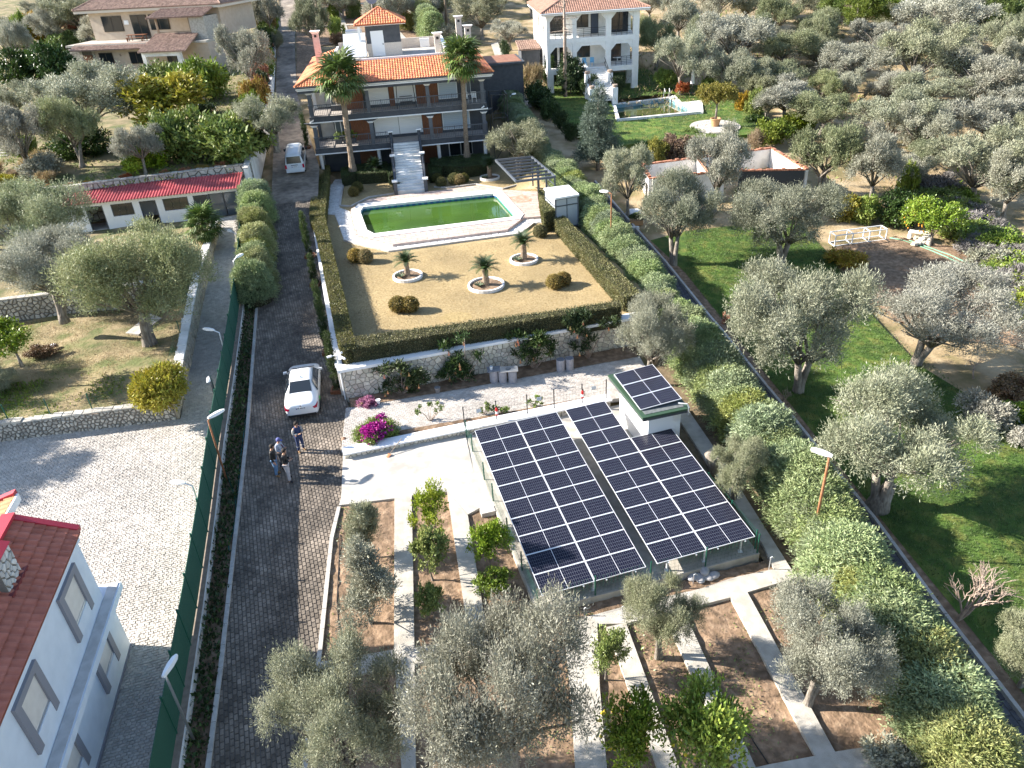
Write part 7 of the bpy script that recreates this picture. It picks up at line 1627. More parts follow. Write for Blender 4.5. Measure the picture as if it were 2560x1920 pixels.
# ---- shrubs: (kind, px box, label, ground)
SH = [('fine_yellow', (288, 792, 396, 880), 'yellow leaved bush at the corner of the lower left garden', 'L1'), ('olive', (1885, 1600, 2010, 1690), 'brown green bush at the bottom right by the concrete path', 'T'), ('brown', (2010, 1690, 2060, 1720), 'brown shrub under the conifer hedge at the bottom right', 'T'),
 ('silver', (2083, 855, 2180, 932), 'pale grey shrub on the right lawn near the border', 'T'), ('silver', (2190, 918, 2250, 968), 'pale shrub cut by the right border beside the lawn', 'T'), ('fine_green', (2170, 870, 2240, 910), 'green leafy shrub behind the pale grey shrub', 'T'), ('brown', (2140, 815, 2230, 860), 'red brown shrub at the right border above the pale shrub', 'T'),
 ('yellow', z4(740, 1500, 930, 1680), 'orange and yellow bush under the big olives behind the ruin', 'T'), ('lime', z4(900, 1510, 1100, 1690), 'yellow green bush right of the orange bush', 'T'), ('dark', z4(1110, 1470, 1410, 1700), 'dark green bush between yellow bush and orange tree', 'T'), ('lime', z4(1255, 1265, 1395, 1520), 'bright lime climbing shrub above the dark bush', 'T'),
 ('gold', z4(720, 470, 1000, 560, (1840, 480)), 'golden fallen vine below the steel frame', 'T'), ('lime', z4(380, 860, 600, 990), 'upper bright yellow green bush behind the mansion lawn', 'T'), ('pine', z4(160, 930, 420, 1110), 'darker left part of the bushes behind the mansion lawn', 'T'), ('straw', z4(75, 1000, 215, 1135), 'tan ornamental grass tuft above the ruin', 'T'),
 ('yellow', z4(1290, 1070, 1435, 1225, K4), 'yellow topped bush at the front of the mansion lawn', 'T'), ('brown', z4(1400, 1045, 1640, 1215, K4), 'brown bush at the front of the mansion lawn', 'T'), ('green', z4(1560, 985, 1715, 1055, K4), 'low green bush on the edge of the mansion lawn', 'T'), ('box', z4(775, 590, 905, 705, K4), 'round shrub left of the mansion stairs', 'T'), ('box', z4(1000, 595, 1112, 712, K4), 'round shrub right of the mansion stairs', 'T'), ('dark', z4(600, 450, 790, 660, K4), 'dark tall shrub before the left bay of the mansion', 'T'), ('dark', z4(495, 450, 600, 620, K4), 'climbing plant on the left column of the mansion', 'T'), ('straw', z4(335, 500, 480, 660, K4), 'pale pampas grass beside the mansion path', 'T'), ('dark', z4(350, 640, 560, 830, K4), 'dark hedge shrub along the mansion path', 'T'), ('green', z4(220, 540, 380, 640, K4), 'green shrub left of the mansion path bed', 'T'), ('box', z4(470, 770, 610, 900, K4), 'upper low hedge shrub left of the mansion lawn', 'T'), ('box', z4(560, 860, 680, 970, K4), 'middle low hedge shrub left of the mansion lawn', 'T'), ('box', z4(640, 950, 760, 1060, K4), 'lower low hedge shrub left of the mansion lawn', 'T'),
 ('lime', z4(2050, 700, 2170, 900, K4), 'bright lime hedge shrub at the right edge of the mansion garden', 'T'), ('gold', z4(1960, 720, 2060, 860, K4), 'golden shrub at the right edge of the mansion garden', 'T'), ('green', z4(1340, 540, 1500, 650, K4), 'shrub under the round olive tree beside the mansion', 'T'), ('orange', z4(1500, 630, 1600, 700, K4), 'flowering shrub beside the mansion pool terrace', 'T'), ('green', z4(1700, 590, 1860, 690, K4), 'green shrub behind the closed parasol', 'T'), ('dark', z4(2020, 890, 2210, 970, K4), 'dark low shrub right of the topiary tree', 'T'), ('dark', z4(150, 320, 225, 420, K4), 'small dark round tree beside the mansion shed', 'T'),
 ('pine', z4(1100, 880, 1560, 1210, (0, 0)), 'left half of the light green pine shrubs above the stone wall', 'TU'), ('pine', z4(1450, 890, 2030, 1200, (0, 0)), 'right half of the light green pine shrubs above the stone wall', 'TU'), ('pine', z4(1080, 500, 1420, 720, (0, 0)), 'feathery green shrub below the beige house porch', 'TU'), ('green', z4(1320, 480, 1700, 760, (0, 0)), 'feathery green tree below the beige house right part', 'TU'), ('gold', z4(130, 120, 430, 310, (0, 0)), 'autumn coloured tree left of the beige house', 'TU'), ('orange', z4(400, 90, 640, 200, (0, 0)), 'red leaved vine at the left end of the beige house', 'TU'), ('green', z4(380, 255, 620, 370, (0, 0)), 'green hedge left of the beige house terrace', 'TU'), ('dark', z4(0, 400, 330, 650, (0, 0)), 'left part of the dark ivy mound below the autumn tree', 'TU'), ('dark', z4(250, 360, 560, 640, (0, 0)), 'right part of the dark ivy mound by the stone steps', 'TU'), ('green', z4(100, 40, 230, 430, (0, 0)), 'young bright green tree at the top left', 'TU'), ('dark', z4(410, 980, 800, 1180, (0, 0)), 'dark green bush under the olive in the upper garden', 'TU'), ('green', z4(60, 1040, 270, 1210, (0, 0)), 'green bush by the steps at the left border', 'TU'), ('olive', z4(170, 1200, 440, 1360, (0, 0)), 'grey green bush above the left end of the stone wall', 'TU'), ('lime', z4(960, 1130, 1260, 1290, (0, 0)), 'yellow green bush above the stone wall', 'TU'), ('yellow', z4(-40, 1350, 110, 1450, (0, 0)), 'yellow bush at the left border above the shed', 'TU'), ('dark', z4(1450, 780, 1640, 880, (0, 0)), 'dark bush behind the light green pine shrubs', 'TU'), ('orange', z4(1950, 600, 2060, 780, (0, 0)), 'red photinia shrub by the road wall', 'TU'), ('orange', z4(2050, 190, 2110, 320, (0, 0)), 'orange leaved shrub by the upper road wall', 'TU'), ('green', z4(2060, 60, 2140, 210, (0, 0)), 'green climbing shrub by the upper road wall', 'TU'), ('dark', z4(1960, 880, 2050, 1260, (0, 0)), 'ivy hanging over the end of the stone wall by the road', 'TU'), ('dark', z4(-60, 0, 175, 230, (0, 480)), 'dark leaved tree at the left border beside the shed', 'L2'),
 ('green', z4(600, 40, 725, 135, J4), 'green citrus at the left of the villa back garden', 'T'), ('lime', z4(620, 140, 725, 265, J4), 'yellow green citrus at the left of the villa back garden', 'T'), ('green', z4(765, 0, 865, 130, J4), 'green citrus behind the tower of the villa', 'T'), ('green', z4(955, 10, 1065, 115, J4), 'green citrus right behind the tower of the villa', 'T'), ('lime', z4(1110, -20, 1210, 110, J4), 'yellow citrus beside the hedge behind the villa', 'T'), ('yellow', z4(1165, 110, 1275, 225, J4), 'young yellow citrus near the hedge behind the villa', 'T'), ('brown', z4(640, 260, 720, 340, J4), 'brown shrub beside the villa chimney side', 'T'), ('pine', z4(1330, 130, 1500, 260, J4), 'yellow green shrub at the end of the hedge behind the villa', 'T'), ('olive', z4(1440, 200, 1600, 330, J4), 'grey shrub at the end of the hedge behind the villa', 'T'),
 ('pink', z4(845, 1575, 985, 1660, H4), 'pink flowering plant at the corner of the stone wall', 'T')]
gf = {'M': TM, 'T': T, 'TU': TU, 'L1': lambda x, y: LZ1, 'L2': lambda x, y: LZ2}
for i, (k, box, lab, g) in enumerate(SH): tree_box(BU[k], box, lab, 'bush' if 'tree' not in lab else 'tree', None, gf[g], .02, .35, 1.7)
# lavender and gold ground cover hedge on the far right
for i in range(20):
    t = i / 19; a = (2005 + 230 * t, 415 + 250 * t); kind = ['lav', 'lime', 'green', 'lav', 'fine_lime', 'olive'][i % 6]
    for j in range(2):
        p = G((a[0] + j * 38 + rnd.uniform(-8, 8), a[1] + rnd.uniform(-10, 10) - j * 8), .4); s = rnd.uniform(1.1, 1.6)
        plant(BU[kind], Vector((p.x, p.y, float(T(p.x, p.y)))), s, s * .75, '%s shrub, %s from the top of the %s row, far right border' % ({'lav': 'purple grey', 'lime': 'lime', 'green': 'green', 'fine_lime': 'yellow green', 'olive': 'grey green'}[kind], ORD[i], ('inner', 'outer')[j]), 'bush', 'shrubs of the far right border')
# photinia flowers and climbing growth along the top of the shed wall
for i in range(20):
    p = U(-36 + 29 * i / 19, 69.7 + rnd.uniform(-.2, .4), 5.95); k = 'orange' if i % 3 else 'gold'; s = rnd.uniform(.35, .6)
    plant(BU[k], p, s, s * .7, 'low red plant on top of the wall behind the shed, %s from the left' % ORD[i], 'plant', 'red plants along the wall top')
# dry weeds in the upper garden
for i in range(14):
    p = U(-34 + i, rnd.uniform(69, 76)); p.z = float(TU(p.x, p.y)); s = rnd.uniform(.4, .9)
    plant(BU['straw'], p, s, s, '%s dry weed clump from the left in the upper left garden' % ORD[i], 'weeds', 'dry weeds of the upper garden')
# bougainvillea: leaves with magenta bracts
q = (808, 930); p = G(q, .5); t = tree_box(BU['fine_green'], (772, 905, 850, 958), 'magenta bougainvillea bush at the left end of the low wall', 'bougainvillea', None, lambda x, y: .3, .02, .45)
bm_ = fastmesh('flowers', clump(ell(random.Random(3), 8, .8, .6, .4, .6, .65), 1300, 4, .2, .13, .11, 77, up=.3)); k = link('flowers', bm_, L_mag, t); k.scale = (1.05, 1.05, 1.1)
# climbers on the retaining wall
for i, (box, lab) in enumerate((((820, 800, 925, 862), 'leafy shrub at the left foot of the stone retaining wall'), ((965, 745, 1060, 840), 'taller flowering shrub left of the grey drums'), ((1110, 720, 1215, 812), 'tall red tipped shrub between the drum groups'), ((1228, 700, 1335, 790), 'climbing shrub at the right end of the stone retaining wall'))):
    x0, y0, x1, y1 = box; b = U(uv(P(((x0 + x1) / 2, y1), .5))[0], 35.95, float(T(*U(5, 36).xy)) + .1); k = ppm(b); r = random.Random(100 + i); W_, H_ = (x1 - x0) / k, (y1 - y0) / k / .8
    lobes = [(r.uniform(-.42, .42) * W_, r.uniform(-.22, .2), (.12 + .8 * r.random()) * H_, .15 * W_ * r.uniform(.5, .9), .2, .18) for _ in range(11)]
    V = clump(lobes, 520, 4, .38, .24, .07, 100 + i, up=.5, spread=.8, shell=(.5, 1.25)); t = thing('wall_shrub', lab, 'shrub', b)
    link('foliage', fastmesh('foliage', V), L_boxg, t); mb = MB()
    for l in lobes: mb.tube([(0, 0, -.1), (l[0] * .4, l[1] * .4, l[2] * .5), l[:3]], [.04, .03, .012], 5)
    link('stems', mb.mesh('stems', None, True), bark_d, t)
    
    for l in lobes[:7]:
        c_ = Vector(l[:3]) + Vector((r.uniform(-.1, .1), -.3, .05)); link('flower', MB().add([c_, c_ + Vector((.07, -.05, -.26)), c_ + Vector((-.06, -.08, -.24)), c_ + Vector((0, .07, -.25))], [(0, 1, 2), (0, 2, 3), (0, 3, 1), (1, 3, 2)]).mesh('flower'), M('trumpet_flower', (.55, .36, .12), (.62, .2, .12), 2, .6), t)
for q, lab, s in ((Z(1400, 480, *A6), 'sparse rose bush at the left of the low wall bed', 1.0), (Z(1810, 430, *A6), 'small rose bush beside the left fire extinguisher', .55), (Z(1940, 420, *A6), 'low plant right of the left fire extinguisher', .4), (Z(2190, 370, *A6), 'small yellow green plant at the middle of the wire fence', .5)):
    p = G(q); r = random.Random(int(q[0])); mb = MB(); lobes = []
    for k in range(7):
        e = p + Vector((r.uniform(-.8, .8), r.uniform(-.3, .3), r.uniform(.5, 1.1))) * s; mb.tube([p, p.lerp(e, .5) + Vector((0, 0, .12 * s)), e], [.02, .014, .006], 4); lobes.append((*e, .22 * s, .22 * s, .18 * s))
    t = thing('rose_bush', lab, 'rose bush', p); mb.build('stems', bark_d, t); V = clump(lobes, 150, 3, .15, .1, .06, int(q[0])); o = link('leaves', fastmesh('leaves', V - np.array(p)), L_cit, t)
# ---- clipped hedges
def hedge(name, label, poly, z0, z1, mat, dens=420, L=.085, Wd=.05, seed=1, zf=None, inset=.05):
    rng = np.random.default_rng(seed); poly = ccw(poly); c = poly; t = thing(name, label, 'hedge', Vector((poly[0][0], poly[0][1], z0)))
    f0 = zf or (lambda x, y: 0.0); core = [p for p in poly]
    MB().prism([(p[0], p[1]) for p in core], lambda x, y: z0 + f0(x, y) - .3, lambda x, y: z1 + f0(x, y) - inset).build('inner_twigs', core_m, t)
    Ps, Ds = [], []
    for i in range(len(poly)):
        a, b = np.array(poly[i]), np.array(poly[(i + 1) % len(poly)]); ln = np.linalg.norm(b - a)
        if ln < .02: continue
        n = int(ln * (z1 - z0) * dens); s = rng.random(n); zz_ = rng.random(n) ** .9 * (z1 - z0 + .03); nn = np.array([(b - a)[1], -(b - a)[0]]) / ln
        xy_ = a + (b - a) * s[:, None] + nn * rng.uniform(-.02, .06, n)[:, None]
        Ps.append(np.column_stack([xy_, z0 + zz_ + [f0(*q) for q in xy_]])); Ds.append(np.column_stack([np.broadcast_to(nn, (n, 2)), np.full(n, .5)]))
    xs = [p[0] for p in poly]; ys = [p[1] for p in poly]; A = abs(area(poly)); n = int((max(xs) - min(xs)) * (max(ys) - min(ys)) * dens)
    q = np.column_stack([rng.uniform(min(xs), max(xs), n), rng.uniform(min(ys), max(ys), n)]); q = q[[inside(v, poly) for v in q]]
    Ps.append(np.column_stack([q, z1 + rng.uniform(-.08, .03, len(q)) + [f0(*v) for v in q]])); Ds.append(np.tile([0, 0, 1.0], (len(q), 1)))
    p = np.concatenate(Ps); d = norm(np.concatenate(Ds) * .8 + rng.normal(size=p.shape) * .6); sc = rng.uniform(.7, 1.3, len(p))
    link('foliage', fastmesh('foliage', leaf_quads(p, d, L * sc, Wd * sc, rng, norm(np.concatenate(Ds)), .9) - np.array(ORG[t.name])), mat, t)
    return t
tp = lambda z, o, L: [(p.x, p.y) for p in (P(Z(a, b, *o), z) for a, b in L)]
zt = LZ + 1.0
lh_l = tp(zt, H4, [(480, 200), (522, 290), (560, 450), (600, 650), (642, 860), (690, 1100), (735, 1210)]); lh_r = tp(zt, H4, [(582, 180), (606, 290), (645, 460), (692, 650), (745, 870), (800, 1115), (815, 1180)])
hedge('clipped_hedge', 'clipped green hedge along the left side of the dry lawn', lh_l + lh_r[::-1], LZ - .2, zt, L_box, seed=2)
ul = tp(zt, J4, [(548, 1278), (515, 1420), (485, 1560), (478, 1655)]); ur = tp(zt, J4, [(622, 1268), (606, 1420), (590, 1560), (582, 1640)])
hedge('clipped_hedge', 'clipped hedge between the van and the slab path beside the villa', ul + ur[::-1], LZ - .1, zt, L_box, seed=3)
fb = tp(zt, H4, [(800, 1118), (1500, 1020), (2212, 925)]) + tp(zt, I4, [(400, 935), (1060, 832)]); ff = tp(zt, H4, [(800, 1195), (1500, 1080), (2212, 972)]) + tp(zt, I4, [(400, 975), (1080, 870)])
hedge('clipped_hedge', 'long clipped hedge along the front edge of the dry lawn', fb + ff[::-1], LZ - .1, zt, L_box, seed=4)
rl = tp(zt, I4, [(480, 95), (620, 260), (800, 460), (960, 640), (1105, 800)]); rr_ = tp(zt, I4, [(575, 110), (720, 270), (900, 450), (1080, 630), (1235, 790)])
hedge('clipped_hedge', 'long clipped hedge along the right side of the dry lawn', rl + rr_[::-1], LZ - .3, zt, L_box, seed=5)
hb_ = tp(LZ + 1.5, K4, [(455, 1470), (520, 1455), (575, 1620), (490, 1640)])
hedge('clipped_hedge', 'taller hedge block between pool deck and the white roofed cabin', hb_, LZ - .1, LZ + 1.6, L_box, seed=6)
for i, (pts4, h, lab) in enumerate((([(720, 1290), (830, 1265), (830, 1330), (722, 1350)], 1.0, 'clipped hedge block left of the left palm'), ([(840, 1262), (1060, 1240), (1062, 1320), (842, 1335)], 1.0, 'clipped hedge block right behind the left palm'), ([(1060, 1262), (1120, 1252), (1150, 1340), (1085, 1350)], .9, 'clipped hedge block directly left of the villa stairs'), ([(1390, 1262), (1465, 1255), (1478, 1320), (1395, 1330)], .9, 'clipped hedge block directly right of the villa stairs'), ([(1400, 1215), (1650, 1190), (1850, 1175), (1850, 1250), (1650, 1280), (1410, 1265)], 1.1, 'long dark clipped hedge before the villa basement right of the stairs'))):
    hedge('clipped_hedge', lab, tp(LZ + h, J4, pts4), LZ - .1, LZ + h, L_boxg, seed=10 + i)
# balls
ballV = clump([(0, 0, .42, .46, .46, .42)], 1500, 2, .06, .085, .055, 201, up=.2, shell=(.93, 1.02), low=-.8, inner=.02, tuft=3)
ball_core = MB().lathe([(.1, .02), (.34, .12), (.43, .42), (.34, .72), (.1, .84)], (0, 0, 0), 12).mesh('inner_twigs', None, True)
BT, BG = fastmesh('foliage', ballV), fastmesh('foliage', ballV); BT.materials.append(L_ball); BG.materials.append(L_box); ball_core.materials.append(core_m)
def ball(q, lab, tan, s=1.0):
    p = P(q, LZ); t = thing('topiary_ball', lab, 'topiary ball', p, 'round clipped shrubs on the lawn', rnd.uniform(0, 6)); t.scale = (s, s, s)
    for nm, me in (('foliage', BT if tan else BG), ('inner_twigs', ball_core)): o = bpy.data.objects.new(nm, me); COL.objects.link(o); o.parent = t
for q, lab, tan, s in ((Z(832, 535, *H4), 'left ball of the tan pair nearest the pool corner', 1, 1.05), (Z(905, 540, *H4), 'right ball of the tan pair nearest the pool corner', 1, 1.05), (Z(1160, 915, *H4), 'left ball of the tan pair near the front hedge', 1, 1.05), (Z(1250, 915, *H4), 'right ball of the tan pair near the front hedge', 1, 1.05), (Z(572, 738, *I4), 'left ball of the orange tan pair near the right hedge', 1, 1.0), (Z(640, 715, *I4), 'right ball of the orange tan pair near the right hedge', 1, .95), (Z(465, 345, *I4), 'single green ball on the lawn near the pool path', 0, 1.0),
   (Z(815, 1505, *J4), 'front ball of the pair on the left rear lawn', 1, .9), (Z(845, 1475, *J4), 'back green ball of the pair on the left rear lawn', 0, 1.0), (Z(1163, 1470, *J4), 'green ball nearest the foot of the villa stairs on the left', 0, .95), (Z(1140, 1425, *J4), 'second green ball left of the villa stairs', 0, .9), (Z(1125, 1395, *J4), 'third green ball left of the villa stairs', 0, .9), (Z(1485, 1435, *J4), 'green ball nearest the foot of the villa stairs on the right', 0, .95), (Z(1455, 1400, *J4), 'second green ball right of the villa stairs', 0, .9), (Z(1445, 1370, *J4), 'third green ball right of the villa stairs', 0, .9), (Z(1585, 1410, *J4), 'left ball of the three on the right rear lawn', 0, 1.05), (Z(1625, 1415, *J4), 'middle ball of the three on the right rear lawn', 1, 1.0), (Z(1660, 1400, *J4), 'right ball of the three on the right rear lawn', 0, .9)): ball(q, lab, tan, s)
# ---- cycads
def feather(L=1.25, n=15, seed=0, arch=.55):
    mb = MB(); pts = [Vector((L * t * (1 - .12 * t), 0, arch * L * (t - 1.25 * t * t))) for t in np.linspace(0, 1, n)]
    mb.tube(pts, [.014 - .01 * t for t in np.linspace(0, 1, n)], 3, cap=False)
    for i in range(2, n):
        w = .26 * math.sin(math.pi * min(.97, (i / n) ** .8)) + .04; d = (pts[i] - pts[i - 1]).normalized()
        for s in (-1, 1):
            for o in (0, .5):
                a = pts[i - 1].lerp(pts[i], o); e = a + d * w * .55 + Vector((0, s * w, -.02 + .05)); b = d * .017; mb.add([a - b, a + b, e], [(0, 1, 2)])
    return mb.mesh('frond')
FE = feather(); FE.materials.append(L_cyc)
ctr = MB().lathe([(.19, -.1), (.2, .3), (.17, .7), (.19, .88), (.12, .98)], (0, 0, 0), 12).mesh('trunk', None, False); ctr.materials.append(bark_p)
for (c, lab, s) in CYC:
    t = thing('cycad', lab, 'cycad', c + Vector((0, 0, .12)), rz=rnd.uniform(0, 6)); t.scale = (s, s, s)
    o = bpy.data.objects.new('trunk', ctr); COL.objects.link(o); o.parent = t
    for k in range(34):
        o = bpy.data.objects.new('frond', FE); COL.objects.link(o); o.parent = t; el_ = .1 + 1.15 * (k / 33) ** .9
        o.location = (0, 0, .9); o.rotation_euler = (0, -el_, k * 2.399); o.scale = (rnd.uniform(.75, .95),) * 3
    p = thing('agave', 'small agave at the foot of the ' + ' '.join(lab.split()[:9]).replace('dark ', ''), 'agave', c + Vector((-.45, -.25, .12)))
    mb = MB()
    for k in range(10):
        a = k * .628; e = Vector((math.cos(a) * .4, math.sin(a) * .4, .26)); sd_ = Vector((-math.sin(a), math.cos(a), 0)) * .045; mb.add([-sd_, sd_, e * .6 + sd_ + Vector((0, 0, .06)), e, e * .6 - sd_ + Vector((0, 0, .06))], [(0, 1, 2, 3, 4)])
    mb.build('leaves', M('agave_leaf', (.10, .15, .08), (.17, .21, .13), 3), p, local=True)
# ---- fan palms
def fan(seed, blade=1.0, pet=.95, droop=.35):
    r = random.Random(seed); mb = MB(); mb.tube([(0, 0, 0), (pet * .5, 0, .05), (pet, 0, 0)], [.03, .022, .016], 4, cap=False); c = Vector((pet, 0, 0)); n = 20
    for k in range(n):
        a = math.radians(-125 + 250 * k / (n - 1)); d = Vector((math.cos(a), math.sin(a), -.05)); s = Vector((-math.sin(a), math.cos(a), 0)) * .07; L = blade * (.85 + .25 * math.cos(a)) * r.uniform(.9, 1.05); z = Vector((0, 0, .04 * (-1) ** k))
        m = c + d * L * .6 + z; e = c + d * L + Vector((0, 0, -droop * L * r.uniform(.4, 1.1)))
        mb.add([c, m + s, m - s], [(0, 1, 2)]); mb.add([m - s, m + s, e], [(0, 1, 2)])
    return mb.mesh('frond')
FN = [fan(1), fan(2, 1.0, 1.05, .5)]; FD = fan(3, .85, .8, .9)
for f in FN: f.materials.append(L_palm)
FD.materials.append(L_straw)
def palm(base, topq, lab, z, sc=1.0):
    b = P(base, z); h = float(min(np.arange(1.5, 16, .05), key=lambda h: abs(pix(b + Vector((0, 0, h)))[1] - topq[1])))
    t = thing('fan_palm', lab, 'palm', b); r = random.Random(int(base[0])); lean = P(topq, b.z + h) - b; lean.z = 0; lean *= 1
    n = 22; prev = None; mb = MB(); pts = []; rad = []
    for k in range(n + 1):
        q = k / n; pts.append(Vector((lean.x * q ** 1.4, lean.y * q ** 1.4, h * q))); rad.append((.34 - .16 * min(1, q * 4) + (.10 * math.exp(-q * 14)) + (.03 if k % 2 else 0)) * sc + (.05 if q > .9 else 0))
    pts[0].z = -.2; mb.tube(pts, rad, 10); link('trunk', mb.mesh('trunk', None, False), bark_p, t); top = pts[-1]
    for k in range(46):
        o = bpy.data.objects.new('frond', FN[k % 2]); COL.objects.link(o); o.parent = t; f = k / 45; el_ = 1.3 - 1.9 * f
        o.location = top + Vector((0, 0, .1 - .35 * f)); o.rotation_euler = (r.uniform(-.3, .3), -el_, k * 2.399); o.scale = (sc * r.uniform(.85, 1.08),) * 3
    for k in range(12):
        o = bpy.data.objects.new('dry_frond', FD); COL.objects.link(o); o.parent = t; o.location = top + Vector((0, 0, -.35)); o.rotation_euler = (0, .75 + r.uniform(0, .4), k * .52); o.scale = (sc * .85,) * 3
palm((766, 392), (735, 168), 'tall fan palm standing left of the villa stairs', LZ, 1.32)
palm((1011, 364), (998, 126), 'tall slender fan palm standing right of the villa stairs', LZ, 1.18)
palm(Z(1570, 340, 0, 480), Z(1560, 250, 0, 480), 'low bright fan palm beside the lane below the shed', 3.1, .85)
# ---- columnar cypresses along the white wall
cyl = [(0, 0, z, .17 + .11 * math.sin(math.pi * min(1, z / 3.3)), .17 + .11 * math.sin(math.pi * min(1, z / 3.3)), .35) for z in np.linspace(.25, 3.2, 12)]
cypr = proto(cyl, clump(cyl, 1500, 4, .22, .11, .03, 301, up=1.3, spread=.4, low=-.2), MB().tube([(0, 0, -.2), (0, 0, 2.6)], [.06, .03], 6).mesh('trunk'), L_boxg, bark_o, 'cypress')
for i, (q, qt) in enumerate(((Z(715, 1530, *H4), Z(632, 1090, *H4)), (Z(645, 1240, *H4), Z(560, 700, *H4)), (Z(540, 715, *H4), Z(500, 480, *H4)), (Z(495, 500, *H4), Z(452, 160, *H4)), (Z(458, 1140, *J4), Z(418, 870, *J4)))):
    b = G(q) + (U(-.18, 0) if i < 4 else Vector()); h = float(min(np.arange(1, 7, .05), key=lambda h: abs(pix(b + Vector((0, 0, h)))[1] - qt[1])))
    plant(cypr, b, .82, h / 3.5, ['slim cypress at the front corner of the lawn wall beside the white car', 'second slim cypress from the front along the lawn wall', 'third slim cypress from the front along the lawn wall', 'fourth slim cypress from the front along the lawn wall', 'slim cypress beside the left wall of the villa near the van'][i], 'cypress', 'slim cypresses along the white wall')
    s = thing('planter_box', ['brown planter square at the foot of the front cypress', 'brown planter square of the second cypress', 'brown planter square of the third cypress', 'brown planter square of the fourth cypress', 'brown planter square of the cypress beside the villa'][i], 'planter', b)
    for dx, dy, sx, sy in ((-.3, 0, .04, .32), (.3, 0, .04, .32), (0, -.3, .26, .04), (0, .3, .26, .04)): MB().box(dx - sx, dy - sy, 0, dx + sx, dy + sy, .24).build('board', wood_brown, s, local=True)
    MB().box(-.26, -.26, 0, .26, .26, .16).build('soil', soil, s, local=True)
# ---- bare trees
def bare(base, s, lab, mat, seed, stems=3, n=5, name='bare_tree', leaves=None, zf=T, up=.9, spread=.75, gen=4):
    r = random.Random(seed); b = G(base, 0, zf); t = thing(name, lab, 'tree', b); mb = MB(); tips = []
    def grow(p, d, L, rad, g):
        e = p + d * L; m = p.lerp(e, .5) + Vector((r.uniform(-.08, .08), r.uniform(-.08, .08), .03)) * L; mb.tube([p, m, e], [rad, rad * .85, rad * .65], 4 if g else 6, cap=False)
        if g >= gen: tips.append(e); return
        for k in range(r.choice((2, 3, 3))): grow(p.lerp(e, r.uniform(.55, 1)), (d * up + Vector((r.uniform(-1, 1), r.uniform(-1, 1), r.uniform(-.35, .8))) * spread).normalized(), L * r.uniform(.6, .85), rad * .6, g + 1)
    for k in range(stems): grow(Vector((r.uniform(-.06, .06), r.uniform(-.06, .06), -.1)), Vector((r.uniform(-.7, .7), r.uniform(-.6, .6), 1)).normalized(), s * r.uniform(.35, .5), s * .03, 0)
    link('branches', mb.mesh('branches', None, True), mat, t)
    if leaves:
        lob = [(*e, .14, .14, .12) for e in tips]; link('leaves', fastmesh('leaves', clump(lob, max(60, len(lob) * 3), 2, .1, .1, .06, seed)), leaves, t)
bare((2068, 1338), 2.3, 'bare grey brown tree in the shade edge of the right lawn', bark_d, 11, 3)
bare((1688, 870), 1.3, 'small bare pale fruit tree below the many lobed olive', bark_d, 12, 1)
bare((1560, 700), 1.1, 'bare red twigged shrub at the left of the many lobed olive', bark_r, 13, 6, gen=2, up=1.4, spread=.4)
for i, (q, lab) in enumerate((((1830, 640), 'left young tree with rust leaves along the lawn edge'), ((1862, 655), 'middle young tree with rust leaves along the lawn edge'), ((1895, 672), 'right young tree with rust leaves along the lawn edge'))): bare(q, .95, lab, bark_d, 20 + i, 1, name='young_fruit_tree', leaves=L_orange, gen=3)
bare((2105, 815), 1.6, 'leaning bare thin tree at the edge of the shaded lawn', bark_d, 31, 1)
b = G(Z(655, 730, *K4)); t = thing('bare_conifer', 'tall leafless conifer trunk before the white mansion', 'tree', b); r = random.Random(9); mb = MB(); mb.tube([(0, 0, -.2), (.05, 0, 6), (0, .1, 13)], [.24, .18, .06], 8)
for k in range(60):
    z = 6.5 + 6 * r.random() ** .8; a = r.uniform(0, 6.28); L = r.uniform(.8, 1.9) * (1.15 - (z - 6.5) / 9); e = Vector((math.cos(a) * L, math.sin(a) * L, z + r.uniform(-.3, .4))); mb.tube([(0, 0, z), e * .6 + Vector((0, 0, z * .4 + .05)), e], [.035, .022, .006], 4, cap=False)
    for j in range(4): f = Vector((0, 0, z)).lerp(e, r.uniform(.3, 1)); mb.tube([f, f + Vector((r.uniform(-.5, .5), r.uniform(-.5, .5), r.uniform(-.4, .1)))], [.012, .004], 3, cap=False)
link('trunk', mb.mesh('trunk', None, True), bark_d, t); iv = [(0, 0, z, .42, .42, .35) for z in np.linspace(.3, 4.2, 9)]; link('ivy', fastmesh('ivy', clump(iv, 700, 3, .15, .16, .1, 411)), L_dark, t)
b = G(Z(1530, 225, *J4)); t = thing('bare_tree', 'tall thin bare trunk behind the right side of the villa', 'tree', b); link('trunk', MB().tube([(0, 0, -.2), (.05, 0, 5), (-.1, 0, 10)], [.2, .16, .1], 8).mesh('trunk', None, True), bark_p, t)
# pruned stump by the array's olive
b = G(Z(1790, 880, *E6)); o = MB().tube([b - Vector((0, 0, .2)), b + Vector((0, .1, .5)), b + Vector((-.25, .2, 1.1))], [.28, .24, .2], 9).build('olive_stump', bark_o, smooth=True); props(o, 'cut grey olive stump beside the right edge of the solar platform', 'stump')
b = G((1893, 1098)); t = thing('olive_trunk_stub', 'pale sawn stub and hollow base of the big spreading olive', 'stump', b); MB().tube([b - Vector((0, 0, .2)), b + Vector((.1, 0, .5)), b + Vector((.45, .1, 1.25))], [.6, .42, .22], 10).build('stub', bark_o, t, smooth=True)
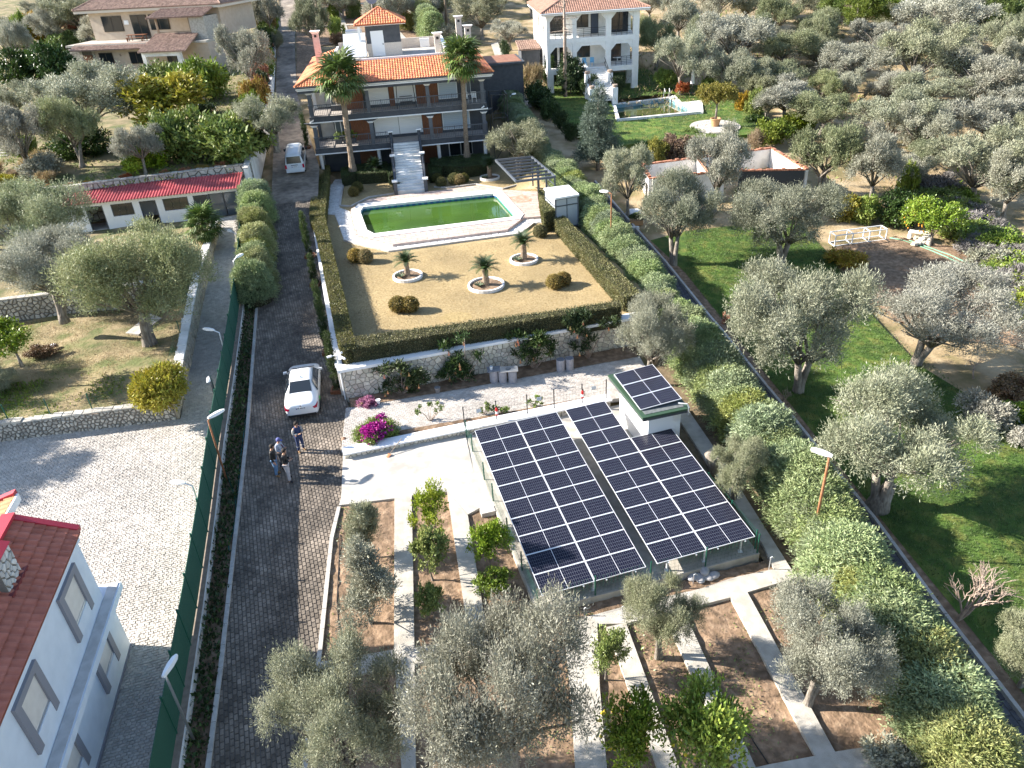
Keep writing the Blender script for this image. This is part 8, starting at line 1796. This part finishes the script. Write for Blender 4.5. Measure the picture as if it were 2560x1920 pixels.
# ---- ground cover
def cover(name, label, poly, n, L, Wd, mat, zf, seed, up=.6, patchy=0.0, off=.0, hole=None):
    rng = np.random.default_rng(seed); poly = ccw(poly); xs = [p[0] for p in poly]; ys = [p[1] for p in poly]
    q = np.column_stack([rng.uniform(min(xs), max(xs), n * 2), rng.uniform(min(ys), max(ys), n * 2)])
    if patchy: q = q[(np.sin(q[:, 0] * 1.1 + 1) * np.sin(q[:, 1] * .9) + np.sin(q[:, 0] * .37) * .6 + rng.normal(size=len(q)) * .35) > patchy]
    q = q[[inside(v, poly) and not (hole and inside(v, hole)) for v in q]][:n]; z = np.array([float(zf(*v)) for v in q]) + off
    d = norm(np.column_stack([rng.normal(size=(len(q), 2)) * .7, np.full(len(q), up)])); sc = rng.uniform(.6, 1.4, len(q))
    o = link(name, fastmesh(name, leaf_quads(np.column_stack([q, z]), d, L * sc, Wd * sc, rng)), mat, None, None, 'stuff'); return props(o, label or None)
strip_p = xy([(440, 1700), (472, 1446), (500, 1192), (528, 942), (552, 668), (530, 657), (490, 953), (466, 1147), (446, 1311), (408, 1581), (398, 1700)])
cover('ivy_strip', '', strip_p, 11000, .16, .1, L_dark, T, 501, 1.0, off=.05)
cover('ivy_strip', '', strip_p, 6000, .2, .1, L_dark, T, 502, 1.0, off=.3)
cover('grass', '', xy([(1480, 500), (1720, 475), (1800, 560), (1900, 700), (2100, 860), (2320, 930), (2400, 1700), (1925, 1150), (1720, 890), (1480, 590)]), 60000, .13, .022, L_grass, T, 503, 1.4, off=.03)
cover('grass', '', MLxy, 14000, .16, .04, L_grass, TM, 504, 1.2, off=.04, hole=MPOOLxy)
cover('weeds', '', uvp([(-9.3, 37.8), (-9, 42.5), (-24, 44), (-24, 40)]), 9000, .15, .05, L_cit, lambda x, y: LZ1, 505, 1.0, .1, off=.02)
cover('dry_grass', '', uvp([(-9.3, 37.8), (-8.9, 52), (-24, 53), (-24, 40)]), 12000, .14, .02, L_straw, lambda x, y: LZ1, 506, 1.0, off=.0)
cover('dry_grass', '', uvp([(26, 55), (120, 40), (150, 130), (50, 130)]), 26000, .4, .05, L_straw, T, 507, 1.0, -.2)
cover('weeds', '', uvp([(26, 55), (120, 40), (150, 130), (50, 130)]), 9000, .4, .12, L_pine, T, 508, .8, .35)
cover('weeds', '', uvp([(-40, 68), (-6, 68), (-4, 112), (-40, 112)]), 14000, .32, .09, L_cit, TU, 509, .8, .2)
cover('weeds', '', xy([(1310, 420), (1405, 520), (1570, 700), (1925, 1150), (2300, 1700), (1885, 1130), (1560, 712)]), 5000, .12, .05, L_boxg, T, 510, .8, .2)
cover('weeds', '', xy([(700, 1400), (735, 1090), (1000, 1120), (1150, 1330), (1800, 1300), (2000, 1650), (900, 1700)]), 9000, .1, .045, L_cit, T, 511, .8, .35, off=.03)
cover('fallen_leaves', '', uvp([(.9, 38.5), (2.6, 38.5), (3, 56), (1.4, 58)]), 700, .07, .05, L_straw, flat(LZ), 512, .15, off=.012)
cover('turf_blades', '', uvp([(.9, 38.2), (17.2, 38.0), (16.6, 52), (6, 52.5), (1.6, 57)]), 60000, .05, .012, L_straw, flat(LZ), 513, 1.2)
# ================================================================== CARS
carp = M('white_car_paint', (.80, .80, .80), rough=.28, spec=.5, coat=.6)
vanp = M('silver_white_van_paint', (.60, .63, .66), rough=.32, spec=.5, coat=.4)
tail = M('tail_lamp_red', (.42, .01, .04), rough=.2)
chrome = M('bright_trim', (.7, .7, .72), rough=.2, metal=.9)
def loft_body(st):
    """stations (y, zbottom, halfwidth, belt, roofhalf, roof): a ring of points per station, mirrored"""
    mb = MB(); rings = []
    for y, zb, w, belt, rw, rf in st:
        half = [(w * .86, zb), (w * .97, zb + .06), (w, (zb + belt) / 2), (w * .985, belt - .06), (w * .94, belt), (rw + (w * .94 - rw) * .12, belt + (rf - belt) * .86), (rw * .8, rf - .004), (0, rf)]
        rings.append([(x, y, z) for x, z in half] + [(-x, y, z) for x, z in half[-2::-1]])
    n = len(rings[0]); vs = [p for r in rings for p in r]
    fs = [(i * n + j, i * n + j + 1, (i + 1) * n + j + 1, (i + 1) * n + j) for i in range(len(rings) - 1) for j in range(n - 1)]
    fs += [((i + 1) * n, (i + 1) * n + n - 1, i * n + n - 1, i * n) for i in range(len(rings) - 1)]
    fs += [tuple(range(n - 1, -1, -1)), tuple(range((len(rings) - 1) * n, len(rings) * n))]
    mb.add(vs, fs); return mb
def shell(mb, q, off=.012):
    q = [Vector(p) for p in q]; n = (q[1] - q[0]).cross(q[3] - q[0]).normalized(); mb.hexa([p - n * off for p in q], [p + n * off for p in q]); return mb
def wheels(t, L, ys, w, R, wd=.2):
    for y in ys:
        for s in (-1, 1):
            x = s * (w - wd / 2 - .01); tt = MB()
            prof = [(R * .62, -wd / 2), (R * .93, -wd / 2), (R, -wd / 2 + .03), (R, wd / 2 - .03), (R * .93, wd / 2), (R * .62, wd / 2)]
            o = MB().lathe(prof, (0, 0, 0), 20).build('wheel', rubber, t, local=True, smooth=False); o.matrix_local = Matrix.Translation((x, y, R)) @ Matrix.Rotation(math.pi / 2, 4, 'Y')
            rim = MB().lathe([(.02, wd / 2 + .004), (R * .3, wd / 2 - .02), (R * .62, wd / 2 + .004), (R * .62, wd / 2 - .04)] if True else [], (0, 0, 0), 14, caps=False).build('rim', chrome, o, local=True)
            if s < 0: rim.rotation_euler = (math.pi, 0, 0)
def plate(t, y, z, tilt=.0, mz=.055):
    p = MB().box(-.26, y - .012, z - mz, .26, y, z + mz).build('number_plate', white_p, t, local=True)
    MB().box(-.26, y - .015, z - mz, -.215, y - .0125, z + mz).build('plate_strip', M('plate_blue', (.02, .05, .35), rough=.4), p, local=True)
    for x0, n in ((-.19, 2), (-.05, 3), (.13, 2)):
        for k in range(n): MB().box(x0 + k * .05, y - .015, z - .032, x0 + k * .05 + .034, y - .0125, z + .032).build('plate_character', black, p, local=True)
rc = G((657, 910)); hd_ = (G((664, 800)) - rc); crz = math.atan2(hd_.y, hd_.x) - math.pi / 2
slope = math.atan2(T(*(rc + hd_.normalized() * 4).xy) - rc.z, 4)
car = thing('parked_car', 'white saloon car parked on the block paved road, seen from behind', 'car', rc + Vector((0, 0, .05)), rz=crz); car.rotation_euler = (slope, 0, crz)
ST = [(0.0, .36, .70, .62, .50, .80), (.05, .28, .80, .78, .60, .98), (.22, .22, .87, .92, .64, 1.06), (.55, .2, .89, .95, .60, 1.09), (.92, .18, .895, .95, .585, 1.13), (1.3, .18, .90, .95, .585, 1.32), (1.72, .18, .90, .95, .575, 1.45), (2.3, .18, .90, .94, .575, 1.49), (2.85, .18, .90, .93, .57, 1.47), (3.15, .18, .90, .92, .585, 1.36), (3.7, .18, .895, .90, .63, 1.03), (4.1, .2, .88, .84, .62, .94), (4.38, .24, .82, .74, .58, .82), (4.52, .34, .70, .58, .5, .66)]
b = loft_body(ST).build('body', carp, car, smooth=True, local=True); sb = b.modifiers.new('smooth', 'SUBSURF'); sb.levels = 1; sb.render_levels = 1
def cg(nm, q, m=glass_d): return shell(MB(), q).build(nm, m, car, local=True)
cg('rear_window', [(-.60, .98, 1.165), (.60, .98, 1.165), (.52, 1.66, 1.452), (-.52, 1.66, 1.452)]); cg('windscreen', [(.64, 3.62, 1.085), (-.64, 3.62, 1.085), (-.52, 3.08, 1.40), (.52, 3.08, 1.40)])
for s in (-1, 1):
    for y0, y1, yt0, yt1 in ((1.25, 2.18, 1.62, 2.18), (2.24, 3.35, 2.24, 3.0)):
        q = [(s * .862, y0, .985), (s * .862, y1, .975), (s * .645, yt1, 1.375), (s * .645, yt0, 1.37)]; q = q if s > 0 else q[::-1]; shell(MB(), q, .014).build('side_window', glass_d, car, local=True)
    MB().hexa([(s * .66, -.01, .70), (s * .82, .06, .70), (s * .86, .3, .80), (s * .6, .02, .78)], [(s * .62, .03, .80), (s * .81, .08, .84), (s * .85, .36, .90), (s * .58, .05, .83)]).build('tail_lamp', tail, car, local=True)
    MB().hexa([(s * .88, 3.3, .98), (s * 1.07, 3.24, .99), (s * 1.07, 3.36, .99), (s * .88, 3.42, .98)], [(s * .88, 3.3, 1.08), (s * 1.05, 3.25, 1.1), (s * 1.05, 3.35, 1.1), (s * .88, 3.4, 1.08)]).build('wing_mirror', carp, car, local=True)
    for y in (1.95, 2.85): MB().box(min(s * .9, s * .925), y, .80, max(s * .9, s * .925), y + .16, .83).build('door_handle', carp, car, local=True)
    MB().hexa([(s * .55, 4.36, .58), (s * .78, 4.28, .58), (s * .80, 4.12, .60), (s * .56, 4.2, .6)], [(s * .55, 4.34, .70), (s * .77, 4.26, .70), (s * .80, 4.08, .74), (s * .56, 4.16, .72)]).build('headlight', glass_g, car, local=True)
MB().box(-.72, -.005, .30, .72, .08, .42).build('rear_bumper_trim', black, car, local=True); plate(car, .012, .80)
MB().lathe([(.001, .0), (.045, .0), (.045, .012), (.001, .014)], (0, 0, 0), 12).build('badge', chrome, car, local=True).matrix_local = Matrix.Translation((0, .02, .93)) @ Matrix.Rotation(math.pi / 2, 4, 'X')
MB().hexa([(-.02, 1.95, 1.47), (.02, 1.95, 1.47), (.02, 2.1, 1.48), (-.02, 2.1, 1.48)], [(-.01, 1.97, 1.56), (.01, 1.97, 1.56), (.01, 2.0, 1.56), (-.01, 2.0, 1.56)]).build('roof_aerial', carp, car, local=True)
wheels(car, 4.5, (.92, 3.56), .90, .31)
MB().hexa([(.905, .9, .55), (.91, 1.3, .5), (.905, 1.0, .8), (.9, .85, .75)], [(.912, .9, .55), (.917, 1.3, .5), (.912, 1.0, .8), (.907, .85, .75)]).build('door_sticker', M('green_print', (.12, .45, .12), rough=.5), car, local=True)
# the van
rv = G((641, 381)); hv = G((646, 330)) - rv; vrz = math.atan2(hv.y, hv.x) - math.pi / 2; vs_ = math.atan2(T(*(rv + hv.normalized() * 4).xy) - rv.z, 4)
van = thing('parked_van', 'silver white passenger van parked on the upper road beside the villa', 'van', rv + Vector((0, 0, .05)), rz=vrz); van.rotation_euler = (vs_, 0, vrz)
SV = [(0.0, .42, .74, .9, .62, 1.05), (.06, .34, .82, 1.05, .66, 1.30), (.14, .28, .85, 1.05, .68, 1.72), (.28, .25, .865, 1.05, .69, 1.88), (.7, .24, .87, 1.05, .69, 1.93), (2.4, .24, .87, 1.05, .69, 1.95), (3.3, .24, .87, 1.05, .68, 1.93), (3.75, .24, .87, 1.04, .68, 1.82), (4.35, .25, .86, 1.02, .66, 1.22), (4.7, .3, .83, .95, .62, 1.0), (4.82, .38, .74, .8, .55, .84)]
b = loft_body(SV).build('body', vanp, van, smooth=True, local=True); sb = b.modifiers.new('smooth', 'SUBSURF'); sb.levels = 1; sb.render_levels = 1
shell(MB(), [(-.66, .028, 1.16), (.66, .028, 1.16), (.6, .17, 1.74), (-.6, .17, 1.74)], .02).build('rear_window', glass_d, van, local=True); shell(MB(), [(.66, 4.25, 1.27), (-.66, 4.25, 1.27), (-.6, 3.83, 1.76), (.6, 3.83, 1.76)]).build('windscreen', glass_d, van, local=True)
for s in (-1, 1):
    for y0, y1 in ((.35, 1.4), (1.48, 2.6), (2.7, 3.75)):
        q = [(s * .835, y0, 1.14), (s * .835, y1, 1.14), (s * .725, y1 - .08, 1.70), (s * .725, y0 + .04, 1.70)]; q = q if s > 0 else q[::-1]; shell(MB(), q, .016).build('side_window', glass_d, van, local=True)
    MB().box(min(s * .70, s * .85), -.01, .72, max(s * .70, s * .85), .14, 1.04).build('tail_lamp', tail, van, local=True)
    MB().box(min(s * .88, s * 1.1), 3.62, 1.1, max(s * .88, s * 1.1), 3.74, 1.32).build('wing_mirror', black, van, local=True)
    MB().box(min(s * .84, s * .89), .9, .62, max(s * .84, s * .89), 3.9, .70).build('side_strip', grey_metal, van, local=True)
    MB().box(min(s * .5, s * .76), 4.72, .68, max(s * .5, s * .76), 4.8, .84).build('headlight', glass_g, van, local=True)
MB().box(-.80, -.06, .36, .80, .1, .58).build('rear_bumper', vanp, van, local=True); MB().box(-.3, -.02, .98, .3, .02, 1.03).build('tailgate_grip', grey_metal, van, local=True); plate(van, -.005, .85)
wheels(van, 4.8, (1.0, 3.9), .87, .32)

# ================================================================== PEOPLE
skin_m = M('skin', (.42, .23, .15), (.48, .27, .18), 8, .6)
def skin_mesh(name, V, E, Rr, root, mat, parent, sub=2):
    me = bpy.data.meshes.new(name); me.from_pydata(V, E, []); me.materials.append(mat)
    o = bpy.data.objects.new(name, me); COL.objects.link(o); o.parent = parent
    sk = o.modifiers.new('skin', 'SKIN'); lay = me.skin_vertices[0].data if me.skin_vertices else None
    if lay is None:
        bm = bmesh.new(); bm.from_mesh(me); bm.verts.layers.skin.verify(); bm.to_mesh(me); bm.free(); lay = me.skin_vertices[0].data
    for i, r in enumerate(Rr): lay[i].radius = (r, r) if not isinstance(r, tuple) else r; lay[i].use_root = (i == root)
    s = o.modifiers.new('subsurf', 'SUBSURF'); s.levels = sub; s.render_levels = sub
    for p in me.polygons: p.use_smooth = True
    sk.use_smooth_shade = True
    return o
def person(loc, face, label, top, trousers, shoes, hair, cap=None, pose='phone', h=1.0, sleeves=None, extras=(), stance=.0):
    t = thing('person', label, 'person', loc, 'people standing on the road', rz=face - math.pi / 2); t.scale = (h, h, h)
    J = {'pel': (0, 0, .95), 'sp': (0, .01, 1.13), 'ch': (0, 0, 1.34), 'nk': (0, .03, 1.49), 'hb': (0, .07, 1.57), 'hd': (0, .095, 1.66), 'tp': (0, .085, 1.745), 'no': (0, .185, 1.635)}
    for s, n in ((-1, 'l'), (1, 'r')):
        st = .03 * s + stance * s
        J.update({'hp' + n: (s * .095, 0, .91), 'kn' + n: (s * .11 + st * .5, .03 + stance * (.6 if s > 0 else -.2), .50), 'an' + n: (s * .12 + st, -.02 + stance * (1.2 if s > 0 else -.6), .085), 'to' + n: (s * .14 + st, .15 + stance * (1.2 if s > 0 else -.6), .035), 'sh' + n: (s * .19, 0, 1.42)})
        if pose == 'phone' or (pose == 'one' and s > 0): J.update({'el' + n: (s * .25, .02, 1.15), 'wr' + n: (s * .10, .25, 1.19), 'pa' + n: (s * .055, .31, 1.215)}); fd = Vector((-s * .5, .75, .25)).normalized()
        else: J.update({'el' + n: (s * .25, -.03, 1.16), 'wr' + n: (s * .25, .07, .93), 'pa' + n: (s * .245, .095, .86)}); fd = Vector((0, .18, -1)).normalized()
        side = Vector((0, 0, 1)).cross(fd); side = side.normalized() if side.length > .3 else Vector((0, 1, 0))
        w0 = Vector(J['pa' + n])
        for k, (o_, L) in enumerate(((-.032, .075), (-.011, .088), (.011, .082), (.032, .062))):
            a = w0 + side * o_ + fd * .03; b = a + fd * L * .5; J['f%d%sa' % (k, n)] = tuple(a); J['f%d%sb' % (k, n)] = tuple(b); J['f%d%sc' % (k, n)] = tuple(b + (fd * .7 + Vector((0, .3, .3 if pose == 'phone' else -.2))).normalized() * L * .5)
        a = Vector(J['wr' + n]).lerp(w0, .5) + side * -.035 * s; J['th%sa' % n] = tuple(a); J['th%sb' % n] = tuple(a + (fd - side * s).normalized() * .05)
    names = list(J); ix = {n: i for i, n in enumerate(names)}
    Rd = {'pel': .125, 'sp': .115, 'ch': .135, 'nk': .055, 'hb': .06, 'hd': .095, 'tp': .07, 'no': .018}
    for n in 'lr':
        Rd.update({'hp' + n: .095, 'kn' + n: .058, 'an' + n: .04, 'to' + n: .032, 'sh' + n: .062, 'el' + n: .042, 'wr' + n: .029, 'pa' + n: .033, 'th%sa' % n: .012, 'th%sb' % n: .010})
        for k in range(4): Rd.update({'f%d%sa' % (k, n): .0105, 'f%d%sb' % (k, n): .0095, 'f%d%sc' % (k, n): .008})
    Ed = [('pel', 'sp'), ('sp', 'ch'), ('ch', 'nk'), ('nk', 'hb'), ('hb', 'hd'), ('hd', 'tp'), ('hd', 'no')]
    for n in 'lr':
        Ed += [('pel', 'hp' + n), ('hp' + n, 'kn' + n), ('kn' + n, 'an' + n), ('an' + n, 'to' + n), ('ch', 'sh' + n), ('sh' + n, 'el' + n), ('el' + n, 'wr' + n), ('wr' + n, 'pa' + n), ('wr' + n, 'th%sa' % n), ('th%sa' % n, 'th%sb' % n)]
        for k in range(4): Ed += [('pa' + n, 'f%d%sa' % (k, n)), ('f%d%sa' % (k, n), 'f%d%sb' % (k, n)), ('f%d%sb' % (k, n), 'f%d%sc' % (k, n))]
    skin_mesh('body', [J[n] for n in names], [(ix[a], ix[b]) for a, b in Ed], [Rd[n] for n in names], 0, skin_m, t)
    def cloth(nm, chain, rr, root, mat):
        ns = []
        for a, b in chain:
            for n in (a, b):
                if n not in ns: ns.append(n)
        pos = {n: (J[n] if n in J else EX[n]) for n in ns}
        skin_mesh(nm, [pos[n] for n in ns], [(ns.index(a), ns.index(b)) for a, b in chain], [rr[n] for n in ns], ns.index(root), mat, t)
    EX = {'hem': (0, .0, .86), 'cufl': tuple(Vector(J['ell']).lerp(Vector(J['wrl']), .88)), 'cufr': tuple(Vector(J['elr']).lerp(Vector(J['wrr']), .88)), 'tcl': tuple(Vector(J['knl']).lerp(Vector(J['anl']), .93)), 'tcr': tuple(Vector(J['knr']).lerp(Vector(J['anr']), .93)), 'ws': (0, 0, 1.0)}
    cloth('jacket', [('hem', 'sp'), ('sp', 'ch'), ('ch', 'nk'), ('ch', 'shl'), ('ch', 'shr')] + ([('shl', 'ell'), ('ell', 'cufl'), ('shr', 'elr'), ('elr', 'cufr')] if not sleeves else []), {'hem': .155, 'sp': .15, 'ch': .165, 'nk': .07, 'shl': .085, 'shr': .085, 'ell': .064, 'elr': .064, 'cufl': .05, 'cufr': .05}, 'hem', top)
    if sleeves:
        for n in 'lr': cloth('sleeve', [('sh' + n, 'el' + n), ('el' + n, 'cuf' + n)], {'sh' + n: .092, 'el' + n: .066, 'cuf' + n: .052}, 'sh' + n, sleeves)
    cloth('trousers', [('ws', 'hpl'), ('ws', 'hpr'), ('hpl', 'knl'), ('knl', 'tcl'), ('hpr', 'knr'), ('knr', 'tcr')], {'ws': .14, 'hpl': .115, 'hpr': .115, 'knl': .082, 'knr': .082, 'tcl': .07, 'tcr': .07}, 'ws', trousers)
    for n in 'lr': cloth('shoe', [('an' + n, 'to' + n)], {'an' + n: .056, 'to' + n: .045}, 'an' + n, shoes)
    c = Vector(J['hd']) + Vector((0, -.018, .03))
    mb = MB().lathe([(.103, -.05), (.112, 0), (.108, .05), (.08, .095), (.03, .115), (.001, .118)], c, 14, caps=False)
    mb.v = [(x, y if y < c.y + .05 or z > c.z + .02 else c.y + .05, z) for x, y, z in mb.v]; mb.build('cap' if cap else 'hair', cap or hair, t, smooth=True, local=True)
    if cap: MB().hexa([(-.075, c.y + .07, c.z - .005), (.075, c.y + .07, c.z - .005), (.05, c.y + .2, c.z - .03), (-.05, c.y + .2, c.z - .03)], [(-.075, c.y + .07, c.z + .015), (.075, c.y + .07, c.z + .015), (.05, c.y + .2, c.z - .015), (-.05, c.y + .2, c.z - .015)]).build('cap_peak', cap, t, local=True)
    for s in (-1, 1):
        MB().lathe([(.001, -.01), (.011, 0), (.001, .01)], (s * .034, .178, 1.665), 8).build('eye', black, t, local=True); MB().lathe([(.001, -.03), (.018, -.01), (.018, .015), (.001, .03)], (s * .098, .085, 1.655), 8).build('ear', skin_m, t, local=True)
    MB().box(-.022, .165, 1.598, .022, .18, 1.604).build('mouth', M('lips', (.3, .1, .09), rough=.6), t, local=True)
    for ex in extras: ex(t, J)
    return t
navy = M('navy_workwear', (.025, .04, .10), (.04, .055, .13), 6, .85); greys = M('grey_sleeve', (.30, .29, .28), (.36, .35, .34), 6, .9); greyh = M('grey_hoodie', (.30, .33, .40), (.40, .43, .50), 6, .9)
blk = M('black_jacket', (.012, .012, .013), (.022, .022, .022), 6, .7); jeans = M('blue_jeans', (.10, .20, .36), (.15, .27, .44), 8, .9); ltg = M('light_grey_trousers', (.42, .40, .42), (.50, .48, .5), 8, .9)
brown_s = M('tan_shoes', (.24, .14, .06), rough=.8); blk_s = M('black_shoes', (.012, .012, .015), rough=.5); hair_b = M('dark_hair', (.02, .014, .01), rough=.8); capm = M('blue_cap', (.10, .11, .28), rough=.8)
def phone(t, J):
    a = (Vector(J['par']) + Vector(J['pal'])) / 2 + Vector((0, .06, .03)); MB().hexa([a + Vector((-.04, -.06, -.02)), a + Vector((.04, -.06, -.02)), a + Vector((.04, .07, .03)), a + Vector((-.04, .07, .03))], [a + Vector((-.04, -.06, -.008)), a + Vector((.04, -.06, -.008)), a + Vector((.04, .07, .042)), a + Vector((-.04, .07, .042))]).build('phone', black, t, local=True)
def bands(t, J):
    for n in 'lr':
        p = Vector(J['kn' + n]).lerp(Vector(J['an' + n]), .35); MB().lathe([(.084, 0), (.084, .05)], p, 12, caps=False).build('reflective_band', greys, t, local=True)
def lanyard(t, J): MB().beam((-.16, .16, 1.12), (-.02, .15, 1.42), .05, .02).build('maroon_panel', M('maroon_cloth', (.16, .02, .05), rough=.9), t, local=True)
g0 = lambda a, b: G(((640 + a / 2.975) / SC, (900 + b / 2.975) / SC), .045)
person(g0(340, 678), -.75, 'man in navy coverall with grey sleeves behind the white car holding a phone', navy, navy, brown_s, hair_b, sleeves=greys, extras=(phone, bands), h=1.0)
person(g0(208, 800), -.25, 'person in grey hoodie and blue cap standing behind the two in black', greyh, M('dark_trousers', (.05, .05, .06), rough=.9), blk_s, hair_b, cap=capm, extras=(lanyard,), h=.98)
person(g0(160, 858), .15, 'man in black jacket and blue jeans, leftmost of the group', blk, jeans, brown_s, hair_b, pose='down', h=1.0)
person(g0(250, 895), .1, 'man in black jacket and light grey trousers looking at a phone', blk, ltg, blk_s, hair_b, extras=(phone,), h=1.02, stance=.06)

# ================================================================== SMALL THINGS
def lump(name, cat, label, q, s, mat, zf=T, seed=1, dz=0.0, flat=.5):
    p = G(q, 0, zf); r = random.Random(seed); mb = MB(); n = 10; prof = [(.5, 0), (.95, .12), (.9, .5), (.55, .85), (.02, 1.0)]
    mb.lathe(prof, (0, 0, 0), n); mb.v = [(p.x + x * s * (1 + r.uniform(-.2, .2)), p.y + y * s * (1 + r.uniform(-.2, .2)) * .8, p.z + dz + z * s * flat * (1 + r.uniform(-.15, .15)) - .02) for x, y, z in mb.v]
    o = mb.build(name, mat, smooth=True); return props(o, label, cat)
lump('rubbish_bag', 'bag', 'small white bag lying on the dark brushwood heap in the lower left garden', (117, 752), .3, white_p, lambda x, y: LZ1, 1, .15); plant(BU['brown'], P((98, 768), LZ1), .75, .45, 'dark heap of brushwood in the lower left garden', 'heap', name='brushwood_heap')
b_ = P((272, 722), LZ1); c_ = P((345, 640), LZ1 + .5); o = MB().hexa([b_, P((300, 725), LZ1), P((350, 690), LZ1 + .02), P((325, 680), LZ1 + .02)], [p + Vector((0, 0, .1)) for p in (b_, P((300, 725), LZ1), P((350, 690), LZ1 + .02), P((325, 680), LZ1 + .02))]).build('concrete_slab', conc_path); props(o, 'flat concrete slab lying under the largest olive tree in the lower garden', 'slab')
o = MB().tube([P((85, 912 - 10), LZ1 + .05), P((212, 895 - 2), LZ1 + .05)], .04, 6).build('pole', wood_grey); o = props(o, 'thin wooden pole lying on the lower left garden', 'pole')
lump('white_tarpaulin', 'tarpaulin', 'crumpled white tarpaulin in the shade by the ruin', Z(1180, 165, *I4), .75, white_p, T, 3); lump('rubble_bag', 'bag', 'white bag among the stones under the right bed olive tree', Z(650, 920, *D6), .22, white_p, T, 4, .05); lump('grey_stone', 'stone', 'pale grey stone under the right bed olive tree', Z(660, 985, *D6), .32, stone_g, T, 5)
lump('terracotta_stone', 'stone', 'small reddish stone on the road edge by the low wall', (744, 941 + 10), .17, M('reddish_stone', (.36, .2, .13), rough=.9), T, 6, .05, .9)
for i, (q, lab) in enumerate((((1800, 625), 'left white paint can beside the side path by the ruin'),)): pass
for i, (zx, lab) in enumerate(((1178, 'left pale round pot by the side path before the ruin'), (1208, 'right pale round pot by the side path before the ruin'))):
    p = G(Z(zx, 290, *I4)); o = MB().lathe([(.13, 0), (.17, .1), (.15, .26), (.1, .28)], p, 12).build('round_pot', white_dirty); props(o, lab, 'pot')
p = G(Z(1200, 250, *I4)); t = thing('planter', 'dark trough planter with clipped green plant beside the side path', 'planter', p); MB().box(-.5, -.25, 0, .5, .25, .35).build('trough', M('terracotta', (.45, .26, .13)), t, local=True); V = clump([(0, 0, .55, .55, .32, .28)], 260, 3, .15, .1, .06, 71); link('plant', fastmesh('plant', V), L_boxg, t)
o = MB().lathe([(.18, 0), (.22, .25), (.02, .3)], onhouse(5.3, 1.5, .02) + Vector((-.6, -1.0, 0)), 10).build('blue_bag', blue_p); props(o, 'blue bag on the ground under the left part of the villa', 'bag')
for i, x in enumerate((2.2, 2.9, 3.6)):
    t = thing('balcony_planter', ['left dark planter with green plant on the lower balcony', 'middle dark planter with green plant on the lower balcony', 'right dark planter with green plant on the lower balcony'][i], 'planter', onhouse(x, 1.5, Fz[0] + .01), rz=hrz); MB().box(-.28, -.22, 0, .28, .22, .4).build('box', charcoal, t, local=True); V = clump([(0, 0, .65, .3, .25, .3)], 120, 3, .2, .14, .08, 80 + i); link('plant', fastmesh('plant', V), L_cit, t)
# stone steps at the left border and by the beige house
st_ = thing('garden_steps', 'flight of stone steps at the left border of the upper garden', 'steps', G((5, 400), 0, TU))
a, b = G(Z(25, 1200, 0, 0), 0, TU), G(Z(40, 1040, 0, 0), 0, TU)
for k in range(8):
    p = a + (b - a) * (k / 8); MB().box(p.x - 1.3, p.y - .15, p.z - .3, p.x + .4, p.y + .35, p.z + .06).build('step', stone_g, st_)
# thin irrigation pipes in the beds
for i, (L_, lab) in enumerate((([(735, 1155), (728, 1300), (735, 1390)], 'thin black irrigation pipe along the first bed'), ([(1700, 1480), (1730, 1540), (1765, 1600), (1830, 1640)], 'thin black irrigation pipe in the far right bed'), ([(1490, 1380), (1560, 1500), (1660, 1650)], 'thin black irrigation pipe in the bed right of the lemon trees'))):
    o = MB().tube([G(q, .05) for q in L_], .02, 5).build('irrigation_pipe', black); props(o, lab, 'pipe')
# lemons and oranges hang on the trees
def fruits(q0, n, R, mat, label, nm):
    r = random.Random(int(q0[0])); c = G(q0, 1.4); t = thing(nm, label, 'fruit', c)
    me = MB().lathe([(.001, -.05), (.035, -.03), (.045, 0), (.035, .03), (.001, .05)], (0, 0, 0), 8).mesh(nm)
    for k in range(n): o = link(nm.rstrip('s'), me, mat, t); a = r.uniform(0, 6.28); z = r.uniform(-.7, .8); rr = R * math.sqrt(1 - min(.9, abs(z))) ; o.location = (math.cos(a) * rr, math.sin(a) * rr, z * R * .8); o.scale = (1.3,) * 3
lem = M('lemon_skin', (.62, .48, .03), rough=.5); orn = M('orange_skin', (.62, .26, .02), rough=.5)
fruits((1510, 1575), 40, 1.0, lem, 'yellow lemons on the right larger lemon tree at the bottom', 'lemons'); fruits((1345, 1575), 24, .8, lem, 'yellow lemons on the left lemon tree at the bottom', 'lemons'); fruits((1990, 478), 40, 1.25, orn, 'oranges on the round orange tree at the tilled soil', 'oranges')
